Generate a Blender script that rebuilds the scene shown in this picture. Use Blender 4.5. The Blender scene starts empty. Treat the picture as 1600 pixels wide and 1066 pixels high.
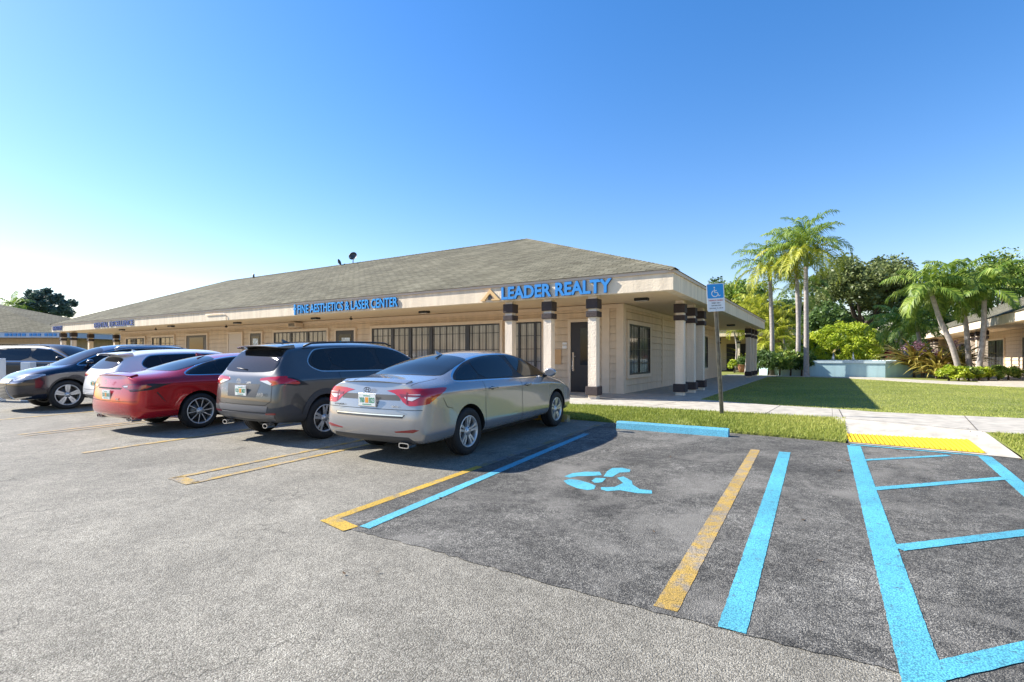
import bpy, bmesh, math, random
import numpy as np
from mathutils import Vector, Matrix
from mathutils.geometry import tessellate_polygon
R = math.radians
random.seed(7)
rng = np.random.default_rng(7)
sc = bpy.context.scene
COL = sc.collection

# ------------------------------------------------------------------ camera
cam_d = bpy.data.cameras.new("camera")
cam_d.sensor_width = 36.0
cam_d.lens = 18.0
cam_d.shift_y = 0.0156
cam_d.clip_start = 0.05
cam_d.clip_end = 2000.0
cam = bpy.data.objects.new("camera", cam_d)
cam.location = (0, 0, 1.38)
cam.rotation_euler = (R(90), 0, R(31.75))
COL.objects.link(cam)
sc.camera = cam

# ------------------------------------------------------------------ light
SUN_EL, SUN_AZ = R(37.5), R(15.5)          # azimuth measured from -X towards -Y
to_sun = Vector((-math.cos(SUN_AZ) * math.cos(SUN_EL), -math.sin(SUN_AZ) * math.cos(SUN_EL), math.sin(SUN_EL)))
sd = bpy.data.lights.new("sun", 'SUN')
sd.energy = 4.2
sd.angle = R(0.5)
sd.color = (1.0, 0.95, 0.87)
sun = bpy.data.objects.new("sun", sd)
sun.rotation_euler = to_sun.to_track_quat('Z', 'Y').to_euler()
sun.location = (-20, -10, 30)
COL.objects.link(sun)
w = bpy.data.worlds.new("World")
sc.world = w
w.use_nodes = True
wn = w.node_tree
wn.nodes.clear()
sky = wn.nodes.new("ShaderNodeTexSky")
sky.sky_type = 'NISHITA'
sky.sun_disc = False
sky.sun_elevation = SUN_EL
sky.sun_rotation = math.atan2(to_sun.x, to_sun.y)
sky.altitude = 0
sky.air_density = 1.3
sky.dust_density = 0.3
sky.ozone_density = 3.0
bg = wn.nodes.new("ShaderNodeBackground")
bg.inputs[1].default_value = 0.083
wo = wn.nodes.new("ShaderNodeOutputWorld")
hs = wn.nodes.new("ShaderNodeHueSaturation")
hs.inputs["Saturation"].default_value = 1.35
tn = wn.nodes.new("ShaderNodeMix"); tn.data_type = 'RGBA'; tn.blend_type = 'MULTIPLY'; tn.inputs[0].default_value = 1
tn.inputs[7].default_value = (1.0, 0.88, 1.0, 1)
wn.links.new(sky.outputs[0], hs.inputs["Color"]); wn.links.new(hs.outputs[0], tn.inputs[6])
wn.links.new(tn.outputs[2], bg.inputs[0])
wn.links.new(bg.outputs[0], wo.inputs[0])
sc.view_settings.view_transform = 'Standard'
sc.view_settings.look = 'None'
sc.view_settings.gamma = 1.0
sc.view_settings.exposure = 1.42
sc.render.engine = 'CYCLES'
sc.cycles.max_bounces = 6
sc.cycles.transparent_max_bounces = 8

# ------------------------------------------------------------------ helpers
def tag(o, label=None, cat=None, group=None, kind=None):
    if label: o["label"] = label
    if cat: o["category"] = cat
    if group: o["group"] = group
    if kind: o["kind"] = kind
    return o

def empty(name, loc=(0, 0, 0), rz=0.0):
    o = bpy.data.objects.new(name, None)
    o.empty_display_size = 0.2
    o.location = loc
    o.rotation_euler = (0, 0, rz)
    COL.objects.link(o)
    return o

def link_mesh(name, me, parent=None):
    o = bpy.data.objects.new(name, me)
    COL.objects.link(o)
    if parent is not None: o.parent = parent
    return o

def obj_bm(name, bm, mats, parent=None, smooth=False):
    me = bpy.data.meshes.new(name)
    bm.to_mesh(me)
    bm.free()
    if not isinstance(mats, (list, tuple)): mats = [mats]
    for m in mats: me.materials.append(m)
    if smooth:
        for p in me.polygons: p.use_smooth = True
    return link_mesh(name, me, parent)

def obj_np(name, V, Fq, mat, parent=None, smooth=False, nper=4):
    me = bpy.data.meshes.new(name)
    V = np.asarray(V, dtype=np.float32); Fq = np.asarray(Fq, dtype=np.int32)
    me.vertices.add(len(V)); me.vertices.foreach_set("co", V.ravel())
    me.loops.add(Fq.size); me.loops.foreach_set("vertex_index", Fq.ravel())
    me.polygons.add(len(Fq))
    me.polygons.foreach_set("loop_start", np.arange(0, Fq.size, nper, dtype=np.int32))
    if smooth: me.polygons.foreach_set("use_smooth", np.ones(len(Fq), dtype=bool))
    me.update(calc_edges=True)
    me.validate()
    me.materials.append(mat)
    return link_mesh(name, me, parent)

def box(bm, x0, x1, y0, y1, z0, z1, mi=0, bevel=0.0):
    vs = [bm.verts.new((x, y, z)) for x in (x0, x1) for y in (y0, y1) for z in (z0, z1)]
    fs = []
    for idx in ((0, 1, 3, 2), (4, 6, 7, 5), (0, 4, 5, 1), (2, 3, 7, 6), (0, 2, 6, 4), (1, 5, 7, 3)):
        f = bm.faces.new([vs[i] for i in idx]); f.material_index = mi; fs.append(f)
    if bevel:
        es = set(e for f in fs for e in f.edges)
        bmesh.ops.bevel(bm, geom=list(es), offset=bevel, segments=2, affect='EDGES', profile=0.6)
    return vs

def prism(bm, pts, z0, z1, mi=0):
    """pts: ccw xy list; z0/z1 float or function(x,y)"""
    f0 = z0 if callable(z0) else (lambda x, y: z0)
    f1 = z1 if callable(z1) else (lambda x, y: z1)
    a = [bm.verts.new((x, y, f0(x, y))) for x, y in pts]
    b = [bm.verts.new((x, y, f1(x, y))) for x, y in pts]
    n = len(pts)
    fs = [bm.faces.new(b), bm.faces.new(a[::-1])]
    for i in range(n):
        fs.append(bm.faces.new((a[i], a[(i + 1) % n], b[(i + 1) % n], b[i])))
    for f in fs: f.material_index = mi
    return fs

def tube(bm, pts, rad, seg=8, cap=True, mi=0):
    """pts list of Vector, rad list or float"""
    rings = []
    n = len(pts)
    pts = [Vector(p) for p in pts]
    if not isinstance(rad, (list, tuple)): rad = [rad] * n
    up = Vector((0, 0, 1))
    prev = None
    for i, p in enumerate(pts):
        d = (pts[min(i + 1, n - 1)] - pts[max(i - 1, 0)]).normalized()
        if prev is None:
            a = d.cross(up)
            if a.length < 1e-3: a = d.cross(Vector((1, 0, 0)))
            a.normalize()
        else:
            a = (prev - d * prev.dot(d)).normalized()
        prev = a
        b = d.cross(a)
        rings.append([bm.verts.new(p + (a * math.cos(t) + b * math.sin(t)) * rad[i]) for t in [2 * math.pi * k / seg for k in range(seg)]])
    for i in range(n - 1):
        for k in range(seg):
            f = bm.faces.new((rings[i][k], rings[i + 1][k], rings[i + 1][(k + 1) % seg], rings[i][(k + 1) % seg]))
            f.material_index = mi; f.smooth = True
    if cap:
        bm.faces.new(rings[0]).material_index = mi
        bm.faces.new(rings[-1][::-1]).material_index = mi

def lathe(bm, prof, seg=32, axis='y', mi=0, off=(0, 0, 0)):
    """prof: list of (r, h) ; revolve about axis"""
    rings = []
    for r, h in prof:
        ring = []
        for k in range(seg):
            t = 2 * math.pi * k / seg
            c, s = r * math.cos(t), r * math.sin(t)
            if axis == 'y': v = (c, h, s)
            elif axis == 'z': v = (c, s, h)
            else: v = (h, c, s)
            ring.append(bm.verts.new(Vector(v) + Vector(off)))
        rings.append(ring)
    for i in range(len(prof) - 1):
        for k in range(seg):
            f = bm.faces.new((rings[i][k], rings[i][(k + 1) % seg], rings[i + 1][(k + 1) % seg], rings[i + 1][k]))
            f.material_index = mi; f.smooth = True
    return rings

# ------------------------------------------------------------------ materials
def new_mat(name):
    m = bpy.data.materials.new(name)
    m.use_nodes = True
    return m, m.node_tree, m.node_tree.nodes["Principled BSDF"]

def N(nt, t, **kw):
    n = nt.nodes.new(t)
    for k, v in kw.items(): setattr(n, k, v)
    return n

def simple(name, col, rough=0.5, metal=0.0, coat=0.0, spec=0.5, noise=0.0, nscale=6.0, bump=0.0, bscale=80.0, emit=None):
    m, nt, b = new_mat(name)
    b.inputs["Base Color"].default_value = (*col, 1)
    b.inputs["Roughness"].default_value = rough
    b.inputs["Metallic"].default_value = metal
    b.inputs["Coat Weight"].default_value = coat
    b.inputs["Coat Roughness"].default_value = 0.03
    b.inputs["Specular IOR Level"].default_value = spec
    tc = None
    if noise:
        tc = N(nt, "ShaderNodeTexCoord")
        no = N(nt, "ShaderNodeTexNoise"); no.inputs["Scale"].default_value = nscale; no.inputs["Detail"].default_value = 5
        nt.links.new(tc.outputs["Object"], no.inputs["Vector"])
        mr = N(nt, "ShaderNodeMapRange")
        mr.inputs["From Min"].default_value = 0.3; mr.inputs["From Max"].default_value = 0.7
        mr.inputs["To Min"].default_value = 1 - noise; mr.inputs["To Max"].default_value = 1 + noise
        nt.links.new(no.outputs["Fac"], mr.inputs["Value"])
        vm = N(nt, "ShaderNodeVectorMath", operation='SCALE')
        vm.inputs[0].default_value = col
        nt.links.new(mr.outputs[0], vm.inputs["Scale"])
        nt.links.new(vm.outputs[0], b.inputs["Base Color"])
    if bump:
        tc = tc or N(nt, "ShaderNodeTexCoord")
        n2 = N(nt, "ShaderNodeTexNoise"); n2.inputs["Scale"].default_value = bscale; n2.inputs["Detail"].default_value = 4
        nt.links.new(tc.outputs["Object"], n2.inputs["Vector"])
        bp = N(nt, "ShaderNodeBump"); bp.inputs["Strength"].default_value = bump; bp.inputs["Distance"].default_value = 0.01
        nt.links.new(n2.outputs["Fac"], bp.inputs["Height"])
        nt.links.new(bp.outputs[0], b.inputs["Normal"])
    return m

def ramp(nt, stops):
    r = N(nt, "ShaderNodeValToRGB")
    el = r.color_ramp.elements
    while len(el) < len(stops): el.new(0.5)
    for e, (p, c) in zip(el, stops):
        e.position = p; e.color = (*c, 1) if len(c) == 3 else c
    return r

def asphalt(name, lo, hi, stone, patch_lo, scale=120, mott=1.0, dust=0.0):
    m, nt, b = new_mat(name)
    tc = N(nt, "ShaderNodeTexCoord")
    vo = N(nt, "ShaderNodeTexVoronoi"); vo.inputs["Scale"].default_value = scale
    nt.links.new(tc.outputs["Object"], vo.inputs["Vector"])
    sep = N(nt, "ShaderNodeSeparateColor")
    nt.links.new(vo.outputs["Color"], sep.inputs[0])
    r1 = ramp(nt, [(0.0, lo), (0.55, hi), (1.0, stone)])
    nt.links.new(sep.outputs[0], r1.inputs[0])
    # dark binder between stones
    r2 = ramp(nt, [(0.25, (1, 1, 1)), (0.75, patch_lo)])
    nt.links.new(vo.outputs["Distance"], r2.inputs[0])
    mul = N(nt, "ShaderNodeMix", data_type='RGBA', blend_type='MULTIPLY'); mul.inputs[0].default_value = 1
    nt.links.new(r1.outputs[0], mul.inputs[6]); nt.links.new(r2.outputs[0], mul.inputs[7])
    # broad weathering
    prev = mul
    for scl, a, bb, det in ((0.35, 0.82, 1.16, 6), (2.2, 0.86, 1.12, 5), (14, 0.86, 1.14, 4)):
        a, bb = 1 - (1 - a) * mott, 1 + (bb - 1) * mott * mott
        no = N(nt, "ShaderNodeTexNoise"); no.inputs["Scale"].default_value = scl; no.inputs["Detail"].default_value = det
        no.inputs["Distortion"].default_value = 0.4
        nt.links.new(tc.outputs["Object"], no.inputs["Vector"])
        mr = N(nt, "ShaderNodeMapRange"); mr.inputs["From Min"].default_value = 0.32; mr.inputs["From Max"].default_value = 0.68
        mr.inputs["To Min"].default_value = a; mr.inputs["To Max"].default_value = bb
        nt.links.new(no.outputs["Fac"], mr.inputs["Value"])
        mx = N(nt, "ShaderNodeVectorMath", operation='SCALE')
        nt.links.new(prev.outputs[2] if prev is mul else prev.outputs[0], mx.inputs[0])
        nt.links.new(mr.outputs[0], mx.inputs["Scale"])
        prev = mx
    # thin wandering cracks
    wv = N(nt, "ShaderNodeTexVoronoi", feature='DISTANCE_TO_EDGE'); wv.inputs["Scale"].default_value = 0.55
    nn = N(nt, "ShaderNodeTexNoise"); nn.inputs["Scale"].default_value = 3; nn.inputs["Detail"].default_value = 6
    nt.links.new(tc.outputs["Object"], nn.inputs["Vector"])
    ad = N(nt, "ShaderNodeVectorMath", operation='MULTIPLY_ADD'); ad.inputs[1].default_value = (0.8, 0.8, 0)
    nt.links.new(nn.outputs["Color"], ad.inputs[0]); nt.links.new(tc.outputs["Object"], ad.inputs[2])
    nt.links.new(ad.outputs[0], wv.inputs["Vector"])
    cr = ramp(nt, [(0.0, (0.45, 0.45, 0.45)), (0.006, (1, 1, 1))])
    nt.links.new(wv.outputs["Distance"], cr.inputs[0])
    n3 = N(nt, "ShaderNodeTexNoise"); n3.inputs["Scale"].default_value = 0.6
    nt.links.new(tc.outputs["Object"], n3.inputs["Vector"])
    cm = ramp(nt, [(0.5, (0, 0, 0)), (0.58, (1, 1, 1))])
    nt.links.new(n3.outputs["Fac"], cm.inputs[0])
    cx = N(nt, "ShaderNodeMix", data_type='RGBA', blend_type='MULTIPLY')
    nt.links.new(cm.outputs[0], cx.inputs[0]); nt.links.new(prev.outputs[0], cx.inputs[6]); nt.links.new(cr.outputs[0], cx.inputs[7])
    if dust:        # pale dusty patches left by drying puddles
        dn = N(nt, "ShaderNodeTexNoise"); dn.inputs["Scale"].default_value = 0.75; dn.inputs["Detail"].default_value = 9; dn.inputs["Roughness"].default_value = 0.62; dn.inputs["Distortion"].default_value = 1.2
        nt.links.new(tc.outputs["Object"], dn.inputs["Vector"])
        dr = ramp(nt, [(0.50, (0, 0, 0)), (0.66, (dust, dust, dust))]); nt.links.new(dn.outputs["Fac"], dr.inputs[0])
        dx = N(nt, "ShaderNodeMix", data_type='RGBA'); dx.inputs[7].default_value = (0.24, 0.225, 0.195, 1)
        nt.links.new(dr.outputs[0], dx.inputs[0]); nt.links.new(cx.outputs[2], dx.inputs[6]); cx = dx
    so = N(nt, "ShaderNodeTexVoronoi"); so.inputs["Scale"].default_value = 0.9; so.inputs["Randomness"].default_value = 1.0
    nt.links.new(ad.outputs[0], so.inputs["Vector"])
    sr = ramp(nt, [(0.03, (0.62, 0.61, 0.6)), (0.13, (1, 1, 1))]); nt.links.new(so.outputs["Distance"], sr.inputs[0])
    cy = N(nt, "ShaderNodeMix", data_type='RGBA', blend_type='MULTIPLY'); cy.inputs[0].default_value = 0.7
    nt.links.new(cx.outputs[2], cy.inputs[6]); nt.links.new(sr.outputs[0], cy.inputs[7])
    nt.links.new(cy.outputs[2], b.inputs["Base Color"])
    b.inputs["Roughness"].default_value = 0.85
    b.inputs["Specular IOR Level"].default_value = 0.3
    bp = N(nt, "ShaderNodeBump", invert=True); bp.inputs["Strength"].default_value = 0.8; bp.inputs["Distance"].default_value = 0.006
    nt.links.new(vo.outputs["Distance"], bp.inputs["Height"])
    nt.links.new(bp.outputs[0], b.inputs["Normal"])
    return m

def stucco(name, col, streak=0.06, bump=0.5):
    m, nt, b = new_mat(name)
    tc = N(nt, "ShaderNodeTexCoord")
    no = N(nt, "ShaderNodeTexNoise"); no.inputs["Scale"].default_value = 1.5; no.inputs["Detail"].default_value = 8
    mp = N(nt, "ShaderNodeMapping"); mp.inputs["Scale"].default_value = (4, 4, 0.5)
    nt.links.new(tc.outputs["Object"], mp.inputs[0]); nt.links.new(mp.outputs[0], no.inputs["Vector"])
    mr = N(nt, "ShaderNodeMapRange"); mr.inputs["From Min"].default_value = 0.3; mr.inputs["From Max"].default_value = 0.7
    mr.inputs["To Min"].default_value = 1 - streak * 1.6; mr.inputs["To Max"].default_value = 1 + streak
    nt.links.new(no.outputs["Fac"], mr.inputs["Value"])
    vm = N(nt, "ShaderNodeVectorMath", operation='SCALE'); vm.inputs[0].default_value = col
    nt.links.new(mr.outputs[0], vm.inputs["Scale"]); nt.links.new(vm.outputs[0], b.inputs["Base Color"])
    n2 = N(nt, "ShaderNodeTexNoise"); n2.inputs["Scale"].default_value = 28; n2.inputs["Detail"].default_value = 6
    nt.links.new(tc.outputs["Object"], n2.inputs["Vector"])
    bp = N(nt, "ShaderNodeBump"); bp.inputs["Strength"].default_value = bump; bp.inputs["Distance"].default_value = 0.02
    nt.links.new(n2.outputs["Fac"], bp.inputs["Height"]); nt.links.new(bp.outputs[0], b.inputs["Normal"])
    b.inputs["Roughness"].default_value = 0.85
    return m

def shingle(name, along_y=False, c1=(0.172, 0.160, 0.112), c2=(0.105, 0.095, 0.064)):
    m, nt, b = new_mat(name)
    tc = N(nt, "ShaderNodeTexCoord")
    mp = N(nt, "ShaderNodeMapping")
    if along_y: mp.inputs["Rotation"].default_value = (0, 0, R(90))
    nt.links.new(tc.outputs["Object"], mp.inputs[0])
    # wobble the courses a little
    wn_ = N(nt, "ShaderNodeTexNoise"); wn_.inputs["Scale"].default_value = 2.2; wn_.inputs["Detail"].default_value = 3
    nt.links.new(mp.outputs[0], wn_.inputs["Vector"])
    ad = N(nt, "ShaderNodeVectorMath", operation='MULTIPLY_ADD'); ad.inputs[1].default_value = (0.08, 0.16, 0)
    nt.links.new(wn_.outputs["Color"], ad.inputs[0]); nt.links.new(mp.outputs[0], ad.inputs[2])
    br = N(nt, "ShaderNodeTexBrick")
    br.inputs["Scale"].default_value = 1.0
    br.inputs["Brick Width"].default_value = 0.34
    br.inputs["Row Height"].default_value = 0.15
    br.inputs["Mortar Size"].default_value = 0.012
    br.inputs["Mortar Smooth"].default_value = 0.3
    br.inputs["Color1"].default_value = (*c1, 1); br.inputs["Color2"].default_value = (*c2, 1)
    br.inputs["Mortar"].default_value = (c2[0] * .45, c2[1] * .45, c2[2] * .45, 1)
    br.inputs["Bias"].default_value = -0.1
    nt.links.new(ad.outputs[0], br.inputs["Vector"])
    no = N(nt, "ShaderNodeTexNoise"); no.inputs["Scale"].default_value = 0.6; no.inputs["Detail"].default_value = 8
    nt.links.new(tc.outputs["Object"], no.inputs["Vector"])
    mr = N(nt, "ShaderNodeMapRange"); mr.inputs["From Min"].default_value = 0.3; mr.inputs["From Max"].default_value = 0.7
    mr.inputs["To Min"].default_value = 0.8; mr.inputs["To Max"].default_value = 1.2
    nt.links.new(no.outputs["Fac"], mr.inputs["Value"])
    gr = N(nt, "ShaderNodeTexNoise"); gr.inputs["Scale"].default_value = 30; gr.inputs["Detail"].default_value = 3
    nt.links.new(tc.outputs["Object"], gr.inputs["Vector"])
    mg = N(nt, "ShaderNodeMapRange"); mg.inputs["From Min"].default_value = 0.3; mg.inputs["From Max"].default_value = 0.7
    mg.inputs["To Min"].default_value = 0.8; mg.inputs["To Max"].default_value = 1.2
    nt.links.new(gr.outputs["Fac"], mg.inputs["Value"])
    mm = N(nt, "ShaderNodeMath", operation='MULTIPLY')
    nt.links.new(mr.outputs[0], mm.inputs[0]); nt.links.new(mg.outputs[0], mm.inputs[1])
    vm = N(nt, "ShaderNodeVectorMath", operation='SCALE')
    nt.links.new(br.outputs["Color"], vm.inputs[0]); nt.links.new(mm.outputs[0], vm.inputs["Scale"])
    nt.links.new(vm.outputs[0], b.inputs["Base Color"])
    # each course rises towards its lower edge
    bp = N(nt, "ShaderNodeBump"); bp.inputs["Strength"].default_value = 0.6; bp.inputs["Distance"].default_value = 0.02
    inv = N(nt, "ShaderNodeMath", operation='SUBTRACT'); inv.inputs[0].default_value = 1
    nt.links.new(br.outputs["Fac"], inv.inputs[1])
    nt.links.new(inv.outputs[0], bp.inputs["Height"]); nt.links.new(bp.outputs[0], b.inputs["Normal"])
    b.inputs["Roughness"].default_value = 0.95; b.inputs["Specular IOR Level"].default_value = 0.1
    return m

def foliage(name, dark, mid, light, scale=0.9, trans=0.35, rough=0.5):
    m, nt, b = new_mat(name)
    tc = N(nt, "ShaderNodeTexCoord")
    no = N(nt, "ShaderNodeTexNoise"); no.inputs["Scale"].default_value = scale; no.inputs["Detail"].default_value = 3
    nt.links.new(tc.outputs["Object"], no.inputs["Vector"])
    ge = N(nt, "ShaderNodeNewGeometry")
    mx = N(nt, "ShaderNodeMath", operation='MULTIPLY_ADD'); mx.inputs[1].default_value = 0.55
    sb = N(nt, "ShaderNodeMath", operation='SUBTRACT'); sb.inputs[1].default_value = 0.27
    nt.links.new(no.outputs["Fac"], sb.inputs[0])
    nt.links.new(ge.outputs["Random Per Island"], mx.inputs[0]); nt.links.new(sb.outputs[0], mx.inputs[2])
    r = ramp(nt, [(0.1, dark), (0.45, mid), (0.85, light)])
    nt.links.new(mx.outputs[0], r.inputs[0])
    nt.links.new(r.outputs[0], b.inputs["Base Color"])
    b.inputs["Roughness"].default_value = rough
    tr = N(nt, "ShaderNodeBsdfTranslucent")
    nt.links.new(r.outputs[0], tr.inputs[0])
    ms = N(nt, "ShaderNodeMixShader"); ms.inputs[0].default_value = trans
    out = nt.nodes["Material Output"]
    nt.links.new(b.outputs[0], ms.inputs[1]); nt.links.new(tr.outputs[0], ms.inputs[2]); nt.links.new(ms.outputs[0], out.inputs[0])
    return m

def grass_ground(name, c1, c2):
    m, nt, b = new_mat(name)
    tc = N(nt, "ShaderNodeTexCoord")
    no = N(nt, "ShaderNodeTexNoise"); no.inputs["Scale"].default_value = 1.2; no.inputs["Detail"].default_value = 8
    nt.links.new(tc.outputs["Object"], no.inputs["Vector"])
    n2 = N(nt, "ShaderNodeTexNoise"); n2.inputs["Scale"].default_value = 25; n2.inputs["Detail"].default_value = 4
    nt.links.new(tc.outputs["Object"], n2.inputs["Vector"])
    ad = N(nt, "ShaderNodeMath", operation='ADD'); nt.links.new(no.outputs["Fac"], ad.inputs[0]); nt.links.new(n2.outputs["Fac"], ad.inputs[1])
    hf = N(nt, "ShaderNodeMath", operation='MULTIPLY'); hf.inputs[1].default_value = 0.5; nt.links.new(ad.outputs[0], hf.inputs[0])
    r = ramp(nt, [(0.35, c1), (0.65, c2)])
    nt.links.new(hf.outputs[0], r.inputs[0]); nt.links.new(r.outputs[0], b.inputs["Base Color"])
    b.inputs["Roughness"].default_value = 0.9
    bp = N(nt, "ShaderNodeBump"); bp.inputs["Strength"].default_value = 0.8; bp.inputs["Distance"].default_value = 0.03
    nt.links.new(n2.outputs["Fac"], bp.inputs["Height"]); nt.links.new(bp.outputs[0], b.inputs["Normal"])
    return m

def worn_paint(name, col, under, wear=0.5, wscale=6.0):
    m, nt, b = new_mat(name)
    tc = N(nt, "ShaderNodeTexCoord")
    no = N(nt, "ShaderNodeTexNoise"); no.inputs["Scale"].default_value = wscale; no.inputs["Detail"].default_value = 9; no.inputs["Roughness"].default_value = 0.7
    nt.links.new(tc.outputs["Object"], no.inputs["Vector"])
    r = ramp(nt, [(wear - 0.05, (0, 0, 0)), (wear + 0.08, (1, 1, 1))])
    nt.links.new(no.outputs["Fac"], r.inputs[0])
    vo = N(nt, "ShaderNodeTexVoronoi"); vo.inputs["Scale"].default_value = 120
    nt.links.new(tc.outputs["Object"], vo.inputs["Vector"])
    sh = ramp(nt, [(0.25, (1.06, 1.06, 1.06)), (0.75, (0.45, 0.47, 0.5))]); nt.links.new(vo.outputs["Distance"], sh.inputs[0])
    big = N(nt, "ShaderNodeTexNoise"); big.inputs["Scale"].default_value = 1.6; big.inputs["Detail"].default_value = 5
    nt.links.new(tc.outputs["Object"], big.inputs["Vector"])
    br = ramp(nt, [(0.35, (0.82, 0.82, 0.82)), (0.65, (1.12, 1.12, 1.12))]); nt.links.new(big.outputs["Fac"], br.inputs[0])
    mx = N(nt, "ShaderNodeMix", data_type='RGBA')
    mx.inputs[6].default_value = (*under, 1); mx.inputs[7].default_value = (*col, 1)
    nt.links.new(r.outputs[0], mx.inputs[0])
    m2 = N(nt, "ShaderNodeMix", data_type='RGBA', blend_type='MULTIPLY'); m2.inputs[0].default_value = 1
    nt.links.new(mx.outputs[2], m2.inputs[6]); nt.links.new(sh.outputs[0], m2.inputs[7])
    m3 = N(nt, "ShaderNodeMix", data_type='RGBA', blend_type='MULTIPLY'); m3.inputs[0].default_value = 1
    nt.links.new(m2.outputs[2], m3.inputs[6]); nt.links.new(br.outputs[0], m3.inputs[7])
    nt.links.new(m3.outputs[2], b.inputs["Base Color"])
    b.inputs["Roughness"].default_value = 0.7
    bp = N(nt, "ShaderNodeBump", invert=True); bp.inputs["Strength"].default_value = 0.5; bp.inputs["Distance"].default_value = 0.004
    nt.links.new(vo.outputs["Distance"], bp.inputs["Height"]); nt.links.new(bp.outputs[0], b.inputs["Normal"])
    return m

def blinds_glass(name, col, dark, stripe=9.0, amt=1.0, rough=0.06):
    """window pane: vertical blinds seen through slightly reflective glass"""
    m, nt, b = new_mat(name)
    tc = N(nt, "ShaderNodeTexCoord")
    sp = N(nt, "ShaderNodeSeparateXYZ"); nt.links.new(tc.outputs["Object"], sp.inputs[0])
    ad = N(nt, "ShaderNodeMath", operation='ADD'); nt.links.new(sp.outputs[0], ad.inputs[0]); nt.links.new(sp.outputs[1], ad.inputs[1])
    ml = N(nt, "ShaderNodeMath", operation='MULTIPLY'); ml.inputs[1].default_value = stripe; nt.links.new(ad.outputs[0], ml.inputs[0])
    fr = N(nt, "ShaderNodeMath", operation='FRACT'); nt.links.new(ml.outputs[0], fr.inputs[0])
    r = ramp(nt, [(0.0, dark), (0.12, tuple(c * .75 for c in col)), (0.5, col), (0.93, tuple(c * .85 for c in col)), (1.0, dark)])
    nt.links.new(fr.outputs[0], r.inputs[0])
    no = N(nt, "ShaderNodeTexNoise"); no.inputs["Scale"].default_value = 1.3; no.inputs["Detail"].default_value = 4
    nt.links.new(tc.outputs["Object"], no.inputs["Vector"])
    r2 = ramp(nt, [(0.4, (0.75, 0.75, 0.75)), (0.62, (1.1, 1.1, 1.1))]); nt.links.new(no.outputs["Fac"], r2.inputs[0])
    mx = N(nt, "ShaderNodeMix", data_type='RGBA', blend_type='MULTIPLY'); mx.inputs[0].default_value = 1
    nt.links.new(r.outputs[0], mx.inputs[6]); nt.links.new(r2.outputs[0], mx.inputs[7])
    nt.links.new(mx.outputs[2], b.inputs["Base Color"])
    b.inputs["Roughness"].default_value = 0.5
    b.inputs["Coat Weight"].default_value = 1.0; b.inputs["Coat Roughness"].default_value = rough; b.inputs["Coat IOR"].default_value = 1.5
    return m

M = {}
M['asph_light'] = asphalt("asphalt_weathered", (0.178, 0.163, 0.132), (0.288, 0.266, 0.218), (0.41, 0.385, 0.32), (0.55, 0.54, 0.52), 140)
M['asph_dark'] = asphalt("asphalt_sealed", (0.040, 0.038, 0.034), (0.085, 0.081, 0.072), (0.25, 0.235, 0.20), (0.55, 0.55, 0.55), 160, 1.75, dust=0.55)
M['joint'] = simple("pavement_joint_dirt", (0.10, 0.085, 0.065), 0.9)
M['leaf_litter'] = simple("dry_leaf", (0.09, 0.05, 0.02), 0.8)
M['concrete'] = stucco("pavement_concrete", (0.43, 0.39, 0.32), 0.16, 0.12)
M['blue'] = worn_paint("blue_marking_paint", (0.105, 0.45, 0.56), (0.10, 0.2, 0.25), 0.36, 16)
M['yellow'] = worn_paint("yellow_marking_paint", (0.60, 0.37, 0.035), (0.30, 0.24, 0.14), 0.40, 5)
M['yellow_old'] = worn_paint("worn_yellow_paint", (0.52, 0.33, 0.07), (0.33, 0.27, 0.19), 0.46, 7)
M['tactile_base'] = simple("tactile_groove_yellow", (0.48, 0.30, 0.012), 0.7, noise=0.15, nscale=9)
M['yellow_shaded'] = worn_paint("worn_yellow_paint_shaded", (0.30, 0.22, 0.07), (0.20, 0.185, 0.17), 0.52, 3)  # worn yellow, with the shadow beside the sedan darkened into the colour
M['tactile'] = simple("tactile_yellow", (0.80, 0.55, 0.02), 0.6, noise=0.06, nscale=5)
M['fascia'] = stucco("fascia_stucco", (0.78, 0.65, 0.475), 0.10, 0.35)
M['trimtop'] = simple("drip_edge_metal", (0.58, 0.46, 0.35), 0.5)
M['soffit'] = stucco("soffit_plaster", (0.76, 0.58, 0.37), 0.03, 0.1)
M['siding'] = stucco("lap_siding", (0.66, 0.52, 0.37), 0.07, 0.1)
M['trim'] = simple("window_trim_paint", (0.70, 0.56, 0.41), 0.6, noise=0.04)
M['column'] = stucco("column_stucco", (0.80, 0.67, 0.52), 0.09, 0.6)
M['brown'] = stucco("dark_brown_stucco", (0.055, 0.04, 0.037), 0.1, 0.5)
M['roof'] = shingle("roof_shingle")
M['roof_side'] = shingle("roof_shingle_side", True)
M['frame'] = simple("bronze_frame", (0.018, 0.016, 0.016), 0.35)
M['pane'] = blinds_glass("window_blinds_pane", (0.30, 0.275, 0.235), (0.05, 0.045, 0.04), 9)
M['pane_dark'] = blinds_glass("dark_window_pane", (0.07, 0.07, 0.07), (0.012, 0.012, 0.012), 7)
M['doorglass'] = simple("door_glass", (0.012, 0.014, 0.016), 0.08, spec=0.3)
M['door'] = simple("dark_door_paint", (0.022, 0.017, 0.016), 0.4)
M['beige_door'] = simple("beige_door_paint", (0.60, 0.50, 0.40), 0.5)
M['sign_blue'] = simple("sign_letter_blue", (0.03, 0.24, 0.60), 0.35)
M['sign_blue2'] = simple("sign_letter_bright_blue", (0.02, 0.30, 0.70), 0.35)
M['sign_navy'] = simple("sign_letter_navy", (0.015, 0.065, 0.30), 0.4)
M['sign_side'] = simple("sign_letter_side", (0.012, 0.05, 0.16), 0.5)
M['gold'] = simple("logo_gold", (0.72, 0.47, 0.20), 0.4)
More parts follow.
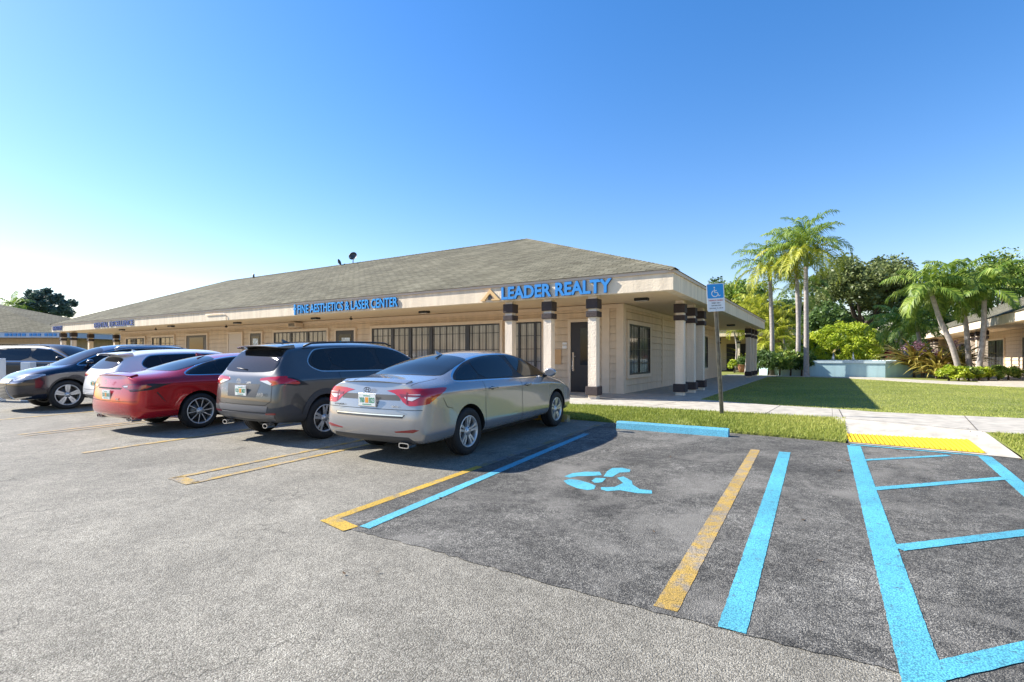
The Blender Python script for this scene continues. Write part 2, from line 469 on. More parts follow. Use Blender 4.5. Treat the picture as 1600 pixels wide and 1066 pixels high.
M['black'] = simple("black_plastic", (0.012, 0.012, 0.012), 0.45)
M['dkgrey'] = simple("dark_grey_metal", (0.05, 0.055, 0.06), 0.4)
M['white'] = simple("white_paint", (0.78, 0.78, 0.76), 0.45)
M['signwhite'] = simple("sign_white", (0.80, 0.80, 0.78), 0.4)
M['signblue'] = simple("sign_blue_sheet", (0.01, 0.30, 0.68), 0.4)
M['red'] = simple("sign_red", (0.6, 0.05, 0.04), 0.4)
M['rust'] = simple("rusted_post_metal", (0.33, 0.26, 0.17), 0.5, metal=0.3, noise=0.35, nscale=12)
M['chrome'] = simple("chrome", (0.75, 0.75, 0.76), 0.12, metal=1.0)
M['steel'] = simple("brushed_steel", (0.6, 0.6, 0.58), 0.3, metal=0.9)
M['fountain'] = stucco("fountain_blue_paint", (0.42, 0.60, 0.62), 0.06, 0.15)
M['fountain_rim'] = simple("fountain_rim_paint", (0.52, 0.63, 0.66), 0.5, noise=0.06)
M['water'] = simple("pool_water", (0.10, 0.25, 0.32), 0.05)
M['lawn'] = grass_ground("lawn_soil", (0.11, 0.135, 0.018), (0.24, 0.25, 0.05))
M['earth'] = grass_ground("distant_ground", (0.05, 0.08, 0.02), (0.09, 0.11, 0.04))
M['grass'] = foliage("grass_blades", (0.14, 0.19, 0.02), (0.31, 0.36, 0.055), (0.52, 0.50, 0.13), 0.5, 0.3, 0.6)
M['oak'] = foliage("oak_leaves", (0.07, 0.10, 0.028), (0.155, 0.195, 0.06), (0.30, 0.34, 0.12), 0.35, 0.4)
M['dkleaf'] = foliage("dark_leaves", (0.03, 0.065, 0.016), (0.075, 0.14, 0.03), (0.17, 0.26, 0.06), 0.6, 0.35)
M['bush'] = foliage("bright_bush_leaves", (0.12, 0.20, 0.010), (0.34, 0.44, 0.02), (0.62, 0.66, 0.06), 1.0, 0.35)
M['hedge'] = foliage("hedge_leaves", (0.05, 0.11, 0.012), (0.17, 0.28, 0.03), (0.42, 0.45, 0.12), 1.8, 0.3)
M['palm'] = foliage("palm_fronds", (0.06, 0.12, 0.014), (0.16, 0.26, 0.03), (0.36, 0.44, 0.08), 0.8, 0.4)
M['palm_yel'] = foliage("yellow_palm_fronds", (0.12, 0.16, 0.012), (0.32, 0.36, 0.025), (0.60, 0.56, 0.07), 0.9, 0.4)
M['silverpalm'] = foliage("far_tree_leaves", (0.04, 0.075, 0.06), (0.09, 0.15, 0.12), (0.18, 0.25, 0.21), 0.8, 0.2)
M['brom'] = foliage("bromeliad_leaves", (0.16, 0.035, 0.025), (0.28, 0.22, 0.04), (0.60, 0.52, 0.14), 2.5, 0.3)
M['flower'] = foliage("pink_flowers", (0.35, 0.10, 0.14), (0.55, 0.30, 0.38), (0.70, 0.5, 0.52), 2.0, 0.3)
M['redleaf'] = foliage("red_leaves", (0.25, 0.01, 0.04), (0.45, 0.03, 0.08), (0.6, 0.08, 0.12), 2.0, 0.3)
M['palmtrunk'] = simple("palm_trunk_bark", (0.34, 0.30, 0.27), 0.9, noise=0.25, nscale=9, bump=0.5, bscale=18)
M['shaft'] = simple("palm_crownshaft", (0.16, 0.22, 0.06), 0.5, noise=0.2)
M['bark'] = simple("tree_bark", (0.09, 0.07, 0.055), 0.95, noise=0.3, bump=0.6, bscale=14)
M['clay'] = simple("clay_pot", (0.30, 0.13, 0.07), 0.8)
# vehicles
def paint(name, col, metal=0.55, rough=0.32):
    return simple(name, col, rough, metal=metal, coat=1.0)
M['silver'] = paint("silver_car_paint", (0.33, 0.33, 0.335), 0.55, 0.25)
M['grey'] = paint("grey_car_paint", (0.095, 0.093, 0.088), 0.6, 0.32)
M['redpaint'] = paint("red_car_paint", (0.46, 0.004, 0.012), 0.4, 0.22)
M['whitepaint'] = paint("white_car_paint", (0.78, 0.78, 0.78), 0.0, 0.3)
M['navy'] = paint("dark_blue_car_paint", (0.007, 0.009, 0.02), 0.2, 0.2)
M['darkpaint'] = paint("dark_suv_paint", (0.004, 0.006, 0.012), 0.0, 0.35)
M['darkpaint'].node_tree.nodes["Principled BSDF"].inputs["Coat Weight"].default_value = 0.15
M['glass'] = simple("tinted_car_glass", (0.012, 0.015, 0.016), 0.02, spec=0.42)
M['seam'] = simple("panel_gap", (0.01, 0.01, 0.01), 0.8)
M['clad'] = simple("plastic_cladding", (0.045, 0.047, 0.05), 0.6)
M['tyre'] = simple("tyre_rubber", (0.012, 0.012, 0.012), 0.75, noise=0.2, nscale=20)
M['alloy'] = simple("alloy_rim", (0.62, 0.62, 0.61), 0.42, metal=0.7)
M['rimdark'] = simple("dark_rim", (0.02, 0.02, 0.02), 0.4)
M['disc'] = simple("brake_disc", (0.12, 0.12, 0.12), 0.4, metal=0.8)
M['lampred'] = simple("tail_lamp_red", (0.45, 0.004, 0.008), 0.12, coat=1)
M['lampdark'] = simple("dark_red_lamp", (0.22, 0.004, 0.008), 0.12, coat=1)
M['lampwhite'] = simple("clear_lamp", (0.62, 0.60, 0.58), 0.15, coat=1)
M['headlamp'] = simple("headlamp_glass", (0.55, 0.57, 0.6), 0.08, metal=0.3, coat=1)
M['plate'] = simple("licence_plate_white", (0.72, 0.74, 0.70), 0.4)
M['plategreen'] = simple("plate_green", (0.05, 0.28, 0.14), 0.4)
M['orange'] = simple("plate_orange", (0.75, 0.30, 0.04), 0.4)

def text_islands(s, width, height, extrude=0.02, bold=0.0, sx=None):
    """returns list of bmesh, one per character, laid in local XZ (x right, z up, front = -Y)"""
    cu = bpy.data.curves.new("t", 'FONT'); cu.body = s; cu.size = 1.0; cu.extrude = 0.0; cu.offset = bold
    cu.resolution_u = 3
    o = bpy.data.objects.new("t", cu); COL.objects.link(o)
    dg = bpy.context.evaluated_depsgraph_get(); dg.update()
    me = bpy.data.meshes.new_from_object(o.evaluated_get(dg))
    bpy.data.objects.remove(o); bpy.data.curves.remove(cu)
    bm = bmesh.new(); bm.from_mesh(me); bpy.data.meshes.remove(me)
    bmesh.ops.remove_doubles(bm, verts=bm.verts, dist=1e-5)
    xs = [v.co.x for v in bm.verts]; ys = [v.co.y for v in bm.verts]
    x0, x1, y0, y1 = min(xs), max(xs), min(ys), max(ys)
    kx = width / (x1 - x0); ky = height / (y1 - y0)
    bm.verts.ensure_lookup_table()
    seen = set(); out = []
    for v in bm.verts:
        if v.index in seen: continue
        st = [v]; seen.add(v.index); grp = []
        while st:
            a = st.pop(); grp.append(a)
            for e in a.link_edges:
                b_ = e.other_vert(a)
                if b_.index not in seen: seen.add(b_.index); st.append(b_)
        gs = set(g.index for g in grp)
        nb = bmesh.new(); mp = {}
        for g in grp: mp[g.index] = nb.verts.new(((g.co.x - x0) * kx, -extrude, (g.co.y - y0) * ky))
        fs = set(f for g in grp for f in g.link_faces)
        top = [nb.faces.new([mp[q.index] for q in f.verts]) for f in fs]
        nb.normal_update()
        if top and top[0].normal.y > 0: bmesh.ops.reverse_faces(nb, faces=top)
        bnd = [e for e in nb.edges if len(e.link_faces) == 1]
        r_ = bmesh.ops.extrude_edge_only(nb, edges=bnd)
        for q in r_['geom']:
            if isinstance(q, bmesh.types.BMVert): q.co.y += extrude
            elif isinstance(q, bmesh.types.BMFace): q.material_index = 1
        cx = sum(q.co.x for q in nb.verts) / len(nb.verts)
        out.append((cx, nb))
    bm.free()
    out.sort(key=lambda t: t[0])
    return [b_ for _, b_ in out]
# ------------------------------------------------------------------ ground and paving
K = 0.019
def lz(y): return K * y
KERB = [(-60.0, 9.75), (-38.0, 9.6), (-4.28, 9.05), (0.23, 8.62), (1.70, 8.47), (1.95, 8.40), (6.0, 8.05), (60.0, 4.0)]
def kerb_y(x):
    for (a, ya), (b_, yb) in zip(KERB, KERB[1:]):
        if a <= x <= b_: return ya + (yb - ya) * (x - a) / (b_ - a)
    return KERB[0][1] if x < KERB[0][0] else KERB[-1][1]
FZ = 0.38                                    # floor level of the walkways

bm = bmesh.new()
ys = [-400, -60, 0, 5, 10, 14, 400]
zs = [-1.45, -1.35, -0.09, 0.03, 0.10, 0.32, 0.32]
xs_ = [-400, -60, 60, 400]
g = [[bm.verts.new((x, y, z)) for x in xs_] for y, z in zip(ys, zs)]
for i in range(len(ys) - 1):
    for j in range(3): bm.faces.new((g[i][j], g[i][j + 1], g[i + 1][j + 1], g[i + 1][j]))
tag(obj_bm("ground", bm, M['earth']), kind='structure', label="distant flat ground around the buildings")

bm = bmesh.new()
xs_ = [-60, -45, -38, -30, -20, -12, -8, -4.28, 0.23, 1.7, 1.95, 6, 30, 60]
rows = [[bm.verts.new((x, y, lz(y))) for x in xs_] for y in (-60, -20, -5, 0)] + [[bm.verts.new((x, kerb_y(x) + 0.02, lz(kerb_y(x) + 0.02))) for x in xs_]]
for i in range(len(rows) - 1):
    for j in range(len(xs_) - 1): bm.faces.new((rows[i][j], rows[i][j + 1], rows[i + 1][j + 1], rows[i + 1][j]))
tag(obj_bm("parking_lot", bm, M['asph_light']), kind='structure', label="weathered light grey asphalt car park")

def wobble_strip(bm, a, b_, w, z=0.008, seg=None, jit=0.0022, w2=None):
    """painted line from a to b following the slope of the lot, slightly ragged"""
    a = Vector(a); b_ = Vector(b_); L = (b_ - a).length
    seg = seg or max(2, int(L / 0.035)); d = (b_ - a).normalized(); n = Vector((-d.y, d.x))
    w2 = w2 or w
    L_, R_ = [], []
    for i in range(seg + 1):
        t = i / seg; p = a.lerp(b_, t); ww = (w + (w2 - w) * t) / 2
        e = 0 if i in (0, seg) else 1
        pl = p + n * (ww + random.uniform(-jit, jit)); pr = p - n * (ww + random.uniform(-jit, jit))
        pl += d * random.uniform(-jit, jit) * (1 - e); pr += d * random.uniform(-jit, jit) * (1 - e)
        zz = 0.0045 + (z - 0.004) * 0.35
        L_.append(bm.verts.new((pl.x, pl.y, lz(pl.y) + zz))); R_.append(bm.verts.new((pr.x, pr.y, lz(pr.y) + zz)))
    for i in range(seg):
        bm.faces.new((R_[i], R_[i + 1], L_[i + 1], L_[i]))

# darker sealed bays, ragged near edge
bm = bmesh.new()
near = []
x = -3.42
while x < 9.0:
    near.append((x, 2.68 + 0.022 * math.sin(x * 1.7) + random.uniform(-0.014, 0.014))); x += 0.06
far = [(xx, kerb_y(xx) - 0.0) for xx in (9.0, 6.0, 1.95, 1.7, 0.23, -2.0, -3.42)]
left = [(-3.45 + random.uniform(-.012, .012), yy) for yy in np.arange(8.9, 2.7, -0.15)]
pts = near + far + left
f = bm.faces.new([bm.verts.new((px, py, lz(py) + 0.004)) for px, py in pts])
bmesh.ops.triangulate(bm, faces=bm.faces[:])
tag(obj_bm("sealed_asphalt", bm, M['asph_dark']), kind='structure', label="darker sealed asphalt of the accessible parking bays")

def marking(name, mat, strips, z=0.009, **k):
    bm = bmesh.new()
    for s in strips: wobble_strip(bm, s[0], s[1], s[2], z=z, **k)
    o = obj_bm(name, bm, mat); tag(o, kind='structure'); return o
# yellow bay lines (double lines joined at the near end)
marking("parking_line", M['yellow_old'], [((-6.08, 2.80), (-6.08, 8.6), 0.09), ((-5.68, 2.80), (-5.76, 8.6), 0.085), ((-6.12, 2.84), (-5.66, 2.80), 0.14)])["label"] = "double yellow line of the bay beside the grey car"
marking("parking_line", M['yellow'], [((-3.45, 2.78), (-3.475, 4.9), 0.095)], z=0.010)["label"] = "yellow line beside the blue bay line"
marking("parking_line", M['yellow'], [((-3.49, 2.77), (-3.13, 2.70), 0.13)], z=0.012)["label"] = "short yellow end mark joining the bay lines"
marking("parking_line", M['yellow_old'], [((-8.73, 2.88), (-8.70, 8.6), 0.12)])["label"] = "faded yellow line between the red and the grey car"
marking("parking_line", M['yellow_old'], [((-11.7, 2.98), (-11.75, 8.6), 0.12), ((-11.4, 2.98), (-11.45, 8.6), 0.06)])["label"] = "faded yellow line left of the red car"
marking("parking_line", M['yellow_old'], [((-14.7, 3.1), (-14.75, 8.6), 0.12)])["label"] = "faded yellow line in front of the dark blue car"
marking("parking_line", M['yellow_old'], [((-0.73, 2.71), (-0.83, 7.5), 0.125)], z=0.010, w2=0.11)["label"] = "worn yellow line in the middle of the dark bays"
marking("parking_line", M['yellow_shaded'], [((-3.475, 4.905), (-3.50, 8.6), 0.09)], z=0.010)["label"] = "worn yellow line with the shadow of the silver sedan in its colour"
# blue lines
marking("parking_line", M['blue'], [((-3.06, 2.77), (-3.30, 7.6), 0.105)], z=0.014)["label"] = "blue line on the left of the accessible bay"
marking("parking_line", M['blue'], [((-0.40, 2.67), (-0.485, 7.5), 0.13)], z=0.011)["label"] = "blue line on the right of the accessible bay"
hz = [((0.34, 1.2), (0.29, 8.42), 0.155)]
marking("parking_line", M['blue'], hz, z=0.012)["label"] = "long blue line edging the hatched access aisle"
marking("parking_line", M['blue'], [((1.42, 2.2), (1.62, 8.36), 0.13)], z=0.012)["label"] = "right blue line of the hatched access aisle"
marking("parking_line", M['blue'], [((0.36, 2.74), (1.40, 3.85), 0.11), ((0.39, 4.31), (1.45, 5.36), 0.10), ((0.36, 5.97), (1.53, 7.10), 0.10), ((0.34, 7.40), (1.26, 8.22), 0.075)], z=0.016)["label"] = "slanting blue hatch lines of the access aisle"
marking("parking_line", M['blue'], [((0.25, 8.50), (1.66, 8.37), 0.06)], z=0.018)["label"] = "thin blue line along the yellow ramp strip"

# wheelchair stencil on the asphalt (stencil pieces, world positions)
sten = SYMBOL = [
 [(978,245),(1010,232),(1060,226),(1120,226),(1128,240),(1080,243),(1030,244),(1000,250)],
 [(975,262),(1000,255),(1040,260),(1080,272),(1104,283),(1098,296),(1070,300),(1030,292),(990,276)],
 [(1135,245),(1150,224),(1170,211),(1210,210),(1243,217),(1240,227),(1200,229),(1186,237),(1170,247)],
 [(1087,262),(1105,250),(1145,252),(1130,268),(1100,271)],
 [(1190,250),(1215,245),(1248,262),(1252,278),(1280,296),(1328,301),(1330,314),(1270,312),(1230,305),(1200,300),(1150,304),(1125,297),(1125,288),(1180,287),(1214,271)]]
_t = math.atan(495 / 800); _F = (-math.sin(_t), math.cos(_t)); _Rr = (math.cos(_t), math.sin(_t))
def _lot(px, py):
    a = (px - 800) / 800; b_ = (558 - py) / 800
    d = (_F[0] + _Rr[0] * a, _F[1] + _Rr[1] * a, b_); t = 1.38 / (K * d[1] - d[2])
    return d[0] * t, d[1] * t
bm = bmesh.new()
for poly in sten:
    pts = [_lot(500 + u / 2.563, 650 + v / 2.563) for u, v in poly]
    vs = [bm.verts.new((x, y, lz(y) + 0.0065)) for x, y in pts]
    bm.faces.new(vs)
bmesh.ops.recalc_face_normals(bm, faces=bm.faces[:])
for f in bm.faces:
    if f.normal.z < 0: f.normal_flip()
tag(obj_bm("wheelchair_marking", bm, M['blue']), kind='structure', label="blue wheelchair stencil painted on the dark asphalt")

# ---- walkways (concrete sheets / slabs)
def slab(name, pts, z1, th=0.12, mat=None, label=None):
    bm = bmesh.new()
    zf = z1 if callable(z1) else (lambda x, y: z1)
    prism(bm, pts, lambda x, y: zf(x, y) - th, zf)
    bmesh.ops.recalc_face_normals(bm, faces=bm.faces[:])
    return tag(obj_bm(name, bm, mat or M['concrete']), kind='structure', label=label)
slab("walkway", [(-60, 10.0), (0.05, 10.0), (0.05, 11.75), (-1.09, 11.95), (-2.60, 12.6), (-2.60, 13.6), (-60, 13.6)], FZ, label="front walkway along the building")
slab("walkway", [(-4.9, 13.605), (-2.60, 13.605), (-2.62, 20), (-2.64, 28.8), (-2.3, 29.6), (-2.3, 31.4), (-4.9, 31.4)], FZ, label="covered walkway along the side of the building")
slab("path", [(0.055, 10.0), (1.77, 9.2), (3.0, 9.0), (40, 8.0), (40, 10.4), (6, 11.2), (2.76, 11.5), (0.72, 11.42), (0.055, 11.75)], FZ, label="concrete path crossing the lawn")
# curb ramp from the lot up to the path
def rz_(x, y):
    y0 = kerb_y(x); t = max(0, min(1, (y - y0) / 0.85)); return lz(y0) + 0.012 + (FZ - 0.004 - lz(y0) - 0.012) * t
bm = bmesh.new()
cols_ = [0.235, 0.8, 1.3, 1.66, 1.96]
rows = []
for t in (0, 0.12, 0.35, 0.6, 0.85, 1.0):
    row = []
    for i, x in enumerate(cols_):
        y0 = kerb_y(x); y1 = 10.02 - max(0, (x - 0.055)) * 0.466
        xx = x - t * (0.15 if i == 0 else 0.19 * i / 4)
        y = y0 + (y1 - y0) * t
        row.append(bm.verts.new((xx, y, lz(y0) + 0.008 + (FZ + 0.003 - lz(y0) - 0.008) * t)))
    rows.append(row)
for i in range(5):
    for j in range(4): bm.faces.new((rows[i][j], rows[i][j + 1], rows[i + 1][j + 1], rows[i + 1][j]))
tag(obj_bm("curb_ramp", bm, M['concrete']), kind='structure', label="concrete curb ramp behind the blue hatching")
def ramp_z(x, y):
    y0 = kerb_y(x); y1 = 10.02 - max(0, (x - 0.055)) * 0.466
    t = max(0, min(1, (y - y0) / (y1 - y0))); return lz(y0) + 0.008 + (FZ + 0.003 - lz(y0) - 0.008) * t
# tactile strip with ribs
bm = bmesh.new()
def tact(u, v, dz=0.0):      # u 0..1 across, v 0..1 in depth
    x = 0.245 + (1.665 - 0.245) * u; y = kerb_y(x) + 0.03 + 0.40 * v
    return (x - 0.04 * v * (1 - u) - 0.10 * v * u, y, ramp_z(x, y) + 0.008 + dz)
prev = None
nr = 27
for i in range(nr + 1):
    u = i / nr
    a, b_ = bm.verts.new(tact(u, 0)), bm.verts.new(tact(u, 1))
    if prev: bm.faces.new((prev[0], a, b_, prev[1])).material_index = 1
    prev = (a, b_)
for i in range(nr):
    u0, u1 = (i + 0.18) / nr, (i + 0.72) / nr
    q = [bm.verts.new(tact(u, v, h)) for u, v, h in ((u0, .03, .0), (u1, .03, .0), (u1, .97, .0), (u0, .97, .0), (u0 + .004, .04, .014), (u1 - .004, .04, .014), (u1 - .004, .96, .014), (u0 + .004, .96, .014))]
    for idx in ((4, 5, 6, 7), (0, 1, 5, 4), (1, 2, 6, 5), (2, 3, 7, 6), (3, 0, 4, 7)): bm.faces.new([q[k] for k in idx])
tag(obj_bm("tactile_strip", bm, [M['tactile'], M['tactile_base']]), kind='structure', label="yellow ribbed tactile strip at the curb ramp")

# control joints sawn in the pavement
def joint(pts, z, label):
    bm = bmesh.new()
    for a, b_ in pts:
        a, b_ = Vector(a), Vector(b_); n = (b_ - a).normalized(); n = Vector((-n.y, n.x)) * .006
        bm.faces.new([bm.verts.new((p.x, p.y, z)) for p in (a - n, b_ - n, b_ + n, a + n)])
    for f in bm.faces:
        f.normal_update()
        if f.normal.z < 0: f.normal_flip()
    tag(obj_bm("pavement_joint", bm, M['joint']), kind='structure', label=label)
joint([((x, 10.0), (x - .25, 13.3)) for x in np.arange(-30.0, -4.5, 1.6)] + [((-3.1, 10.0), (-2.75, 12.6)), ((-.95, 10.0), (-.85, 11.9))], FZ + .003, "joints across the front walkway")
joint([((-4.7, y), (-2.62, y)) for y in np.arange(15.4, 29, 1.6)], FZ + .003, "joints across the side walkway")
joint([((.20, 10.02), (.16, 11.7)), ((1.72, 9.26), (1.95, 11.4)), ((3.3, 9.0), (3.5, 11.4)), ((.22, 9.96), (1.70, 9.26))], FZ + .0045, "joints across the concrete path")
# a few dry leaves and bits of grit lying about
_r = random.Random(5)
for i in range(46):
    if i < 6: x, y = _r.uniform(1.2, 1.9), _r.uniform(9.0, 9.5); z = FZ + .006
    elif i < 24: x = _r.uniform(-3.4, 2.0); y = kerb_y(x) - abs(_r.gauss(.05, .12)); z = lz(y) + .010
    else: x, y = _r.uniform(-3.5, 1.5), _r.uniform(1.9, 8.4); z = lz(y) + .009
    if i < 6: z = max(z, ramp_z(x, y) + .004) if y < 9.9 else z
    bm = bmesh.new(); a = _r.uniform(0, 6.28); L_ = _r.uniform(.012, .034); w_ = L_ * _r.uniform(.3, .5)
    P = [(-L_, 0, 0), (-.2 * L_, -w_, .004), (L_, 0, .010), (.1 * L_, w_, .003)]
    bm.faces.new([bm.verts.new((px * math.cos(a) - py * math.sin(a), px * math.sin(a) + py * math.cos(a), pz)) for px, py, pz in P])
    o = obj_bm("dry_leaf", bm, M['leaf_litter']); o.location = (x, y, z); tag(o, "tiny dry brown leaf lying on the ground", "leaf", "dry leaves scattered on the pavement")
# path curving past the fountain
slab("path", [(-2.295, 29.75), (-0.94, 29.8), (0.7, 29.0), (1.9, 27.4), (3.0, 25.6), (4.2, 24.4), (5.35, 23.5), (9, 21.5), (9, 24.5), (5.9, 26.3), (4.6, 27.1), (3.4, 28.3), (2.3, 30.2), (2.3, 30.7), (-2.295, 30.7)], FZ + .004, label="narrow path curving past the fountain")
slab("walkway", [(5.2, 27.2), (6.0, 26.35), (12, 25.4), (12, 70), (5.2, 70)], FZ - 0.002, label="walkway in front of the right hand building")

# ---- lawns
def lawn(name, pts, zf, label, cuts=14):
    bm = bmesh.new()
    f = bm.faces.new([bm.verts.new((x, y, zf(x, y))) for x, y in pts])
    bmesh.ops.triangulate(bm, faces=[f])
    return tag(obj_bm(name, bm, M['lawn']), kind='structure', label=label)
def strip_z(x, y):
    y0 = kerb_y(x); t = max(0.0, min(1.0, (y - y0) / (10.0 - y0))); return lz(y0) + 0.035 + (FZ - 0.01 - lz(y0) - 0.035) * (t ** 0.8)
def grid_lawn(name, x0, x1, y0f, y1f, zf, nx, ny, label):
    bm = bmesh.new(); rows = []
    for j in range(ny + 1):
        row = []
        for i in range(nx + 1):
            x = x0 + (x1 - x0) * i / nx; a, b_ = y0f(x), y1f(x); y = a + (b_ - a) * j / ny
            row.append(bm.verts.new((x, y, zf(x, y))))
        rows.append(row)
    # skirt down to the asphalt
    row0 = [bm.verts.new((v.co.x, v.co.y - 0.004, lz(v.co.y) - 0.02)) for v in rows[0]]
    rows.insert(0, row0)
    for j in range(len(rows) - 1):
        for i in range(nx): bm.faces.new((rows[j][i], rows[j][i + 1], rows[j + 1][i + 1], rows[j + 1][i]))
    return tag(obj_bm(name, bm, M['lawn']), kind='structure', label=label)
grid_lawn("grass_strip", -60, 0.20, kerb_y, lambda x: 10.0 if x < 0.1 else 9.95, strip_z, 60, 6, "grass strip between car park and front walkway")
bm = bmesh.new()
bm.free(); bm = bmesh.new(); rows = []
for j in range(9):
    row = []; t_ = max(0, j - 1) / 7
    for i in range(31):
        u_ = (i / 30) ** 2; x = (1.962 - 0.20 * t_) * (1 - u_) + 40 * u_; a_ = kerb_y(x); y = a_ + (9.16 - (x - 2) * 0.028 - a_) * t_
        z_ = lz(a_) + 0.03 + (FZ - 0.006 - lz(a_) - 0.03) * min(1, t_ * 1.05)
        row.append(bm.verts.new((x, y, z_) if j else (x, y - .004, lz(y) - .02)))
    rows.append(row)
for j in range(8):
    for i in range(30): bm.faces.new((rows[j][i], rows[j][i + 1], rows[j + 1][i + 1], rows[j + 1][i]))
tag(obj_bm("grass_strip", bm, M['lawn']), kind='structure', label="grass beside the right of the curb ramp")
LAWN1 = [(-2.595, 12.62), (-1.09, 11.98), (0.06, 11.77), (0.72, 11.44), (2.76, 11.52), (6, 11.22), (40, 10.42), (40, 21.4), (9, 21.45), (5.35, 23.45), (4.2, 24.35), (3.0, 25.55), (1.9, 27.35), (0.7, 28.95), (-0.94, 29.75), (-2.29, 29.7), (-2.635, 28.8), (-2.615, 20)]
lawn("lawn", LAWN1, lambda x, y: FZ - 0.012, "open lawn between the buildings")
lawn("lawn", [(2.32, 30.2), (3.42, 28.32), (4.62, 27.12), (5.9, 26.32), (5.15, 27.2), (5.15, 34), (2.32, 31.5)], lambda x, y: FZ - 0.008, "small lawn between fountain and right hand building")
lawn("planting_bed", [(-12, 31.45), (-2.35, 31.45), (-2.29, 30.72), (5.15, 34.1), (5.15, 69), (-12, 69)], lambda x, y: FZ - 0.05, "planted ground behind the fountain")

# ---- grass blades
def pt_in(poly, X, Y):
    c = np.zeros(len(X), bool); n = len(poly)
    for i in range(n):
        x1, y1 = poly[i]; x2, y2 = poly[(i + 1) % n]
        if y1 == y2: continue
        cond = ((y1 > Y) != (y2 > Y)) & (X < (x2 - x1) * (Y - y1) / (y2 - y1) + x1)
        c ^= cond
    return c
def blades(name, X, Y, Z, h, wd, label, lean=0.6):
    # thin, patchy growth
    q_ = np.sin(X * 2.3 + 1.1 * np.sin(Y * 1.7)) + np.sin(Y * 3.1 + 1.4 * np.sin(X * 1.3 + 2)) + .8 * np.sin(X * 7.1 + Y * 5.3)
    kp = rng.random(len(X)) > np.clip((q_ - .9) * .45, 0, .75); X, Y, Z = X[kp], Y[kp], Z[kp]
    n = len(X)
    a = rng.uniform(0, 2 * np.pi, n); hh = h * rng.uniform(0.5, 1.25, n); ww = wd * rng.uniform(0.7, 1.3, n)
    la = rng.uniform(0, 2 * np.pi, n); ll = hh * rng.uniform(0.1, lean, n)
    P = np.stack([X, Y, Z - 0.01], 1); S = np.stack([np.cos(a), np.sin(a), np.zeros(n)], 1) * ww[:, None] / 2
    T = P + np.stack([np.cos(la) * ll, np.sin(la) * ll, hh], 1)
    V = np.concatenate([P - S, P + S, T], 1).reshape(-1, 3)
    Fq = np.arange(3 * n).reshape(n, 3)
    o = obj_np(name, V, Fq, M['grass'], nper=3)
    tag(o, label, kind='stuff'); return o
n = 95000
X = rng.uniform(-9.0, 0.22, n) ; Y = rng.uniform(8.6, 10.02, n)
ky = np.array([kerb_y(x) for x in X]); keep = (Y > ky - 0.03 * rng.random(n)) & (rng.random(n) < np.where(X < -5, .5, 1)); X, Y = X[keep], Y[keep]
Z = np.array([strip_z(x, y) for x, y in zip(X, Y)])
blades("grass", X, Y, Z, 0.05, 0.012, "coarse grass on the strip beside the wheel stop")
n = 30000
X = rng.uniform(1.76, 4.5, n); Y = rng.uniform(8.1, 9.15, n); ky = np.array([kerb_y(x) for x in X])
keep = (Y > ky + 0.0) & (Y < 9.12 - (X - 2) * 0.028) & (X > 1.99 - (Y - ky) * .25); X, Y = X[keep], Y[keep]
blades("grass", X, Y, np.full(len(X), 0.0) + np.array([lz(kerb_y(x)) + 0.035 + (FZ - 0.01 - lz(kerb_y(x)) - 0.035) * min(1, max(0, (y - kerb_y(x)) / 0.7)) for x, y in zip(X, Y)]), 0.045, 0.012, "coarse grass at the right edge of the curb ramp")
n = 210000
u = rng.random(n); Y = 11.3 + 19 * u ** 1.5; X = rng.uniform(-2.6, 10, n)
keep = pt_in(LAWN1, X, Y); X, Y = X[keep], Y[keep]
blades("grass", X, Y, np.full(len(X), FZ - 0.012), 0.03, 0.014, "short mown grass of the open lawn", 0.9)
# ------------------------------------------------------------------ main building
BX0, BX1, BY0, BY1 = -38.3, -2.85, 11.2, 29.7      # outline of the fascia
SOF, FTOP = 2.83, 3.27
WX0, WX1, WY0, WY1 = -35.2, -4.76, 13.4, 27.5       # outline of the walls
bld = empty("office_building", ((BX0 + BX1) / 2, (BY0 + BY1) / 2, 0))
tag(bld, "long beige office building with grey shingle hip roof and dark brown capped columns", "building")
def sub(o, parent):      # parent while keeping world coordinates of mesh data
    o.parent = parent
    o.matrix_parent_inverse = Matrix.Identity(4)
    p = Vector((0, 0, 0)); q = parent
    while q is not None: p += Vector(q.location); q = q.parent
    o.location = -p
    return o
_objbm = obj_bm
def part(name, bm, mat, parent, smooth=False):
    """mesh given in world coordinates, put under parent (parents carry no rotation)"""
    o = _objbm(name, bm, mat, None, smooth)
    off = Vector((0, 0, 0)); q = parent
    while q is not None: off += Vector(q.location); q = q.parent
    o.data.transform(Matrix.Translation(Vector((0, 0, 0))))
    o.parent = parent
    o.location = -off
    return o
# origin of the parts stays at world origin so Object texture coordinates equal world metres
def siding_wall(bm, a, b_, z0, z1, out, lap=0.205, th=0.16):
    """lapped boards from a to b (xy), outward normal out"""
    a = Vector(a); b_ = Vector(b_); o = Vector(out)
    prof = []
    z = z0
    while z < z1 - 0.01:
        zt = min(z + lap, z1)
        prof.append((0.019, z + (.010 if z > z0 else 0))); prof.append((-0.010, zt)); z = zt
        if z < z1 - 0.01: prof.append((-0.030, zt)); prof.append((-0.030, zt + .009))
    A = [bm.verts.new((a.x + o.x * d, a.y + o.y * d, z)) for d, z in prof]
    B = [bm.verts.new((b_.x + o.x * d, b_.y + o.y * d, z)) for d, z in prof]
    for i in range(len(prof) - 1): bm.faces.new((A[i], B[i], B[i + 1], A[i + 1]))
    # back
    q = [bm.verts.new(v) for v in ((a.x - o.x * th, a.y - o.y * th, z0), (b_.x - o.x * th, b_.y - o.y * th, z0), (b_.x - o.x * th, b_.y - o.y * th, z1), (a.x - o.x * th, a.y - o.y * th, z1))]
    bm.faces.new(q)
bm = bmesh.new()
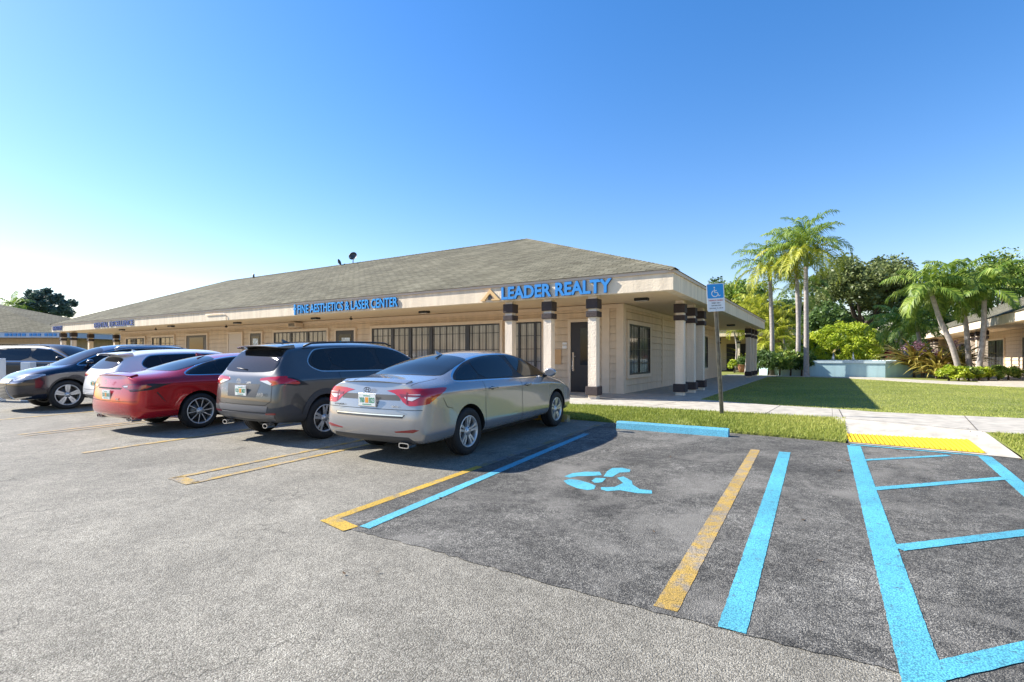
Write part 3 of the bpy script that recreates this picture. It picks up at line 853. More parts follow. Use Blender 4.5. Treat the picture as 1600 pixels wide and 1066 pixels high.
siding_wall(bm, (WX0, WY0), (WX1, WY0), FZ, SOF, (0, -1))
siding_wall(bm, (WX1, WY0), (WX1, WY1), FZ, SOF, (1, 0))
siding_wall(bm, (WX0, WY1), (WX1, WY1), FZ, SOF, (0, 1))
siding_wall(bm, (WX0, WY0), (WX0, WY1), FZ, SOF, (-1, 0))
bmesh.ops.recalc_face_normals(bm, faces=bm.faces[:])
part("wall", bm, M['siding'], bld)
bm = bmesh.new()                                    # corner boards, base and top boards
box(bm, WX1 - 0.17, WX1 + 0.035, WY0 - 0.035, WY0 + 0.17, FZ, SOF)
box(bm, WX0, WX1 - 0.175, WY0 - 0.034, WY0 - 0.003, SOF - 0.10, SOF - 0.001)
box(bm, WX1 + 0.003, WX1 + 0.034, WY0 + 0.175, WY1, SOF - 0.10, SOF - 0.001)
for xx in (-6.93 + 0.0,): pass
box(bm, -5.35, -5.13, WY0 - 0.034, WY0 - 0.0, FZ, SOF - 0.105)
for yy in (17.2, 21.5): box(bm, WX1 + 0.0, WX1 + 0.034, yy, yy + 0.10, FZ, SOF - 0.105)
part("corner_board", bm, M['trim'], bld)
# fascia, drip edge, soffit
bm = bmesh.new()
T = 0.22
box(bm, BX0, BX1, BY0, BY0 + T, SOF, FTOP - 0.07)
box(bm, BX1 - T, BX1, BY0 + T + 0.001, BY1 - T - 0.001, SOF, FTOP - 0.07)
box(bm, BX0, BX0 + T, BY0 + T + 0.001, BY1 - T - 0.001, SOF, FTOP - 0.07)
box(bm, BX0, BX1, BY1 - T, BY1, SOF, FTOP - 0.07)
part("fascia", bm, M['fascia'], bld)
bm = bmesh.new()
e = 0.035
box(bm, BX0 - e, BX1 + e, BY0 - e, BY0 + T, FTOP - 0.068, FTOP)
box(bm, BX1 - T, BX1 + e, BY0 + T + 0.001, BY1 + e, FTOP - 0.068, FTOP)
box(bm, BX0 - e, BX0 + T, BY0 + T + 0.001, BY1 + e, FTOP - 0.068, FTOP)
part("drip_edge", bm, M['trimtop'], bld)
bm = bmesh.new()
box(bm, BX0 + T + .001, BX1 - T - .001, BY0 + T + .001, BY1 - T - .001, SOF + 0.015, SOF + 0.10)
part("soffit", bm, M['soffit'], bld)
# roof
RZ, RY = 6.82, 20.45
RXR, RXL = -11.85, -36.6
ov = 0.06
v = [(BX0 - ov, BY0 - ov, FTOP + .004), (BX1 + ov, BY0 - ov, FTOP + .004), (BX1 + ov, BY1 + ov, FTOP + .004), (BX0 - ov, BY1 + ov, FTOP + .004), (RXL, RY, RZ), (RXR, RY, RZ)]
bm = bmesh.new()
q = [bm.verts.new(p) for p in v]
for idx, mi in (((0, 1, 5, 4), 0), ((1, 2, 5), 1), ((2, 3, 4, 5), 0), ((3, 0, 4), 1), ((3, 2, 1, 0), 0)):
    bm.faces.new([q[i] for i in idx]).material_index = mi
ro = part("roof", bm, [M['roof'], M['roof_side']], bld)
def off_of(o):
    off = Vector((0, 0, 0)); q_ = o
    while q_ is not None: off += Vector(q_.location); q_ = q_.parent
    return off
bm = bmesh.new()                                    # ridge and hip caps
def cap_run(a, b_, n, wdt=0.13):
    a, b_ = Vector(a), Vector(b_)
    d = (b_ - a).normalized(); s = d.cross(Vector((0, 0, 1))).normalized()
    for i in range(n):
        p = a.lerp(b_, i / n); r = a.lerp(b_, (i + 1.02) / n)
        vs = [bm.verts.new(x) for x in (p - s * wdt + Vector((0, 0, -.035)), p + Vector((0, 0, .035)), p + s * wdt + Vector((0, 0, -.035)), r - s * wdt + Vector((0, 0, -.045)), r + Vector((0, 0, .022)), r + s * wdt + Vector((0, 0, -.045)))]
        bm.faces.new((vs[0], vs[1], vs[4], vs[3])); bm.faces.new((vs[1], vs[2], vs[5], vs[4])); bm.faces.new((vs[0], vs[2], vs[1]))
cap_run(v[5], v[4], 110); cap_run(v[5], v[1], 64); cap_run(v[4], v[0], 50)
c_ = part("ridge_cap", bm, M['roof'], bld)
c_.parent = ro; c_.location = (0, 0, 0)

# windows and doors --------------------------------------------------
def window(parent, axis, plane, a0, a1, z0, z1, mull=(), bars_z=(), bar_step=0.0, trim=0.10, pane=None, sgn=1, lower_blank=None, heavy=()):
    """axis 'x': window lies in plane Y=plane facing -Y; axis 'y': plane X=plane facing sgn*X"""
    def bx(bm, u0, u1, d0, d1, zz0, zz1):
        if axis == 'x': box(bm, u0, u1, plane - d1, plane - d0, zz0, zz1)
        else:
            if sgn > 0: box(bm, plane + d0, plane + d1, u0, u1, zz0, zz1)
            else: box(bm, plane - d1, plane - d0, u0, u1, zz0, zz1)
    bm = bmesh.new()
    fw = 0.045
    bx(bm, a0, a0 + fw, .022, .062, z0, z1); bx(bm, a1 - fw, a1, .022, .062, z0, z1)
    bx(bm, a0 + fw, a1 - fw, .022, .062, z0, z0 + fw); bx(bm, a0 + fw, a1 - fw, .022, .062, z1 - fw, z1)
    for m_ in mull: bx(bm, m_ - .035, m_ + .035, .022, .060, z0 + fw, z1 - fw)
    for m_ in heavy: bx(bm, m_ - .07, m_ + .07, .022, .064, z0 + fw, z1 - fw)
    wn_ = part("window", bm, M['frame'], parent)
    if bars_z or bar_step:
        bm = bmesh.new()
        for bz in bars_z: bx(bm, a0 + fw, a1 - fw, .040, .052, bz - .009, bz + .009)
        if bar_step:
            n_ = int(round((a1 - a0) / bar_step))
            for i in range(1, n_):
                u = a0 + (a1 - a0) * i / n_; bx(bm, u - .008, u + .008, .041, .053, z0 + fw, z1 - fw)
        g_ = part("window_bars", bm, M['frame'], wn_)
        g_.location = (0, 0, 0)
    bm = bmesh.new(); bx(bm, a0 + .01, a1 - .01, .0215, .030, z0 + .01, z1 - .01)
    p_ = part("pane", bm, pane or M['pane'], wn_); p_.location = (0, 0, 0)
    if trim:
        bm = bmesh.new()
        bx(bm, a0 - trim, a0 - .001, .0, .075, z0 - trim, z1 + trim); bx(bm, a1 + .001, a1 + trim, .0, .075, z0 - trim, z1 + trim)
        bx(bm, a0 - .001, a1 + .001, .0, .075, z1 + .001, z1 + trim); bx(bm, a0 - .001, a1 + .001, .0, .075, z0 - trim, z0 - .001)
        t_ = part("window_trim", bm, M['trim'], wn_); t_.location = (0, 0, 0)
    return wn_
WT = 2.43
window(bld, 'x', WY0, -14.33, -8.70, 0.75, WT, heavy=(-13.3, -12.45, -11.5, -9.95), bars_z=(2.14, 1.62, 1.15), bar_step=0.27)
window(bld, 'x', WY0, -8.28, -7.22, 0.75, WT, mull=(-8.0, -7.45), bars_z=(2.02, 1.62, 1.25), bar_step=0.27)
window(bld, 'x', WY0, -20.3, -16.87, 1.0, WT, heavy=(-19.15, -18.05), bars_z=(2.0,), bar_step=0.28)
window(bld, 'x', WY0, -31.2, -28.9, 0.75, WT, heavy=(-30.4,), bars_z=(2.1, 1.6), bar_step=0.5, pane=M['pane_dark'])
window(bld, 'x', WY0, -34.3, -32.1, 0.75, WT, heavy=(-33.2,), bars_z=(2.1, 1.6), bar_step=0.5, pane=M['pane_dark'])
window(bld, 'y', WX1, 13.75, 15.72, 0.88, 2.30, mull=(14.72,), bars_z=(1.95, 1.60, 1.20), bar_step=0.246, pane=M['pane_dark'])
window(bld, 'y', WX1, 22.7, 24.6, 0.88, 2.30, mull=(23.6,), bars_z=(1.6,), bar_step=0.4, pane=M['pane_dark'])

def door(a0, a1, z1, mat, glass=None, handle_left=True, louvre=False, sign=False):
    bm = bmesh.new(); box(bm, a0, a1, WY0 - .055, WY0 - .022, FZ + .01, z1)
    d = part("door", bm, mat, bld)
    bm = bmesh.new(); t = .09
    box(bm, a0 - t, a0 - .002, WY0 - .075, WY0, FZ, z1 + t); box(bm, a1 + .002, a1 + t, WY0 - .075, WY0, FZ, z1 + t); box(bm, a0 - .002, a1 + .002, WY0 - .075, WY0, z1 + .002, z1 + t)
    part("door_frame", bm, M['trim'], d).location = (0, 0, 0)
    if glass:
        g0, g1, gz0, gz1 = glass
        bm = bmesh.new(); box(bm, g0, g1, WY0 - .062, WY0 - .054, gz0, gz1)
        part("door_glass", bm, M['doorglass'], d).location = (0, 0, 0)
    hx = a0 + .08 if handle_left else a1 - .08
    if not louvre:
        bm = bmesh.new(); box(bm, hx - .03, hx + .03, WY0 - .075, WY0 - .055, 0.98, 1.52, bevel=.005); tube(bm, [(hx, WY0 - .075, 1.40), (hx, WY0 - .12, 1.40), (hx + .1, WY0 - .12, 1.40)], .011, 6)
        part("door_handle", bm, M['chrome'], d).location = (0, 0, 0)
    else:
        bm = bmesh.new()
        for i in range(24): box(bm, a0 + .12, a1 - .12, WY0 - .068, WY0 - .056, 0.8 + i * .05, 0.83 + i * .05)
        part("louvre", bm, M['trim'], d).location = (0, 0, 0)
    return d
door(-6.28, -5.55, 2.37, M['door'], (-5.98, -5.66, 1.15, 2.2))
door(-16.31, -15.29, 2.40, M['door'], (-16.15, -15.45, 0.7, 2.25))
door(-22.05, -21.23, 2.43, M['frame'], (-21.92, -21.36, 0.7, 2.3))
door(-23.79, -22.75, 2.44, M['beige_door'], None, louvre=True)
door(-27.6, -25.7, 2.45, M['door'], (-27.3, -26.0, 0.7, 2.35))
# stickers on the glass doors
def sheet(name, x0, x1, z0, z1, y, mat, label, cat):
    bm = bmesh.new(); box(bm, x0, x1, y - .006, y, z0, z1)
    return tag(obj_bm(name, bm, mat), label, cat)
M['poster'] = simple("poster_print", (0.55, 0.62, 0.66), 0.4, noise=0.6, nscale=9)
M['cyan'] = simple("cyan_print", (0.02, 0.42, 0.6), 0.4)
sheet("notice", -15.98, -15.52, 1.75, 2.12, WY0 - .063, M['poster'], "pale printed poster on the dark door beside the bright blue lettering", "poster")
sheet("notice", -16.10, -16.0, 1.55, 2.0, WY0 - .063, M['cyan'], "narrow cyan sticker on the glass of the dark door", "sticker")
sheet("notice", -6.56, -6.42, 1.74, 1.80, WY0 - .021, M['white'], "upper small white notice beside the brown entrance door", "notice")
sheet("notice", -6.56, -6.42, 1.62, 1.71, WY0 - .021, M['white'], "lower small white notice beside the brown entrance door", "notice")
M['patch'] = simple("bare_board_patch", (0.60, 0.36, 0.17), 0.7)
sheet("mailbox_mark", -6.83, -6.60, 1.17, 1.60, WY0 - .021, M['patch'], "orange tan rectangle on the wall between column and brown door", "panel")
sheet("notice", -26.95, -26.4, 1.55, 1.62, WY0 - .063, M['white'], "upper white strip on the far dark glass door", "sticker")
sheet("notice", -26.95, -26.4, 1.40, 1.46, WY0 - .063, M['white'], "lower white strip on the far dark glass door", "sticker")
sheet("notice", -21.85, -21.45, 1.5, 2.2, WY0 - .063, M['poster'], "pale notices behind the narrow glass door", "poster")

# columns
def column(x, y, z1=SOF, parent=None, wdt=0.105):
    bm = bmesh.new(); s = wdt
    box(bm, x - s, x + s, y - s, y + s, FZ, z1 + 0.014)
    c = part("column", bm, M['column'], parent or bld)
    c2 = 0.145
    for (a, b_) in ((2.53, 2.76), (2.33, 2.465)):
        bm = bmesh.new(); box(bm, x - c2, x + c2, y - c2, y + c2, a, b_, bevel=.012); o = part("column_cap", bm, M['brown'], c); o.location = (0, 0, 0)
    bm = bmesh.new(); box(bm, x - c2 - .01, x + c2 + .01, y - c2 - .01, y + c2 + .01, FZ + .09, FZ + .30, bevel=.015); o = part("column_base", bm, M['brown'], c); o.location = (0, 0, 0)
    return c
for x in (-7.11, -5.97, -4.77): column(x, 11.42)
for y in (13.7, 14.93, 16.15): column(-3.3, y)
for y in (27.0, 28.2, 29.35): column(-3.3, y)
for y in (11.6, 12.9, 14.2, 15.5): column(-37.9, y)
for x in (-36.4,): column(x, 11.6)

# soffit fittings -----------------------------------------------------
def light_fixture(x, y, label):
    t = empty("soffit_light", (x, y, SOF))
    tag(t, label, "light fixture", "light fixtures under the eaves")
    bm = bmesh.new(); box(bm, x - .17, x + .17, y - .09, y + .09, SOF - .055, SOF + .014, bevel=.012); part("housing", bm, M['black'], t)
    bm = bmesh.new(); box(bm, x - .13, x + .13, y - .065, y + .065, SOF - .068, SOF - .0555); part("lens", bm, M['lampwhite'], t)
light_fixture(-16.17, 12.3, "soffit light under the bright blue lettering")
light_fixture(-10.96, 12.4, "soffit light above the long window next to the first column")
light_fixture(-21.1, 12.2, "soffit light above the narrow beige door")
light_fixture(-26.0, 11.9, "soffit light above the far dark glass door")
light_fixture(-31.6, 12.1, "soffit light under the navy lettering")
light_fixture(-3.95, 12.5, "soffit light at the building corner near the sign post")
light_fixture(-3.75, 24.8, "soffit light over the side walkway by the far columns")
def camera_fix(x, y, label):
    t = empty("security_camera", (x, y, SOF)); tag(t, label, "camera", "security cameras under the eaves")
    bm = bmesh.new(); tube(bm, [(x, y, SOF + .014), (x, y, SOF - .07)], .02, 8); part("bracket", bm, M['dkgrey'], t)
    bm = bmesh.new(); lathe(bm, [(0.001, -.12), (.03, -.118), (.055, -.095), (.06, -.07), (.05, -.05), (.001, -.05)], 14, 'z', off=(x, y, SOF)); part("dome", bm, M['black'], t, True)
camera_fix(-14.6, 12.6, "dark dome camera under the eave above the blue poster door")
camera_fix(-28.4, 12.3, "dark camera under the eave between navy lettering and far light")
camera_fix(-23.2, 12.9, "small camera under the eave left of the beige door")
t = empty("vent_box", (-18.6, 13.2, 2.6)); tag(t, "beige vent box on the wall near the barred window", "vent")
bm = bmesh.new(); box(bm, -18.85, -18.35, 13.0, 13.36, 2.60, 2.77, bevel=.01); part("housing", bm, M['trim'], t)
bm = bmesh.new()
for i in range(5): box(bm, -18.80, -18.40, 12.985, 12.999, 2.625 + i * .027, 2.637 + i * .027)
part("grille", bm, M['dkgrey'], t)
# conduit on the fascia
bm = bmesh.new(); tube(bm, [(-21.6, 11.17, 3.1), (-20.3, 11.17, 3.1), (-20.1, 11.17, 3.02), (-20.08, 11.17, 2.82)], .014, 6)
tag(obj_bm("conduit", bm, M['trimtop']), "thin bent conduit on the fascia left of the bright blue lettering", "pipe")

# lettering ------------------------------------------------------------
def sign(text, x0, x1, z0, z1, mat, label, depth=0.06, bold=0.035, y=BY0):
    t = empty("sign_lettering", (x0, y, z0)); tag(t, label, "sign")
    for b_ in text_islands(text, x1 - x0, z1 - z0, depth, bold):
        bmesh.ops.translate(b_, verts=b_.verts[:], vec=(0, -.004, 0))
        obj_bm("letter", b_, [mat, M['sign_side']], t)
    return t
sign("LEADER REALTY", -7.22, -4.22, 2.86, 3.185, M['sign_blue'], "blue raised letters reading LEADER REALTY on the fascia")
sign("FINE AESTHETICS & LASER CENTER", -15.61, -10.90, 2.88, 3.17, M['sign_blue2'], "bright blue raised letters reading FINE AESTHETICS & LASER CENTER", depth=.05, bold=.02)
sign("DENTAL EXCELLENCE", -32.39, -28.0, 2.89, 3.15, M['sign_navy'], "navy raised letters reading DENTAL EXCELLENCE on the fascia", depth=.03, bold=0.012)
sign("DENTIST", -38.1, -36.7, 2.90, 3.14, M['sign_navy'], "navy raised letters reading DENTIST at the left end of the fascia", depth=.03, bold=0.012)
def extr(polys, y, d, mat, name, parent):
    bm = bmesh.new()
    for poly in polys:
        a = [bm.verts.new((x, y - d, z)) for x, z in poly]; b_ = [bm.verts.new((x, y, z)) for x, z in poly]; n_ = len(poly)
        bm.faces.new(a); bm.faces.new(b_[::-1])
        for i in range(n_): bm.faces.new((a[i], b_[i], b_[(i + 1) % n_], a[(i + 1) % n_]))
    bmesh.ops.recalc_face_normals(bm, faces=bm.faces[:])
    return part(name, bm, mat, parent)
t = empty("roof_emblem", (-7.58, BY0, 2.87)); tag(t, "gold triangular roof emblem left of the LEADER REALTY letters", "sign")
ax, az, aw, ah = -7.58, 2.865, 0.30, 0.30
extr([[(ax - aw, az), (ax - aw + .13, az), (ax - aw + .13, az + .035), (ax - .155, az + .035), (ax, az + ah - .11), (ax, az + ah), (ax - aw + .03, az + .035), (ax - aw, az + .03)]], BY0 - .004, .05, M['gold'], "emblem_left", t)
extr([[(ax + aw, az), (ax + aw, az + .03), (ax + aw - .03, az + .035), (ax + .001, az + ah), (ax + .001, az + ah - .11), (ax + .155, az + .035), (ax + .04, az + .035), (ax + .04, az)]], BY0 - .004, .05, M['gold'], "emblem_right", t)
extr([[(ax - .07, az + .02), (ax + .03, az + .02), (ax + .03, az + .10), (ax - .02, az + .145), (ax - .07, az + .10)]], BY0 - .004, .03, M['dkgrey'], "emblem_house", t)
t = empty("figure_emblem", (-15.75, BY0, 2.85)); tag(t, "small blue figure emblem left of the FINE AESTHETICS letters", "sign")
fx, fz = -15.78, 2.84
extr([[(fx - .03, fz), (fx + .03, fz), (fx + .035, fz + .15), (fx + .08, fz + .22), (fx + .02, fz + .27), (fx - .03, fz + .26), (fx - .09, fz + .19), (fx - .035, fz + .17)]], BY0 - .004, .05, M['sign_blue2'], "figure_body", t)
extr([[(fx + .045 * math.cos(a), fz + .32 + .045 * math.sin(a)) for a in [k * math.pi / 5 for k in range(10)]]], BY0 - .004, .05, M['sign_blue2'], "figure_head", t)

# satellite dishes behind the ridge ---------------------------------------
def dish(x, y, z, r, az, label, flip=False):
    t = empty("satellite_dish", (x, y, z)); tag(t, label, "satellite dish", "satellite dishes on the roof ridge")
    bm = bmesh.new(); tube(bm, [(0, 0, -.35), (0, 0, .0), (.0, .05, .12)], .025, 8); obj_bm("mast", bm, M['dkgrey'], t)
    bm = bmesh.new(); lathe(bm, [(0.001, .06), (r * .5, .04), (r, -.03), (r + .01, -.032), (r * .5, .02), (.001, .04)], 24, 'y')
    bmesh.ops.rotate(bm, verts=bm.verts[:], matrix=Matrix.Rotation(az, 3, 'Z') @ Matrix.Rotation(R(-18), 3, 'X'))
    bmesh.ops.translate(bm, verts=bm.verts[:], vec=(0, 0, .25)); obj_bm("reflector", bm, M['dkgrey'], t)
    bm = bmesh.new(); tube(bm, [(0, 0, .05), tuple(Matrix.Rotation(az, 3, 'Z') @ Vector((0, -.35, .08)))], .012, 6); box(bm, *[q_ for c0 in (Matrix.Rotation(az, 3, 'Z') @ Vector((0, -.37, .10))) for q_ in (c0 - .04, c0 + .04)]); obj_bm("feed_arm", bm, M['dkgrey'], t)
dish(-23.35, 20.3, 6.95, 0.24, R(25), "larger round satellite dish on the roof ridge")
dish(-24.55, 20.3, 6.72, 0.17, R(110), "smaller satellite dish on the ridge seen edge on, left of the other")
bm = bmesh.new(); tube(bm, [(-33.0, 20.2, 6.7), (-33.0, 20.2, 6.98)], .06, 8)
tag(obj_bm("roof_vent", bm, M['dkgrey']), "small vent pipe on the far roof ridge", "vent pipe")

# ------------------------------------------------------------------ other buildings
def simple_building(name, label, fx0, fx1, fy0, fy1, wx0, wx1, wy0, wy1, rz, axis_ridge='x', fmat=None, hip=None, roof=True):
    b_ = empty(name, ((fx0 + fx1) / 2, (fy0 + fy1) / 2, 0)); tag(b_, label, "building")
    bm = bmesh.new()
    for s in (((wx0, wy0), (wx1, wy0), (0, -1)), ((wx1, wy0), (wx1, wy1), (1, 0)), ((wx0, wy1), (wx1, wy1), (0, 1)), ((wx0, wy0), (wx0, wy1), (-1, 0))): siding_wall(bm, s[0], s[1], FZ, SOF, s[2])
    bmesh.ops.recalc_face_normals(bm, faces=bm.faces[:]); part("wall", bm, M['siding'], b_)
    bm = bmesh.new()
    box(bm, fx0, fx1, fy0, fy0 + T, SOF, FTOP - .05); box(bm, fx0, fx1, fy1 - T, fy1, SOF, FTOP - .05)
    box(bm, fx1 - T, fx1, fy0 + T + .001, fy1 - T - .001, SOF, FTOP - .05); box(bm, fx0, fx0 + T, fy0 + T + .001, fy1 - T - .001, SOF, FTOP - .05)
    part("fascia", bm, fmat or M['fascia'], b_)
    bm = bmesh.new(); box(bm, fx0 + T + .001, fx1 - T - .001, fy0 + T + .001, fy1 - T - .001, SOF + .015, SOF + .1); part("soffit", bm, M['soffit'], b_)
    bm = bmesh.new(); o_ = .06
    e4 = [(fx0 - o_, fy0 - o_), (fx1 + o_, fy0 - o_), (fx1 + o_, fy1 + o_), (fx0 - o_, fy1 + o_)]
    q_ = [bm.verts.new((x, y, FTOP - .046)) for x, y in e4]
    cx, cy = (fx0 + fx1) / 2, (fy0 + fy1) / 2
    if axis_ridge == 'x':
        h_ = hip or (fy1 - fy0) / 2
        r0, r1 = bm.verts.new((fx0 + h_, cy, rz)), bm.verts.new((fx1 - h_, cy, rz))
        for f_, mi in (((q_[0], q_[1], r1, r0), 0), ((q_[1], q_[2], r1), 1), ((q_[2], q_[3], r0, r1), 0), ((q_[3], q_[0], r0), 1)): bm.faces.new(f_).material_index = mi
    else:
        h_ = hip or (fx1 - fx0) / 2
        r0, r1 = bm.verts.new((cx, fy0 + h_, rz)), bm.verts.new((cx, fy1 - h_, rz))
        for f_, mi in (((q_[0], q_[1], r0), 0), ((q_[1], q_[2], r1, r0), 1), ((q_[2], q_[3], r1), 0), ((q_[3], q_[0], r0, r1), 1)): bm.faces.new(f_).material_index = mi
    bm.faces.new(q_[::-1])
    part("roof", bm, [M['roof'], M['roof_side']], b_)
    return b_
# left far building
lb = simple_building("office_building", "far left building with a grey shingle roof behind the parked dark vehicles", -79.1, -49.1, 6.1, 18.1, -77, -51, 8.2, 16.5, 6.2, 'x', simple("pale_blue_fascia", (0.42, 0.50, 0.62), 0.6, noise=.05), hip=12.5)
window(lb, 'x', 8.2, -58, -53, .9, 2.4, heavy=(-55.5,), bars_z=(1.6,), bar_step=.6, pane=M['pane_dark'])
bm = bmesh.new(); part_x = -53.6
blk = empty("faded_lettering", (-51.5, 6.1, 2.95))
for i in range(11):
    bm2 = bmesh.new(); wx = (.26, .18, .24, .2, .26, .16, .24, .22, .2, .26, .2)[i]; box(bm2, part_x, part_x + wx, 6.04, 6.098, 2.93, 3.12, bevel=.01); part_x += wx + .10 + (.2 if i in (4, 7) else 0)
    o_ = part("letter_block", bm2, M['sign_blue'], blk)
bm.free()
tag(blk, "row of illegible blue letters on the far left building's pale fascia", "sign")
lb.rotation_euler = (0, 0, R(31.75))
_v = Vector((-51.5 + 64.1, 6.1 - 12.1)); _c, _s = math.cos(R(31.75)), math.sin(R(31.75))
blk.location = (-64.1 + _v.x * _c - _v.y * _s, 12.1 + _v.x * _s + _v.y * _c, 2.95); blk.rotation_euler = (0, 0, R(31.75))
# right hand building, its fascia faces the lawn
rb = simple_building("office_building", "right hand beige building with a low shingle roof behind the leaning palms", 6.45, 24, 18.5, 66, 8.3, 22, 21.5, 64, 7.0, 'y')
for y0_, y1_, pn in ((29.6, 33.2, M['pane_dark']), (24.8, 28.2, M['pane_dark']), (38.5, 42.0, M['pane_dark']), (46, 50, M['pane_dark'])):
    window(rb, 'y', 8.3, y0_, y1_, .75, 2.35, heavy=((y0_ + y1_) / 2,), bars_z=(1.6,), bar_step=.5, pane=pn, sgn=-1)
for y0_ in (34.3, 44.0):
    bm = bmesh.new(); box(bm, 8.24, 8.28, y0_, y0_ + .95, FZ + .02, 2.35); d = part("door", bm, M['door'], rb)
for y_ in (35.6, 36.9, 38.2, 50, 51.3, 52.6): column(6.9, y_, parent=rb)
# rear building across the courtyard
kb = simple_building("office_building", "rear beige building seen past the far columns behind the palms", -16, -1.9, 38.5, 52, -14, -3.6, 41, 50, 6.0, 'x')
for x in (-5.4, -6.7, -2.4): column(x, 38.9, parent=kb)
bm = bmesh.new(); box(bm, -6.5, -4.0, 40.94, 40.975, FZ + .02, 2.35); part("door", bm, M['door'], kb)
# ------------------------------------------------------------------ vehicles
# local frame: x forward, y to the left, z up, origin on the ground midway between the axles
KN = 9
def cage_to_mesh(st, rear_dx, front_dx, rear_bow, front_bow, sub, crease, zrow):
    """st: list of dicts from rear to front"""
    bm = bmesh.new()
    cl = bm.edges.layers.float.new('crease_edge')
    ns = len(st)
    ring = []
    for i, s in enumerate(st):
        W, zb, z5, y5, z6, y6, z8 = s['W'], s['zb'], s['z5'], s['y5'], s['z6'], s['y6'], s['z8']
        z4 = z5 - s.get('d4', 0.10)
        row = [(W * .80, zb), (W * s.get('k1', .965), zb + .05), (W * s.get('k2', .995), zrow[0]), (W * s.get('k3', .984), zrow[1]), (W * s.get('k4', .99), z4), (y5, z5), (y6, z6), (y6 * .55, z6 + (z8 - z6) * .72), (0.0, z8)]
        t = 1.0 if i in (0, ns - 1) else (0.5 if i in (1, ns - 2) else 0.0)
        dxs = rear_dx if i < ns / 2 else front_dx
        L = []; Rr = []
        for k, (y, z) in enumerate(row):
            x = s['x'] + (dxs[k] * t if k < len(dxs) else 0) + s.get('cx', {}).get(k, 0)
            if k == 8:
                v = bm.verts.new((x, 0, z)); L.append(v); Rr.append(v)
            else:
                L.append(bm.verts.new((x, y, z))); Rr.append(bm.verts.new((x, -y, z)))
        ring.append((L, Rr))
    def face(vs):
        try: return bm.faces.new(vs)
        except ValueError: return None
    for i in range(ns - 1):
        for side in (0, 1):
            A, B = ring[i][side], ring[i + 1][side]
            for k in range(KN - 1):
                q = (A[k], B[k], B[k + 1], A[k + 1]) if side == 1 else (A[k], A[k + 1], B[k + 1], B[k])
                face(q)
        f = face((ring[i][0][0], ring[i + 1][0][0], ring[i + 1][1][0], ring[i][1][0]))
        if f: f.material_index = 1
    for end in (0, ns - 1):
        s = st[end]; bow = rear_bow if end == 0 else front_bow; dxs = rear_dx if end == 0 else front_dx
        L, Rr = ring[end]
        y5 = s['y5']
        ys = [L[6].co.y, L[7].co.y, 0.0]
        rows = []
        for k in range(6):
            yk = L[k].co.y
            row = [L[k]]
            for j, yy in enumerate(ys):
                if k == 5: row.append((L[6], L[7], L[8])[j])
                else:
                    y = yy * yk / y5
                    row.append(bm.verts.new((L[k].co.x + bow[k] * (1 - (y / yk) ** 2), y, L[k].co.z)))
            for j in (1, 0):
                if k == 5: row.append((Rr[7], Rr[6])[1 - j])
                else:
                    y = -ys[j] * yk / y5
                    row.append(bm.verts.new((L[k].co.x + bow[k] * (1 - (y / yk) ** 2), y, L[k].co.z)))
            row.append(Rr[k])
            rows.append(row)
        for k in range(5):
            for j in range(6):
                q = (rows[k][j], rows[k + 1][j], rows[k + 1][j + 1], rows[k][j + 1])
                face(q if end == 0 else q[::-1])
    bm.verts.index_update()
    # creases
    for i in range(ns - 1):
        for side in (0, 1):
            for k, c in crease.get('rows', {}).items():
                e = bm.edges.get((ring[i][side][k], ring[i + 1][side][k]))
                if e: e[cl] = c
    for i, c in crease.get('st', {}).items():
        i = i % ns
        for side in (0, 1):
            for k in crease.get('st_k', (5, 6, 7)):
                if k + 1 < KN:
                    e = bm.edges.get((ring[i][side][k], ring[i][side][k + 1]))
                    if e: e[cl] = c
    bmesh.ops.recalc_face_normals(bm, faces=bm.faces[:])
    me = bpy.data.meshes.new("cage"); bm.to_mesh(me); bm.free()
    return me

def mod_eval(o):
    dg = bpy.context.evaluated_depsgraph_get(); dg.update()
    me = bpy.data.meshes.new_from_object(o.evaluated_get(dg))
    return me

def spoly(pts, it=2, sharp=()):
    """Chaikin rounding, keeping points whose index is in sharp"""
    P = [(Vector(p), i in sharp) for i, p in enumerate(pts)]
    for _ in range(it):
        Q = []; n = len(P)
        for i in range(n):
            a, b_ = P[i], P[(i + 1) % n]
            q = a[0].lerp(b_[0], .25); r_ = a[0].lerp(b_[0], .75)
            if a[1]: Q.append(a)
            else: Q.append((q, False))
            if not b_[1]: Q.append((r_, False))
        P = Q
    return [tuple(p) for p, _ in P]

def grow(pts, d):
    n = len(pts); A = sum(pts[i][0] * pts[(i + 1) % n][1] - pts[(i + 1) % n][0] * pts[i][1] for i in range(n))
    s = 1 if A > 0 else -1
    out = []
    for i in range(n):
        a, b_, c = Vector(pts[i - 1]), Vector(pts[i]), Vector(pts[(i + 1) % n])
        e1 = (b_ - a); e2 = (c - b_)
        if e1.length < 1e-6: e1 = e2
        if e2.length < 1e-6: e2 = e1
        n1 = Vector((e1.y, -e1.x)).normalized() * s; n2 = Vector((e2.y, -e2.x)).normalized() * s
        m = (n1 + n2); L = m.length
        m = m / L if L > 1e-6 else n1
        k = 1 / max(0.35, m.dot(n1))
        out.append(tuple(b_ + m * d * min(k, 2)))
    return out

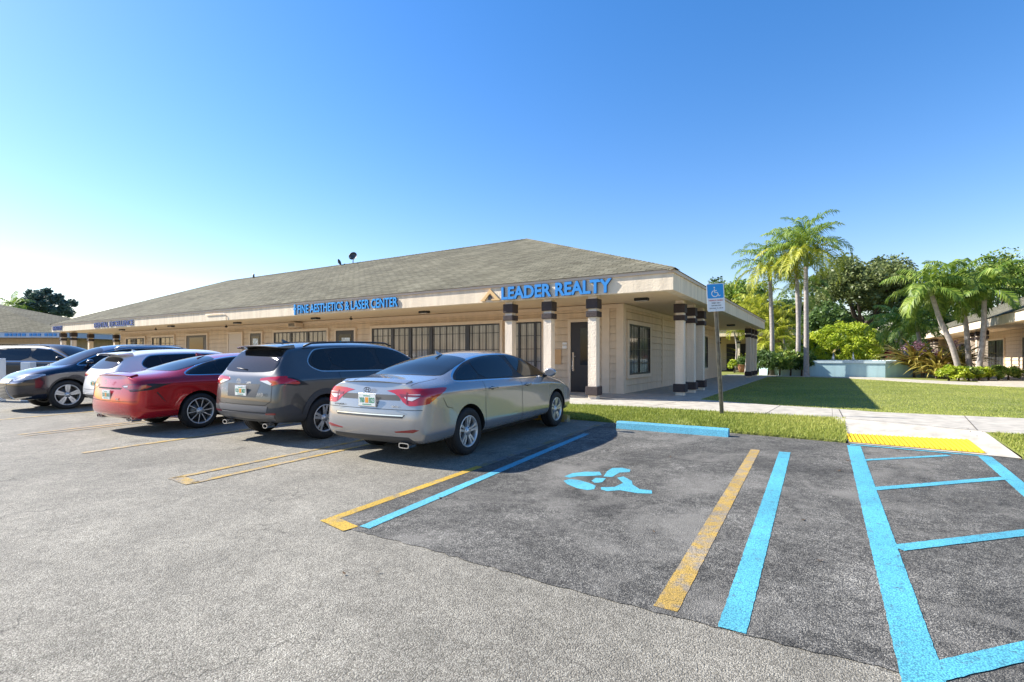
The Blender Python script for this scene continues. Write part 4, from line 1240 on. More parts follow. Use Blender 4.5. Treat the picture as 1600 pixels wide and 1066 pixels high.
class Surf:
    def __init__(s, me):
        me.calc_loop_triangles()
        nv = len(me.vertices)
        co = np.empty(nv * 3, np.float32); me.vertices.foreach_get("co", co); co = co.reshape(-1, 3).astype(np.float64)
        nt_ = len(me.loop_triangles); tr = np.empty(nt_ * 3, np.int32); me.loop_triangles.foreach_get("vertices", tr); tr = tr.reshape(-1, 3)
        nf = np.cross(co[tr[:, 1]] - co[tr[:, 0]], co[tr[:, 2]] - co[tr[:, 0]])
        vn = np.zeros((nv, 3))
        for j in range(3): np.add.at(vn, tr[:, j], nf)
        vn /= np.linalg.norm(vn, axis=1)[:, None] + 1e-12
        fn = nf / (np.linalg.norm(nf, axis=1)[:, None] + 1e-12)
        s.P = co[tr]; s.Nn = vn[tr]; s.fn = fn
    def patch(s, poly, view, off=0.003, thick=0.006):
        """clip the surface with a polygon given in a view: 'R' right side(x,z; y<0) 'L', 'B' rear(y,z), 'F' front(y,z), 'T' top(x,y)"""
        ax, sel = {'R': ((0, 2), s.fn[:, 1] < -.12), 'L': ((0, 2), s.fn[:, 1] > .12), 'B': ((1, 2), s.fn[:, 0] < -.18), 'F': ((1, 2), s.fn[:, 0] > .18), 'T': ((0, 1), s.fn[:, 2] > .15)}[view]
        V2 = [Vector((p[0], p[1], 0)) for p in poly]
        tris = tessellate_polygon([V2])
        P = s.P[sel]; Nn = s.Nn[sel]; U = P[:, :, list(ax)]
        lo, hi = U.min(1), U.max(1)
        bm = bmesh.new(); lay = bm.verts.layers.float_vector.new('nn')
        for t in tris:
            T_ = [Vector(poly[i]) for i in t]
            ar = (T_[1] - T_[0]).cross(T_[2] - T_[0]) if False else (T_[1].x - T_[0].x) * (T_[2].y - T_[0].y) - (T_[1].y - T_[0].y) * (T_[2].x - T_[0].x)
            if abs(ar) < 1e-9: continue
            if ar < 0: T_ = [T_[0], T_[2], T_[1]]
            tl = (min(p.x for p in T_), min(p.y for p in T_)); th = (max(p.x for p in T_), max(p.y for p in T_))
            idx = np.nonzero((hi[:, 0] > tl[0]) & (lo[:, 0] < th[0]) & (hi[:, 1] > tl[1]) & (lo[:, 1] < th[1]))[0]
            for ii in idx:
                pg = [(U[ii, j, 0], U[ii, j, 1], *P[ii, j], *Nn[ii, j]) for j in range(3)]
                for e in range(3):
                    a, b_ = T_[e], T_[(e + 1) % 3]; ex, ey = b_.x - a.x, b_.y - a.y
                    out = []; m_ = len(pg)
                    if m_ == 0: break
                    dd = [ex * (q[1] - a.y) - ey * (q[0] - a.x) for q in pg]
                    for j in range(m_):
                        p, q = pg[j], pg[(j + 1) % m_]; dp, dq = dd[j], dd[(j + 1) % m_]
                        if dp >= 0: out.append(p)
                        if (dp > 0 and dq < 0) or (dp < 0 and dq > 0):
                            tt = dp / (dp - dq); out.append(tuple(p[k] + (q[k] - p[k]) * tt for k in range(8)))
                    pg = out
                if len(pg) >= 3:
                    vs = []
                    for q in pg:
                        nn = Vector(q[5:8]).normalized()
                        v = bm.verts.new(Vector(q[2:5]) + nn * off); v[lay] = nn; vs.append(v)
                    bm.faces.new(vs)
        if not bm.verts: return bm
        bm.verts.index_update()
        # keep normals through the merge
        bmesh.ops.remove_doubles(bm, verts=bm.verts, dist=2e-4)
        bmesh.ops.dissolve_degenerate(bm, dist=1e-5, edges=bm.edges)
        for f in bm.faces: f.smooth = True
        if thick:
            bnd = [e for e in bm.edges if len(e.link_faces) == 1]
            mp = {}
            for e in bnd:
                f0 = e.link_faces[0]
                a, b_ = e.verts
                # loop direction
                for l in f0.loops:
                    if l.edge == e: a, b_ = l.vert, l.link_loop_next.vert; break
                def dupv(v, d, key):
                    if (v, key) not in mp: mp[(v, key)] = bm.verts.new(v.co - v[lay] * d)
                    return mp[(v, key)]
                try: bm.faces.new((dupv(b_, 0, 0), dupv(a, 0, 0), dupv(a, thick, 1), dupv(b_, thick, 1)))
                except ValueError: pass
        return bm

def patch_obj(name, S, poly, view, mat, parent, off=.003, thick=.006):
    bm = S.patch(poly, view, off, thick)
    return obj_bm(name, bm, mat, parent)

def mir(poly): return [(-a, b_) for a, b_ in poly][::-1]

def wheel(parent, x, y, r, wd, rim_r, style, alloy):
    """wheel at side y (sign gives outward)"""
    s = 1 if y > 0 else -1
    t = empty("wheel", (x, y, r)); t.parent = parent
    if s > 0: t.rotation_euler = (0, 0, math.pi)     # outward face is local -Y
    bm = bmesh.new()
    h = wd / 2
    lathe(bm, [(rim_r + .004, -h + .012), (rim_r + .02, -h + .002), (r - .045, -h), (r - .018, -h + .012), (r - .004, -h + .03), (r, -h + .05), (r, -h + .075), (r - .006, -h + .078), (r - .006, -h + .086), (r, -h + .089), (r, h - .089), (r - .006, h - .086), (r - .006, h - .078), (r, h - .075), (r, h - .04), (r - .03, h), (rim_r + .004, h)], 44)
    obj_bm("tyre", bm, M['tyre'], t)
    bm = bmesh.new()
    lathe(bm, [(rim_r + .006, -h + .014), (rim_r - .004, -h + .006), (rim_r - .014, -h + .012), (rim_r - .022, -h + .04), (rim_r - .03, h), (rim_r + .004, h)], 44)
    rd = rim_r - .012; n = style['n']
    face_y = -h + style.get('inset', .022)
    def spoke(a0, w_in, w_out, skew=0.0, mi=0):
        rr = [.052, .10, rd * .6, rd]
        ww = [w_in, w_in + (w_out - w_in) * .25, w_in + (w_out - w_in) * .6, w_out]
        yy = [face_y + .012, face_y + .004, face_y + .0, face_y - .006]
        L_ = []
        for q, wq, yq in zip(rr, ww, yy):
            ang = a0 + skew * (q - .05) / (rd - .05)
            c, s_ = math.cos(ang), math.sin(ang)
            for sg in (-1, 1):
                X_ = c * q - s_ * sg * wq / 2; Z_ = s_ * q + c * sg * wq / 2
                L_.append((X_, yq, Z_, wq))
        tops = [bm.verts.new(p[:3]) for p in L_]
        mids = [bm.verts.new((p[0], p[1] + .012, p[2])) for p in L_]
        for j in range(3):
            a, b_, c_, d_ = tops[2 * j], tops[2 * j + 1], tops[2 * j + 3], tops[2 * j + 2]
            bm.faces.new((a, b_, c_, d_)).material_index = mi
        bot = [bm.verts.new((p[0], p[1] + .040, p[2])) for p in L_]
        for j in range(3):
            for k_ in (0, 1):
                bm.faces.new((tops[2 * j + k_], tops[2 * j + 2 + k_], bot[2 * j + 2 + k_], bot[2 * j + k_])).material_index = 1 if style.get('dark') else 0
        for m_ in mids: bm.verts.remove(m_)
    for i in range(n):
        a = 2 * math.pi * i / n + style.get('rot', .3)
        if style.get('pair'):
            pa = style['pair']
            spoke(a - pa, style['w0'], style['w1'], -style.get('vee', 0)); spoke(a + pa, style['w0'], style['w1'], style.get('vee', 0))
        else: spoke(a, style['w0'], style['w1'])
    lathe(bm, [(.002, face_y - .004), (.024, face_y - .004), (.030, face_y + .004), (.066, face_y + .008), (.070, face_y + .035)], 20)
    for i in range(5):
        a = 2 * math.pi * i / 5 + .2; cx_, cz_ = .048 * math.cos(a), .048 * math.sin(a)
        lathe(bm, [(.001, face_y - .001), (.008, face_y + .001), (.009, face_y + .012)], 8, off=(cx_, 0, cz_), mi=1)
    bmesh.ops.recalc_face_normals(bm, faces=bm.faces[:])
    obj_bm("rim", bm, [alloy, M['rimdark']], t)
    bm = bmesh.new()
    lathe(bm, [(.002, face_y + .055), (rim_r * .72, face_y + .055), (rim_r * .72, face_y + .075)], 32)
    obj_bm("brake_disc", bm, M['disc'], t)
    bm = bmesh.new(); lathe(bm, [(.002, face_y + .11), (rim_r - .02, face_y + .11)], 32)
    obj_bm("wheel_back", bm, M['rimdark'], t)
    return t

def plate(parent, x, z, chars, w=.305, h=.155, tilt=0.0, rear=True):
    t = empty("license_plate", (x, 0, z)); t.parent = parent
    t.rotation_euler = (0, tilt, R(-90) if rear else R(90))     # local -Y faces rear
    bm = bmesh.new(); box(bm, -w / 2 - .008, w / 2 + .008, 0, .01, -h / 2 - .008, h / 2 + .008, bevel=.004); obj_bm("plate_frame", bm, M['chrome'], t)
    bm = bmesh.new(); box(bm, -w / 2 + .003, w / 2 - .003, -.004, -.001, -h / 2 + .003, h / 2 - .003); obj_bm("plate_sheet", bm, M['plate'], t)
    bm = bmesh.new(); box(bm, -.028, .028, -.006, -.0045, -.035, .035, bevel=0); obj_bm("plate_emblem", bm, M['orange'], t)
    for side, txt in ((-1, chars[0]), (1, chars[1])):
        bmt = bmesh.new(); n0 = 0
        for b_ in text_islands(txt, .09, .07, .0015, .02):
            tmp = bpy.data.meshes.new("t"); b_.to_mesh(tmp); b_.free(); bmt.from_mesh(tmp); bpy.data.meshes.remove(tmp)
        bmesh.ops.translate(bmt, verts=bmt.verts[:], vec=((-.135 if side < 0 else .045), -.0045, -.035))
        obj_bm("plate_text", bmt, M['plategreen'], t)
    bm = bmesh.new(); box(bm, -.06, .06, -.0055, -.0045, .050, .060); box(bm, -.08, .08, -.0055, -.0045, -.062, -.052); obj_bm("plate_lines", bm, M['plategreen'], t)
    return t

def make_car(sp):
    root = empty("parked_car", (0, 0, 0))
    tag(root, sp['label'], sp.get('cat', 'car'), sp.get('group', "vehicles parked in front of the buildings"))
    me = cage_to_mesh(sp['st'], sp['rdx'], sp['fdx'], sp['rbow'], sp['fbow'], sp.get('sub', 3), sp['crease'], sp['zrow'])
    me.materials.append(sp['paint']); me.materials.append(M['seam'])
    tmp = bpy.data.objects.new("tmp", me); COL.objects.link(tmp)
    m = tmp.modifiers.new("s", 'SUBSURF'); m.levels = sp.get('sub', 3); m.render_levels = m.levels
    # shape used for patches: subdivided, uncut
    full = mod_eval(tmp); S = Surf(full)
    # wheel openings
    cbm = bmesh.new()
    wr = sp['wr'] + sp.get('gap', .055)
    for ax_ in (-sp['wb'] / 2, sp['wb'] / 2):
        for s in (-1, 1):
            r_ = []
            for yy in (s * (sp['hw'] - .30), s * (sp['hw'] + .15)):
                ring = []
                for k in range(48):
                    a = 2 * math.pi * k / 48
                    ring.append(cbm.verts.new((ax_ + wr * math.cos(a), yy, sp['wr'] + .01 + wr * math.sin(a) * (1.0 if math.sin(a) > 0 else 1.0))))
                r_.append(ring)
            for k in range(48): cbm.faces.new((r_[0][k], r_[0][(k + 1) % 48], r_[1][(k + 1) % 48], r_[1][k]))
            cbm.faces.new(r_[0]); cbm.faces.new(r_[1])
    bmesh.ops.recalc_face_normals(cbm, faces=cbm.faces[:])
    cm = bpy.data.meshes.new("cut"); cbm.to_mesh(cm); cbm.free()
    cm.materials.append(M['seam'])
    cut = bpy.data.objects.new("cut", cm); COL.objects.link(cut)
    tmp.modifiers.clear(); tmp.data = full
    b_ = tmp.modifiers.new("b", 'BOOLEAN'); b_.operation = 'DIFFERENCE'; b_.object = cut; b_.solver = 'EXACT'; b_.material_mode = 'TRANSFER'
    body_me = mod_eval(tmp); body_me.name = "body"
    bpy.data.objects.remove(tmp); bpy.data.objects.remove(cut)
    for p in body_me.polygons: p.use_smooth = True
    mats = [mm.name for mm in body_me.materials if mm]
    body_me.set_sharp_from_angle(angle=R(50))
    body = link_mesh("body", body_me, root)
    # side parts
    for sd_ in ('R', 'L'):
        if sd_ in sp.get('skip', ''): continue
        if sp.get('dlo'):
            patch_obj("window_trim", S, grow(sp['dlo'], .018), sd_, sp.get('dlo_mat', M['chrome']), root, .0025, .004)
            patch_obj("window_pillar", S, sp['dlo'], sd_, M['black'], root, .0045, .003)
            for g_ in sp['glass']: patch_obj("side_window", S, g_, sd_, M['glass'], root, .007, .003)
        for d_ in sp.get('doors', []):
            patch_obj("door_gap", S, grow(d_, .005), sd_, M['seam'], root, .0012, .0)
            dr = patch_obj("door", S, d_, sd_, sp['paint'], root, .0024, .002)
        for h_ in sp.get('handles', []):
            hx, hz = h_
            yb = min((abs(p[1]) for p in [S.P[np.argmin(np.abs(S.P[:, 0, 0] - hx) + np.abs(S.P[:, 0, 2] - hz) + (S.P[:, 0, 1] > 0) * 9)][0]]))
            s = -1 if sd_ == 'R' else 1
            bm = bmesh.new(); box(bm, hx - .10, hx + .10, s * (yb + .005) if s > 0 else s * (yb + .035), s * (yb + .035) if s > 0 else s * (yb + .005), hz - .014, hz + .014, bevel=.010)
            obj_bm("door_handle", bm, sp.get('handle_mat', sp['paint']), root, True)
            patch_obj("handle_recess", S, [(hx - .02 + .05 * math.cos(a), hz - .006 + .026 * math.sin(a)) for a in [k * math.pi / 6 for k in range(12)]], sd_, M['seam'], root, .004, 0)
        for p in sp.get('side', []):
            patch_obj(p[0], S, p[1], sd_, p[2], root, p[3] if len(p) > 3 else .004, p[4] if len(p) > 4 else .004)
    for p in sp.get('rear', []):
        for pl in ((p[1], mir(p[1])) if p[-1] == 'm' else (p[1],)):
            patch_obj(p[0], S, pl, 'B', p[2], root, p[3], p[4])
    for p in sp.get('front', []):
        for pl in ((p[1], mir(p[1])) if p[-1] == 'm' else (p[1],)):
            patch_obj(p[0], S, pl, 'F', p[2], root, p[3], p[4])
    for p in sp.get('top', []):
        patch_obj(p[0], S, p[1], 'T', p[2], root, p[3], p[4])
    # wheels
    for ax_ in (-sp['wb'] / 2, sp['wb'] / 2):
        for s in (-1, 1): wheel(root, ax_, s * (sp['hw'] - sp.get('win', .125)), sp['wr'], sp.get('ww', .225), sp['rr'], sp['style'], sp.get('alloy', M['alloy']))
    # underbody floor and axles so the gap below reads dark
    bm = bmesh.new(); box(bm, -sp['wb'] / 2 + .45, sp['wb'] / 2 - .45, -sp['hw'] * .8, sp['hw'] * .8, sp['zfloor'] - .03, sp['zfloor'] + .05)
    tube(bm, [(-sp['wb'] / 2, -sp['hw'] + .25, sp['wr']), (-sp['wb'] / 2, sp['hw'] - .25, sp['wr'])], .05, 8)
    tube(bm, [(sp['wb'] / 2, -sp['hw'] + .25, sp['wr']), (sp['wb'] / 2, sp['hw'] - .25, sp['wr'])], .05, 8)
    obj_bm("underbody", bm, M['seam'], root)
    # mirrors
    mx, mz, my = sp['mirror']
    for s in (-1, 1):
        bm = bmesh.new()
        bmesh.ops.create_uvsphere(bm, u_segments=16, v_segments=10, radius=1)
        for v in bm.verts:
            q = v.co; q.x = q.x * .085 * (1 if q.x < 0 else 1.15); q.y *= .115; q.z *= .075
            if q.x < -.03: q.x = -.03
        bmesh.ops.translate(bm, verts=bm.verts[:], vec=(mx, s * (my + .10), mz + .03))
        mo = obj_bm("side_mirror", bm, sp.get('mirror_mat', sp['paint']), root, True)
        bm = bmesh.new(); tube(bm, [(mx + .02, s * (my - .07), mz - .05), (mx + .01, s * (my + .04), mz - .01)], [.03, .022], 8); o = obj_bm("mirror_stalk", bm, M['black'], mo)
    for fn in sp.get('extra', []): fn(root, S)
    # fit the whole vehicle to the size it has in the place
    kx, ky, kz, ko = sp.get('fit', (.97, .93, .93, .88)); ax_ = sp['wb'] / 2; kf = sp.get('kf', 1.0)
    def fx(x):
        if x < -ax_: x = -ax_ + (x + ax_) * ko
        if x > ax_: x = ax_ + (x - ax_) * kf
        return x * kx
    def fit(o):
        if o.name.startswith(('wheel', 'license_plate', 'badge')) and not o.name.startswith(('wheel_', 'badge_')):
            o.location = (fx(o.location.x), o.location.y * ky, o.location.z * kz); o.scale = (kz, kz, kz); return
        if o.type == 'MESH':
            if tuple(o.location) != (0, 0, 0): o.location = (fx(o.location.x), o.location.y * ky, o.location.z * kz)
            else:
                n_ = len(o.data.vertices); co = np.empty(n_ * 3, np.float32); o.data.vertices.foreach_get("co", co); co = co.reshape(-1, 3)
                co[:, 0] = np.where(co[:, 0] < -ax_, -ax_ + (co[:, 0] + ax_) * ko, np.where(co[:, 0] > ax_, ax_ + (co[:, 0] - ax_) * kf, co[:, 0])) * kx; co[:, 1] *= ky; co[:, 2] *= kz
                o.data.vertices.foreach_set("co", co.ravel()); o.data.update()
        for c in o.children: fit(c)
    for c in list(root.children): fit(c)
    return root

def fin(x, z, mat):
    def f(root, S):
        bm = bmesh.new()
        vs = [bm.verts.new(p) for p in ((x - .07, .022, z), (x + .10, .016, z), (x + .10, -.016, z), (x - .07, -.022, z), (x - .075, .004, z + .062), (x - .03, .003, z + .05), (x - .03, -.003, z + .05), (x - .075, -.004, z + .062))]
        for idx in ((0, 1, 5, 4), (1, 2, 6, 5), (2, 3, 7, 6), (3, 0, 4, 7), (4, 5, 6, 7)): bm.faces.new([vs[i] for i in idx])
        obj_bm("antenna_fin", bm, mat, root)
    return f
def exhaust(x, ys, z, w=.09, h=.045, oval=False):
    def f(root, S):
        for y in ys:
            bm = bmesh.new(); n = 12
            a = []; b_ = []; c = []; d = []
            for k in range(n):
                t = 2 * math.pi * k / n; ct, st_ = math.cos(t), math.sin(t)
                if not oval: ct = math.copysign(abs(ct) ** .5, ct); st_ = math.copysign(abs(st_) ** .5, st_)
                a.append(bm.verts.new((x, y + ct * w, z + st_ * h))); b_.append(bm.verts.new((x + .15, y + ct * w, z + st_ * h)))
                c.append(bm.verts.new((x, y + ct * (w - .012), z + st_ * (h - .012)))); d.append(bm.verts.new((x + .12, y + ct * (w - .012), z + st_ * (h - .012))))
            for k in range(n):
                j = (k + 1) % n
                bm.faces.new((a[k], b_[k], b_[j], a[j])); bm.faces.new((a[k], a[j], c[j], c[k])); bm.faces.new((c[k], c[j], d[j], d[k]))
            f_ = bm.faces.new(d); f_.material_index = 1
            obj_bm("exhaust_tip", bm, [M['chrome'], M['seam']], root)
    return f
def rails(x0, x1, y, zf, mat):
    def f(root, S):
        for s in (-1, 1):
            bm = bmesh.new(); pts = [(x0 + (x1 - x0) * i / 12, s * (y - .03 * abs(2 * i / 12 - 1) ** 2), zf(x0 + (x1 - x0) * i / 12) + (.0 if i in (0, 12) else .045)) for i in range(13)]
            tube(bm, pts, .017, 8); obj_bm("roof_rail", bm, mat, root)
    return f
def spoiler(x0, x1, y0, y1, z, th, mat):
    """roof spoiler: x0 rear tip"""
    def f(root, S):
        bm = bmesh.new(); n = 8; rows = []
        for i in range(n + 1):
            t = -1 + 2 * i / n
            rows.append([bm.verts.new((x1, t * y1, z - .025 * t * t + .0)), bm.verts.new((x0 + .06 * t * t, t * y0, z - .03 - .03 * t * t)), bm.verts.new((x0 + .012 + .06 * t * t, t * y0, z - .03 - th - .03 * t * t)), bm.verts.new((x1 + .04, t * y1, z - .07 - .025 * t * t))])
        for i in range(n):
            for k in range(4):
                q = (rows[i][k], rows[i + 1][k], rows[i + 1][(k + 1) % 4], rows[i][(k + 1) % 4]); bm.faces.new(q)
        bm.faces.new(rows[0]); bm.faces.new(rows[-1][::-1])
        bmesh.ops.recalc_face_normals(bm, faces=bm.faces[:]); bmesh.ops.bevel(bm, geom=bm.edges[:], offset=.006, segments=1, affect='EDGES')
        obj_bm("spoiler", bm, mat, root)
    return f
def badge_h(x, z, tilt=0):
    """oval emblem with a slanted H"""
    def f(root, S):
        t = empty("badge", (x, 0, z)); t.parent = root; t.rotation_euler = (0, tilt, R(-90))
        bm = bmesh.new(); n = 24
        for k in range(n):
            a0, a1 = 2 * math.pi * k / n, 2 * math.pi * (k + 1) / n
            q = [(c_ * math.cos(a), -.006, d_ * math.sin(a)) for a, c_, d_ in ((a0, .065, .035), (a1, .065, .035), (a1, .055, .026), (a0, .055, .026))]
            bm.faces.new([bm.verts.new(p) for p in q])
        obj_bm("badge_ring", bm, M['black'], t)
        bm = bmesh.new()
        for pts in ([(-.034, -.022), (-.020, -.022), (-.008, .026), (-.024, .026)], [(.020, -.026), (.034, -.022), (.034, .022), (.022, .022)], [(-.026, -.004), (.028, .000), (.028, .008), (-.024, .006)]):
            bm.faces.new([bm.verts.new((a, -.007, c)) for a, c in pts])
        obj_bm("badge_letter", bm, M['black'], t)
    return f
def badge_ring(x, z, r=.05, mat=None, rear=True, inner=True):
    def f(root, S):
        t = empty("badge", (x, 0, z)); t.parent = root; t.rotation_euler = (0, 0, R(-90) if rear else R(90))
        bm = bmesh.new(); n = 24
        def ring(rx, rz_, w, cz=0):
            for k in range(n):
                a0, a1 = 2 * math.pi * k / n, 2 * math.pi * (k + 1) / n
                q = [(c_ * math.cos(a), -.008, cz + d_ * math.sin(a)) for a, c_, d_ in ((a0, rx, rz_), (a1, rx, rz_), (a1, rx - w, rz_ - w), (a0, rx - w, rz_ - w))]
                bm.faces.new([bm.verts.new(p) for p in q])
        ring(r * 1.25, r * .85, .009)
        if inner: ring(r * .42, r * .8, .008); ring(r * .8, r * .36, .008, r * .32)
        else:
            bm.faces.new([bm.verts.new(p) for p in ((-.03, -.0085, .03), (-.018, -.0085, .03), (-.012, -.0085, -.02), (-.024, -.0085, -.02))]); bm.faces.new([bm.verts.new(p) for p in ((-.024, -.0085, -.028), (.03, -.0085, -.028), (.03, -.0085, -.018), (-.024, -.0085, -.018))])
        obj_bm("badge_mark", bm, mat or M['chrome'], t)
    return f
def word(txt, x, y, z, w, h, mat):
    def f(root, S):
        bm0 = bmesh.new()
        for b_ in text_islands(txt, w, h, .002, .01):
            tmp = bpy.data.meshes.new("t"); b_.to_mesh(tmp); b_.free(); bm0.from_mesh(tmp); bpy.data.meshes.remove(tmp)
        o = obj_bm("badge_text", bm0, mat, root); o.rotation_euler = (0, 0, R(-90)); o.location = (x, y, z)
    return f
def pl(x, z, chars, **k): return lambda root, S: plate(root, x, z, chars, **k)
def tube_part(name, pts, rad, mat):
    def f(root, S):
        bm = bmesh.new(); tube(bm, pts, rad, 6); obj_bm(name, bm, mat, root)
    return f
def box_part(name, dims, mat, bev=.008):
    def f(root, S):
        bm = bmesh.new(); box(bm, *dims, bevel=bev); obj_bm(name, bm, mat, root)
    return f
def ST(rows, keys=('x', 'W', 'zb', 'z5', 'y5', 'z6', 'y6', 'z8')):
    return [dict(zip(keys, r)) if len(r) == len(keys) else {**dict(zip(keys, r)), **r[-1]} for r in rows]
def place(car, x, y, heading, roll=0.0):
    """x, y of the wheelbase centre on the lot; heading = direction the nose points (radians from +X)"""
    car.location = (x, y, lz(y))
    fwd = Vector((math.cos(heading), math.sin(heading)))
    car.rotation_euler = (0, -math.atan(K * fwd.y), heading)
def arch(cx, cz, r0, r1, a0=-10, a1=190, n=22, zmin=None):
    """band around a wheel opening as (x,z) polygon"""
    P = [(cx + r1 * math.cos(R(a0 + (a1 - a0) * i / n)), cz + r1 * math.sin(R(a0 + (a1 - a0) * i / n))) for i in range(n + 1)]
    Q = [(cx + r0 * math.cos(R(a0 + (a1 - a0) * i / n)), cz + r0 * math.sin(R(a0 + (a1 - a0) * i / n))) for i in range(n + 1)]
    return P + Q[::-1]
def door_poly(x0, x1, ztop0, ztop1, zbot, x0b=None, x1b=None, wheel_c=None, wheel_r=None):
    pts = [(x0, ztop0)]
    if wheel_c is not None:      # rear lower corner follows the wheel arch
        pts += [(x0 + .0, ztop0 - .10)]
        for a in (62, 50, 38, 26, 14, 4):
            px = wheel_c[0] + wheel_r * math.cos(R(a)); pz = wheel_c[1] + wheel_r * math.sin(R(a))
            if pz > zbot and px > x0: pts.append((px, pz))
        pts += [(wheel_c[0] + wheel_r + .03, zbot)]
    else: pts += [(x0b if x0b is not None else x0, zbot)]
    pts += [(x1b if x1b is not None else x1, zbot), (x1, ztop1)]
    return pts

# ---- silver sedan -----------------------------------------------------
sed = ST([
 (-2.42, .84, .27, .985, .74, 1.05, .56, 1.085),
 (-2.34, .89, .245, 1.01, .80, 1.065, .60, 1.10),
 (-2.08, .915, .24, 1.02, .84, 1.075, .63, 1.11),
 (-1.78, .922, .25, 1.02, .86, 1.10, .66, 1.145),
 (-1.38, .93, .24, 1.02, .868, 1.215, .645, 1.29),
 (-.92, .932, .235, 1.01, .872, 1.335, .605, 1.405),
 (-.42, .932, .235, .995, .872, 1.39, .59, 1.462),
 (.10, .932, .235, .98, .870, 1.395, .595, 1.475),
 (.55, .932, .235, .965, .868, 1.345, .615, 1.435),
 (1.00, .930, .24, .955, .862, 1.15, .685, 1.235),
 (1.36, .926, .24, .94, .845, .985, .73, 1.03),
 (1.75, .918, .24, .885, .82, .925, .68, .96),
 (2.08, .88, .24, .79, .77, .835, .60, .875),
 (2.30, .79, .25, .68, .68, .715, .50, .75),
 (2.40, .68, .27, .60, .58, .635, .42, .66)])
sdlo = spoly([(-1.66, 1.065), (-1.25, 1.245), (-.90, 1.335), (-.45, 1.385), (.10, 1.388), (.55, 1.325), (.95, 1.165), (1.30, 1.0), (1.22, .985), (.2, 1.0), (-.9, 1.035), (-1.5, 1.045)], 2)
SONG = [spoly([(-1.60, 1.070), (-1.22, 1.235), (-1.05, 1.29), (-1.02, 1.05), (-1.45, 1.057)], 1), spoly([(-.985, 1.05), (-1.015, 1.295), (-.85, 1.332), (-.42, 1.372), (-.10, 1.378), (.02, 1.03), (-.5, 1.038)], 1), spoly([(.13, 1.02), (.01, 1.376), (.15, 1.372), (.53, 1.31), (.92, 1.15), (1.15, 1.035), (1.12, 1.005), (.6, 1.01)], 1)]
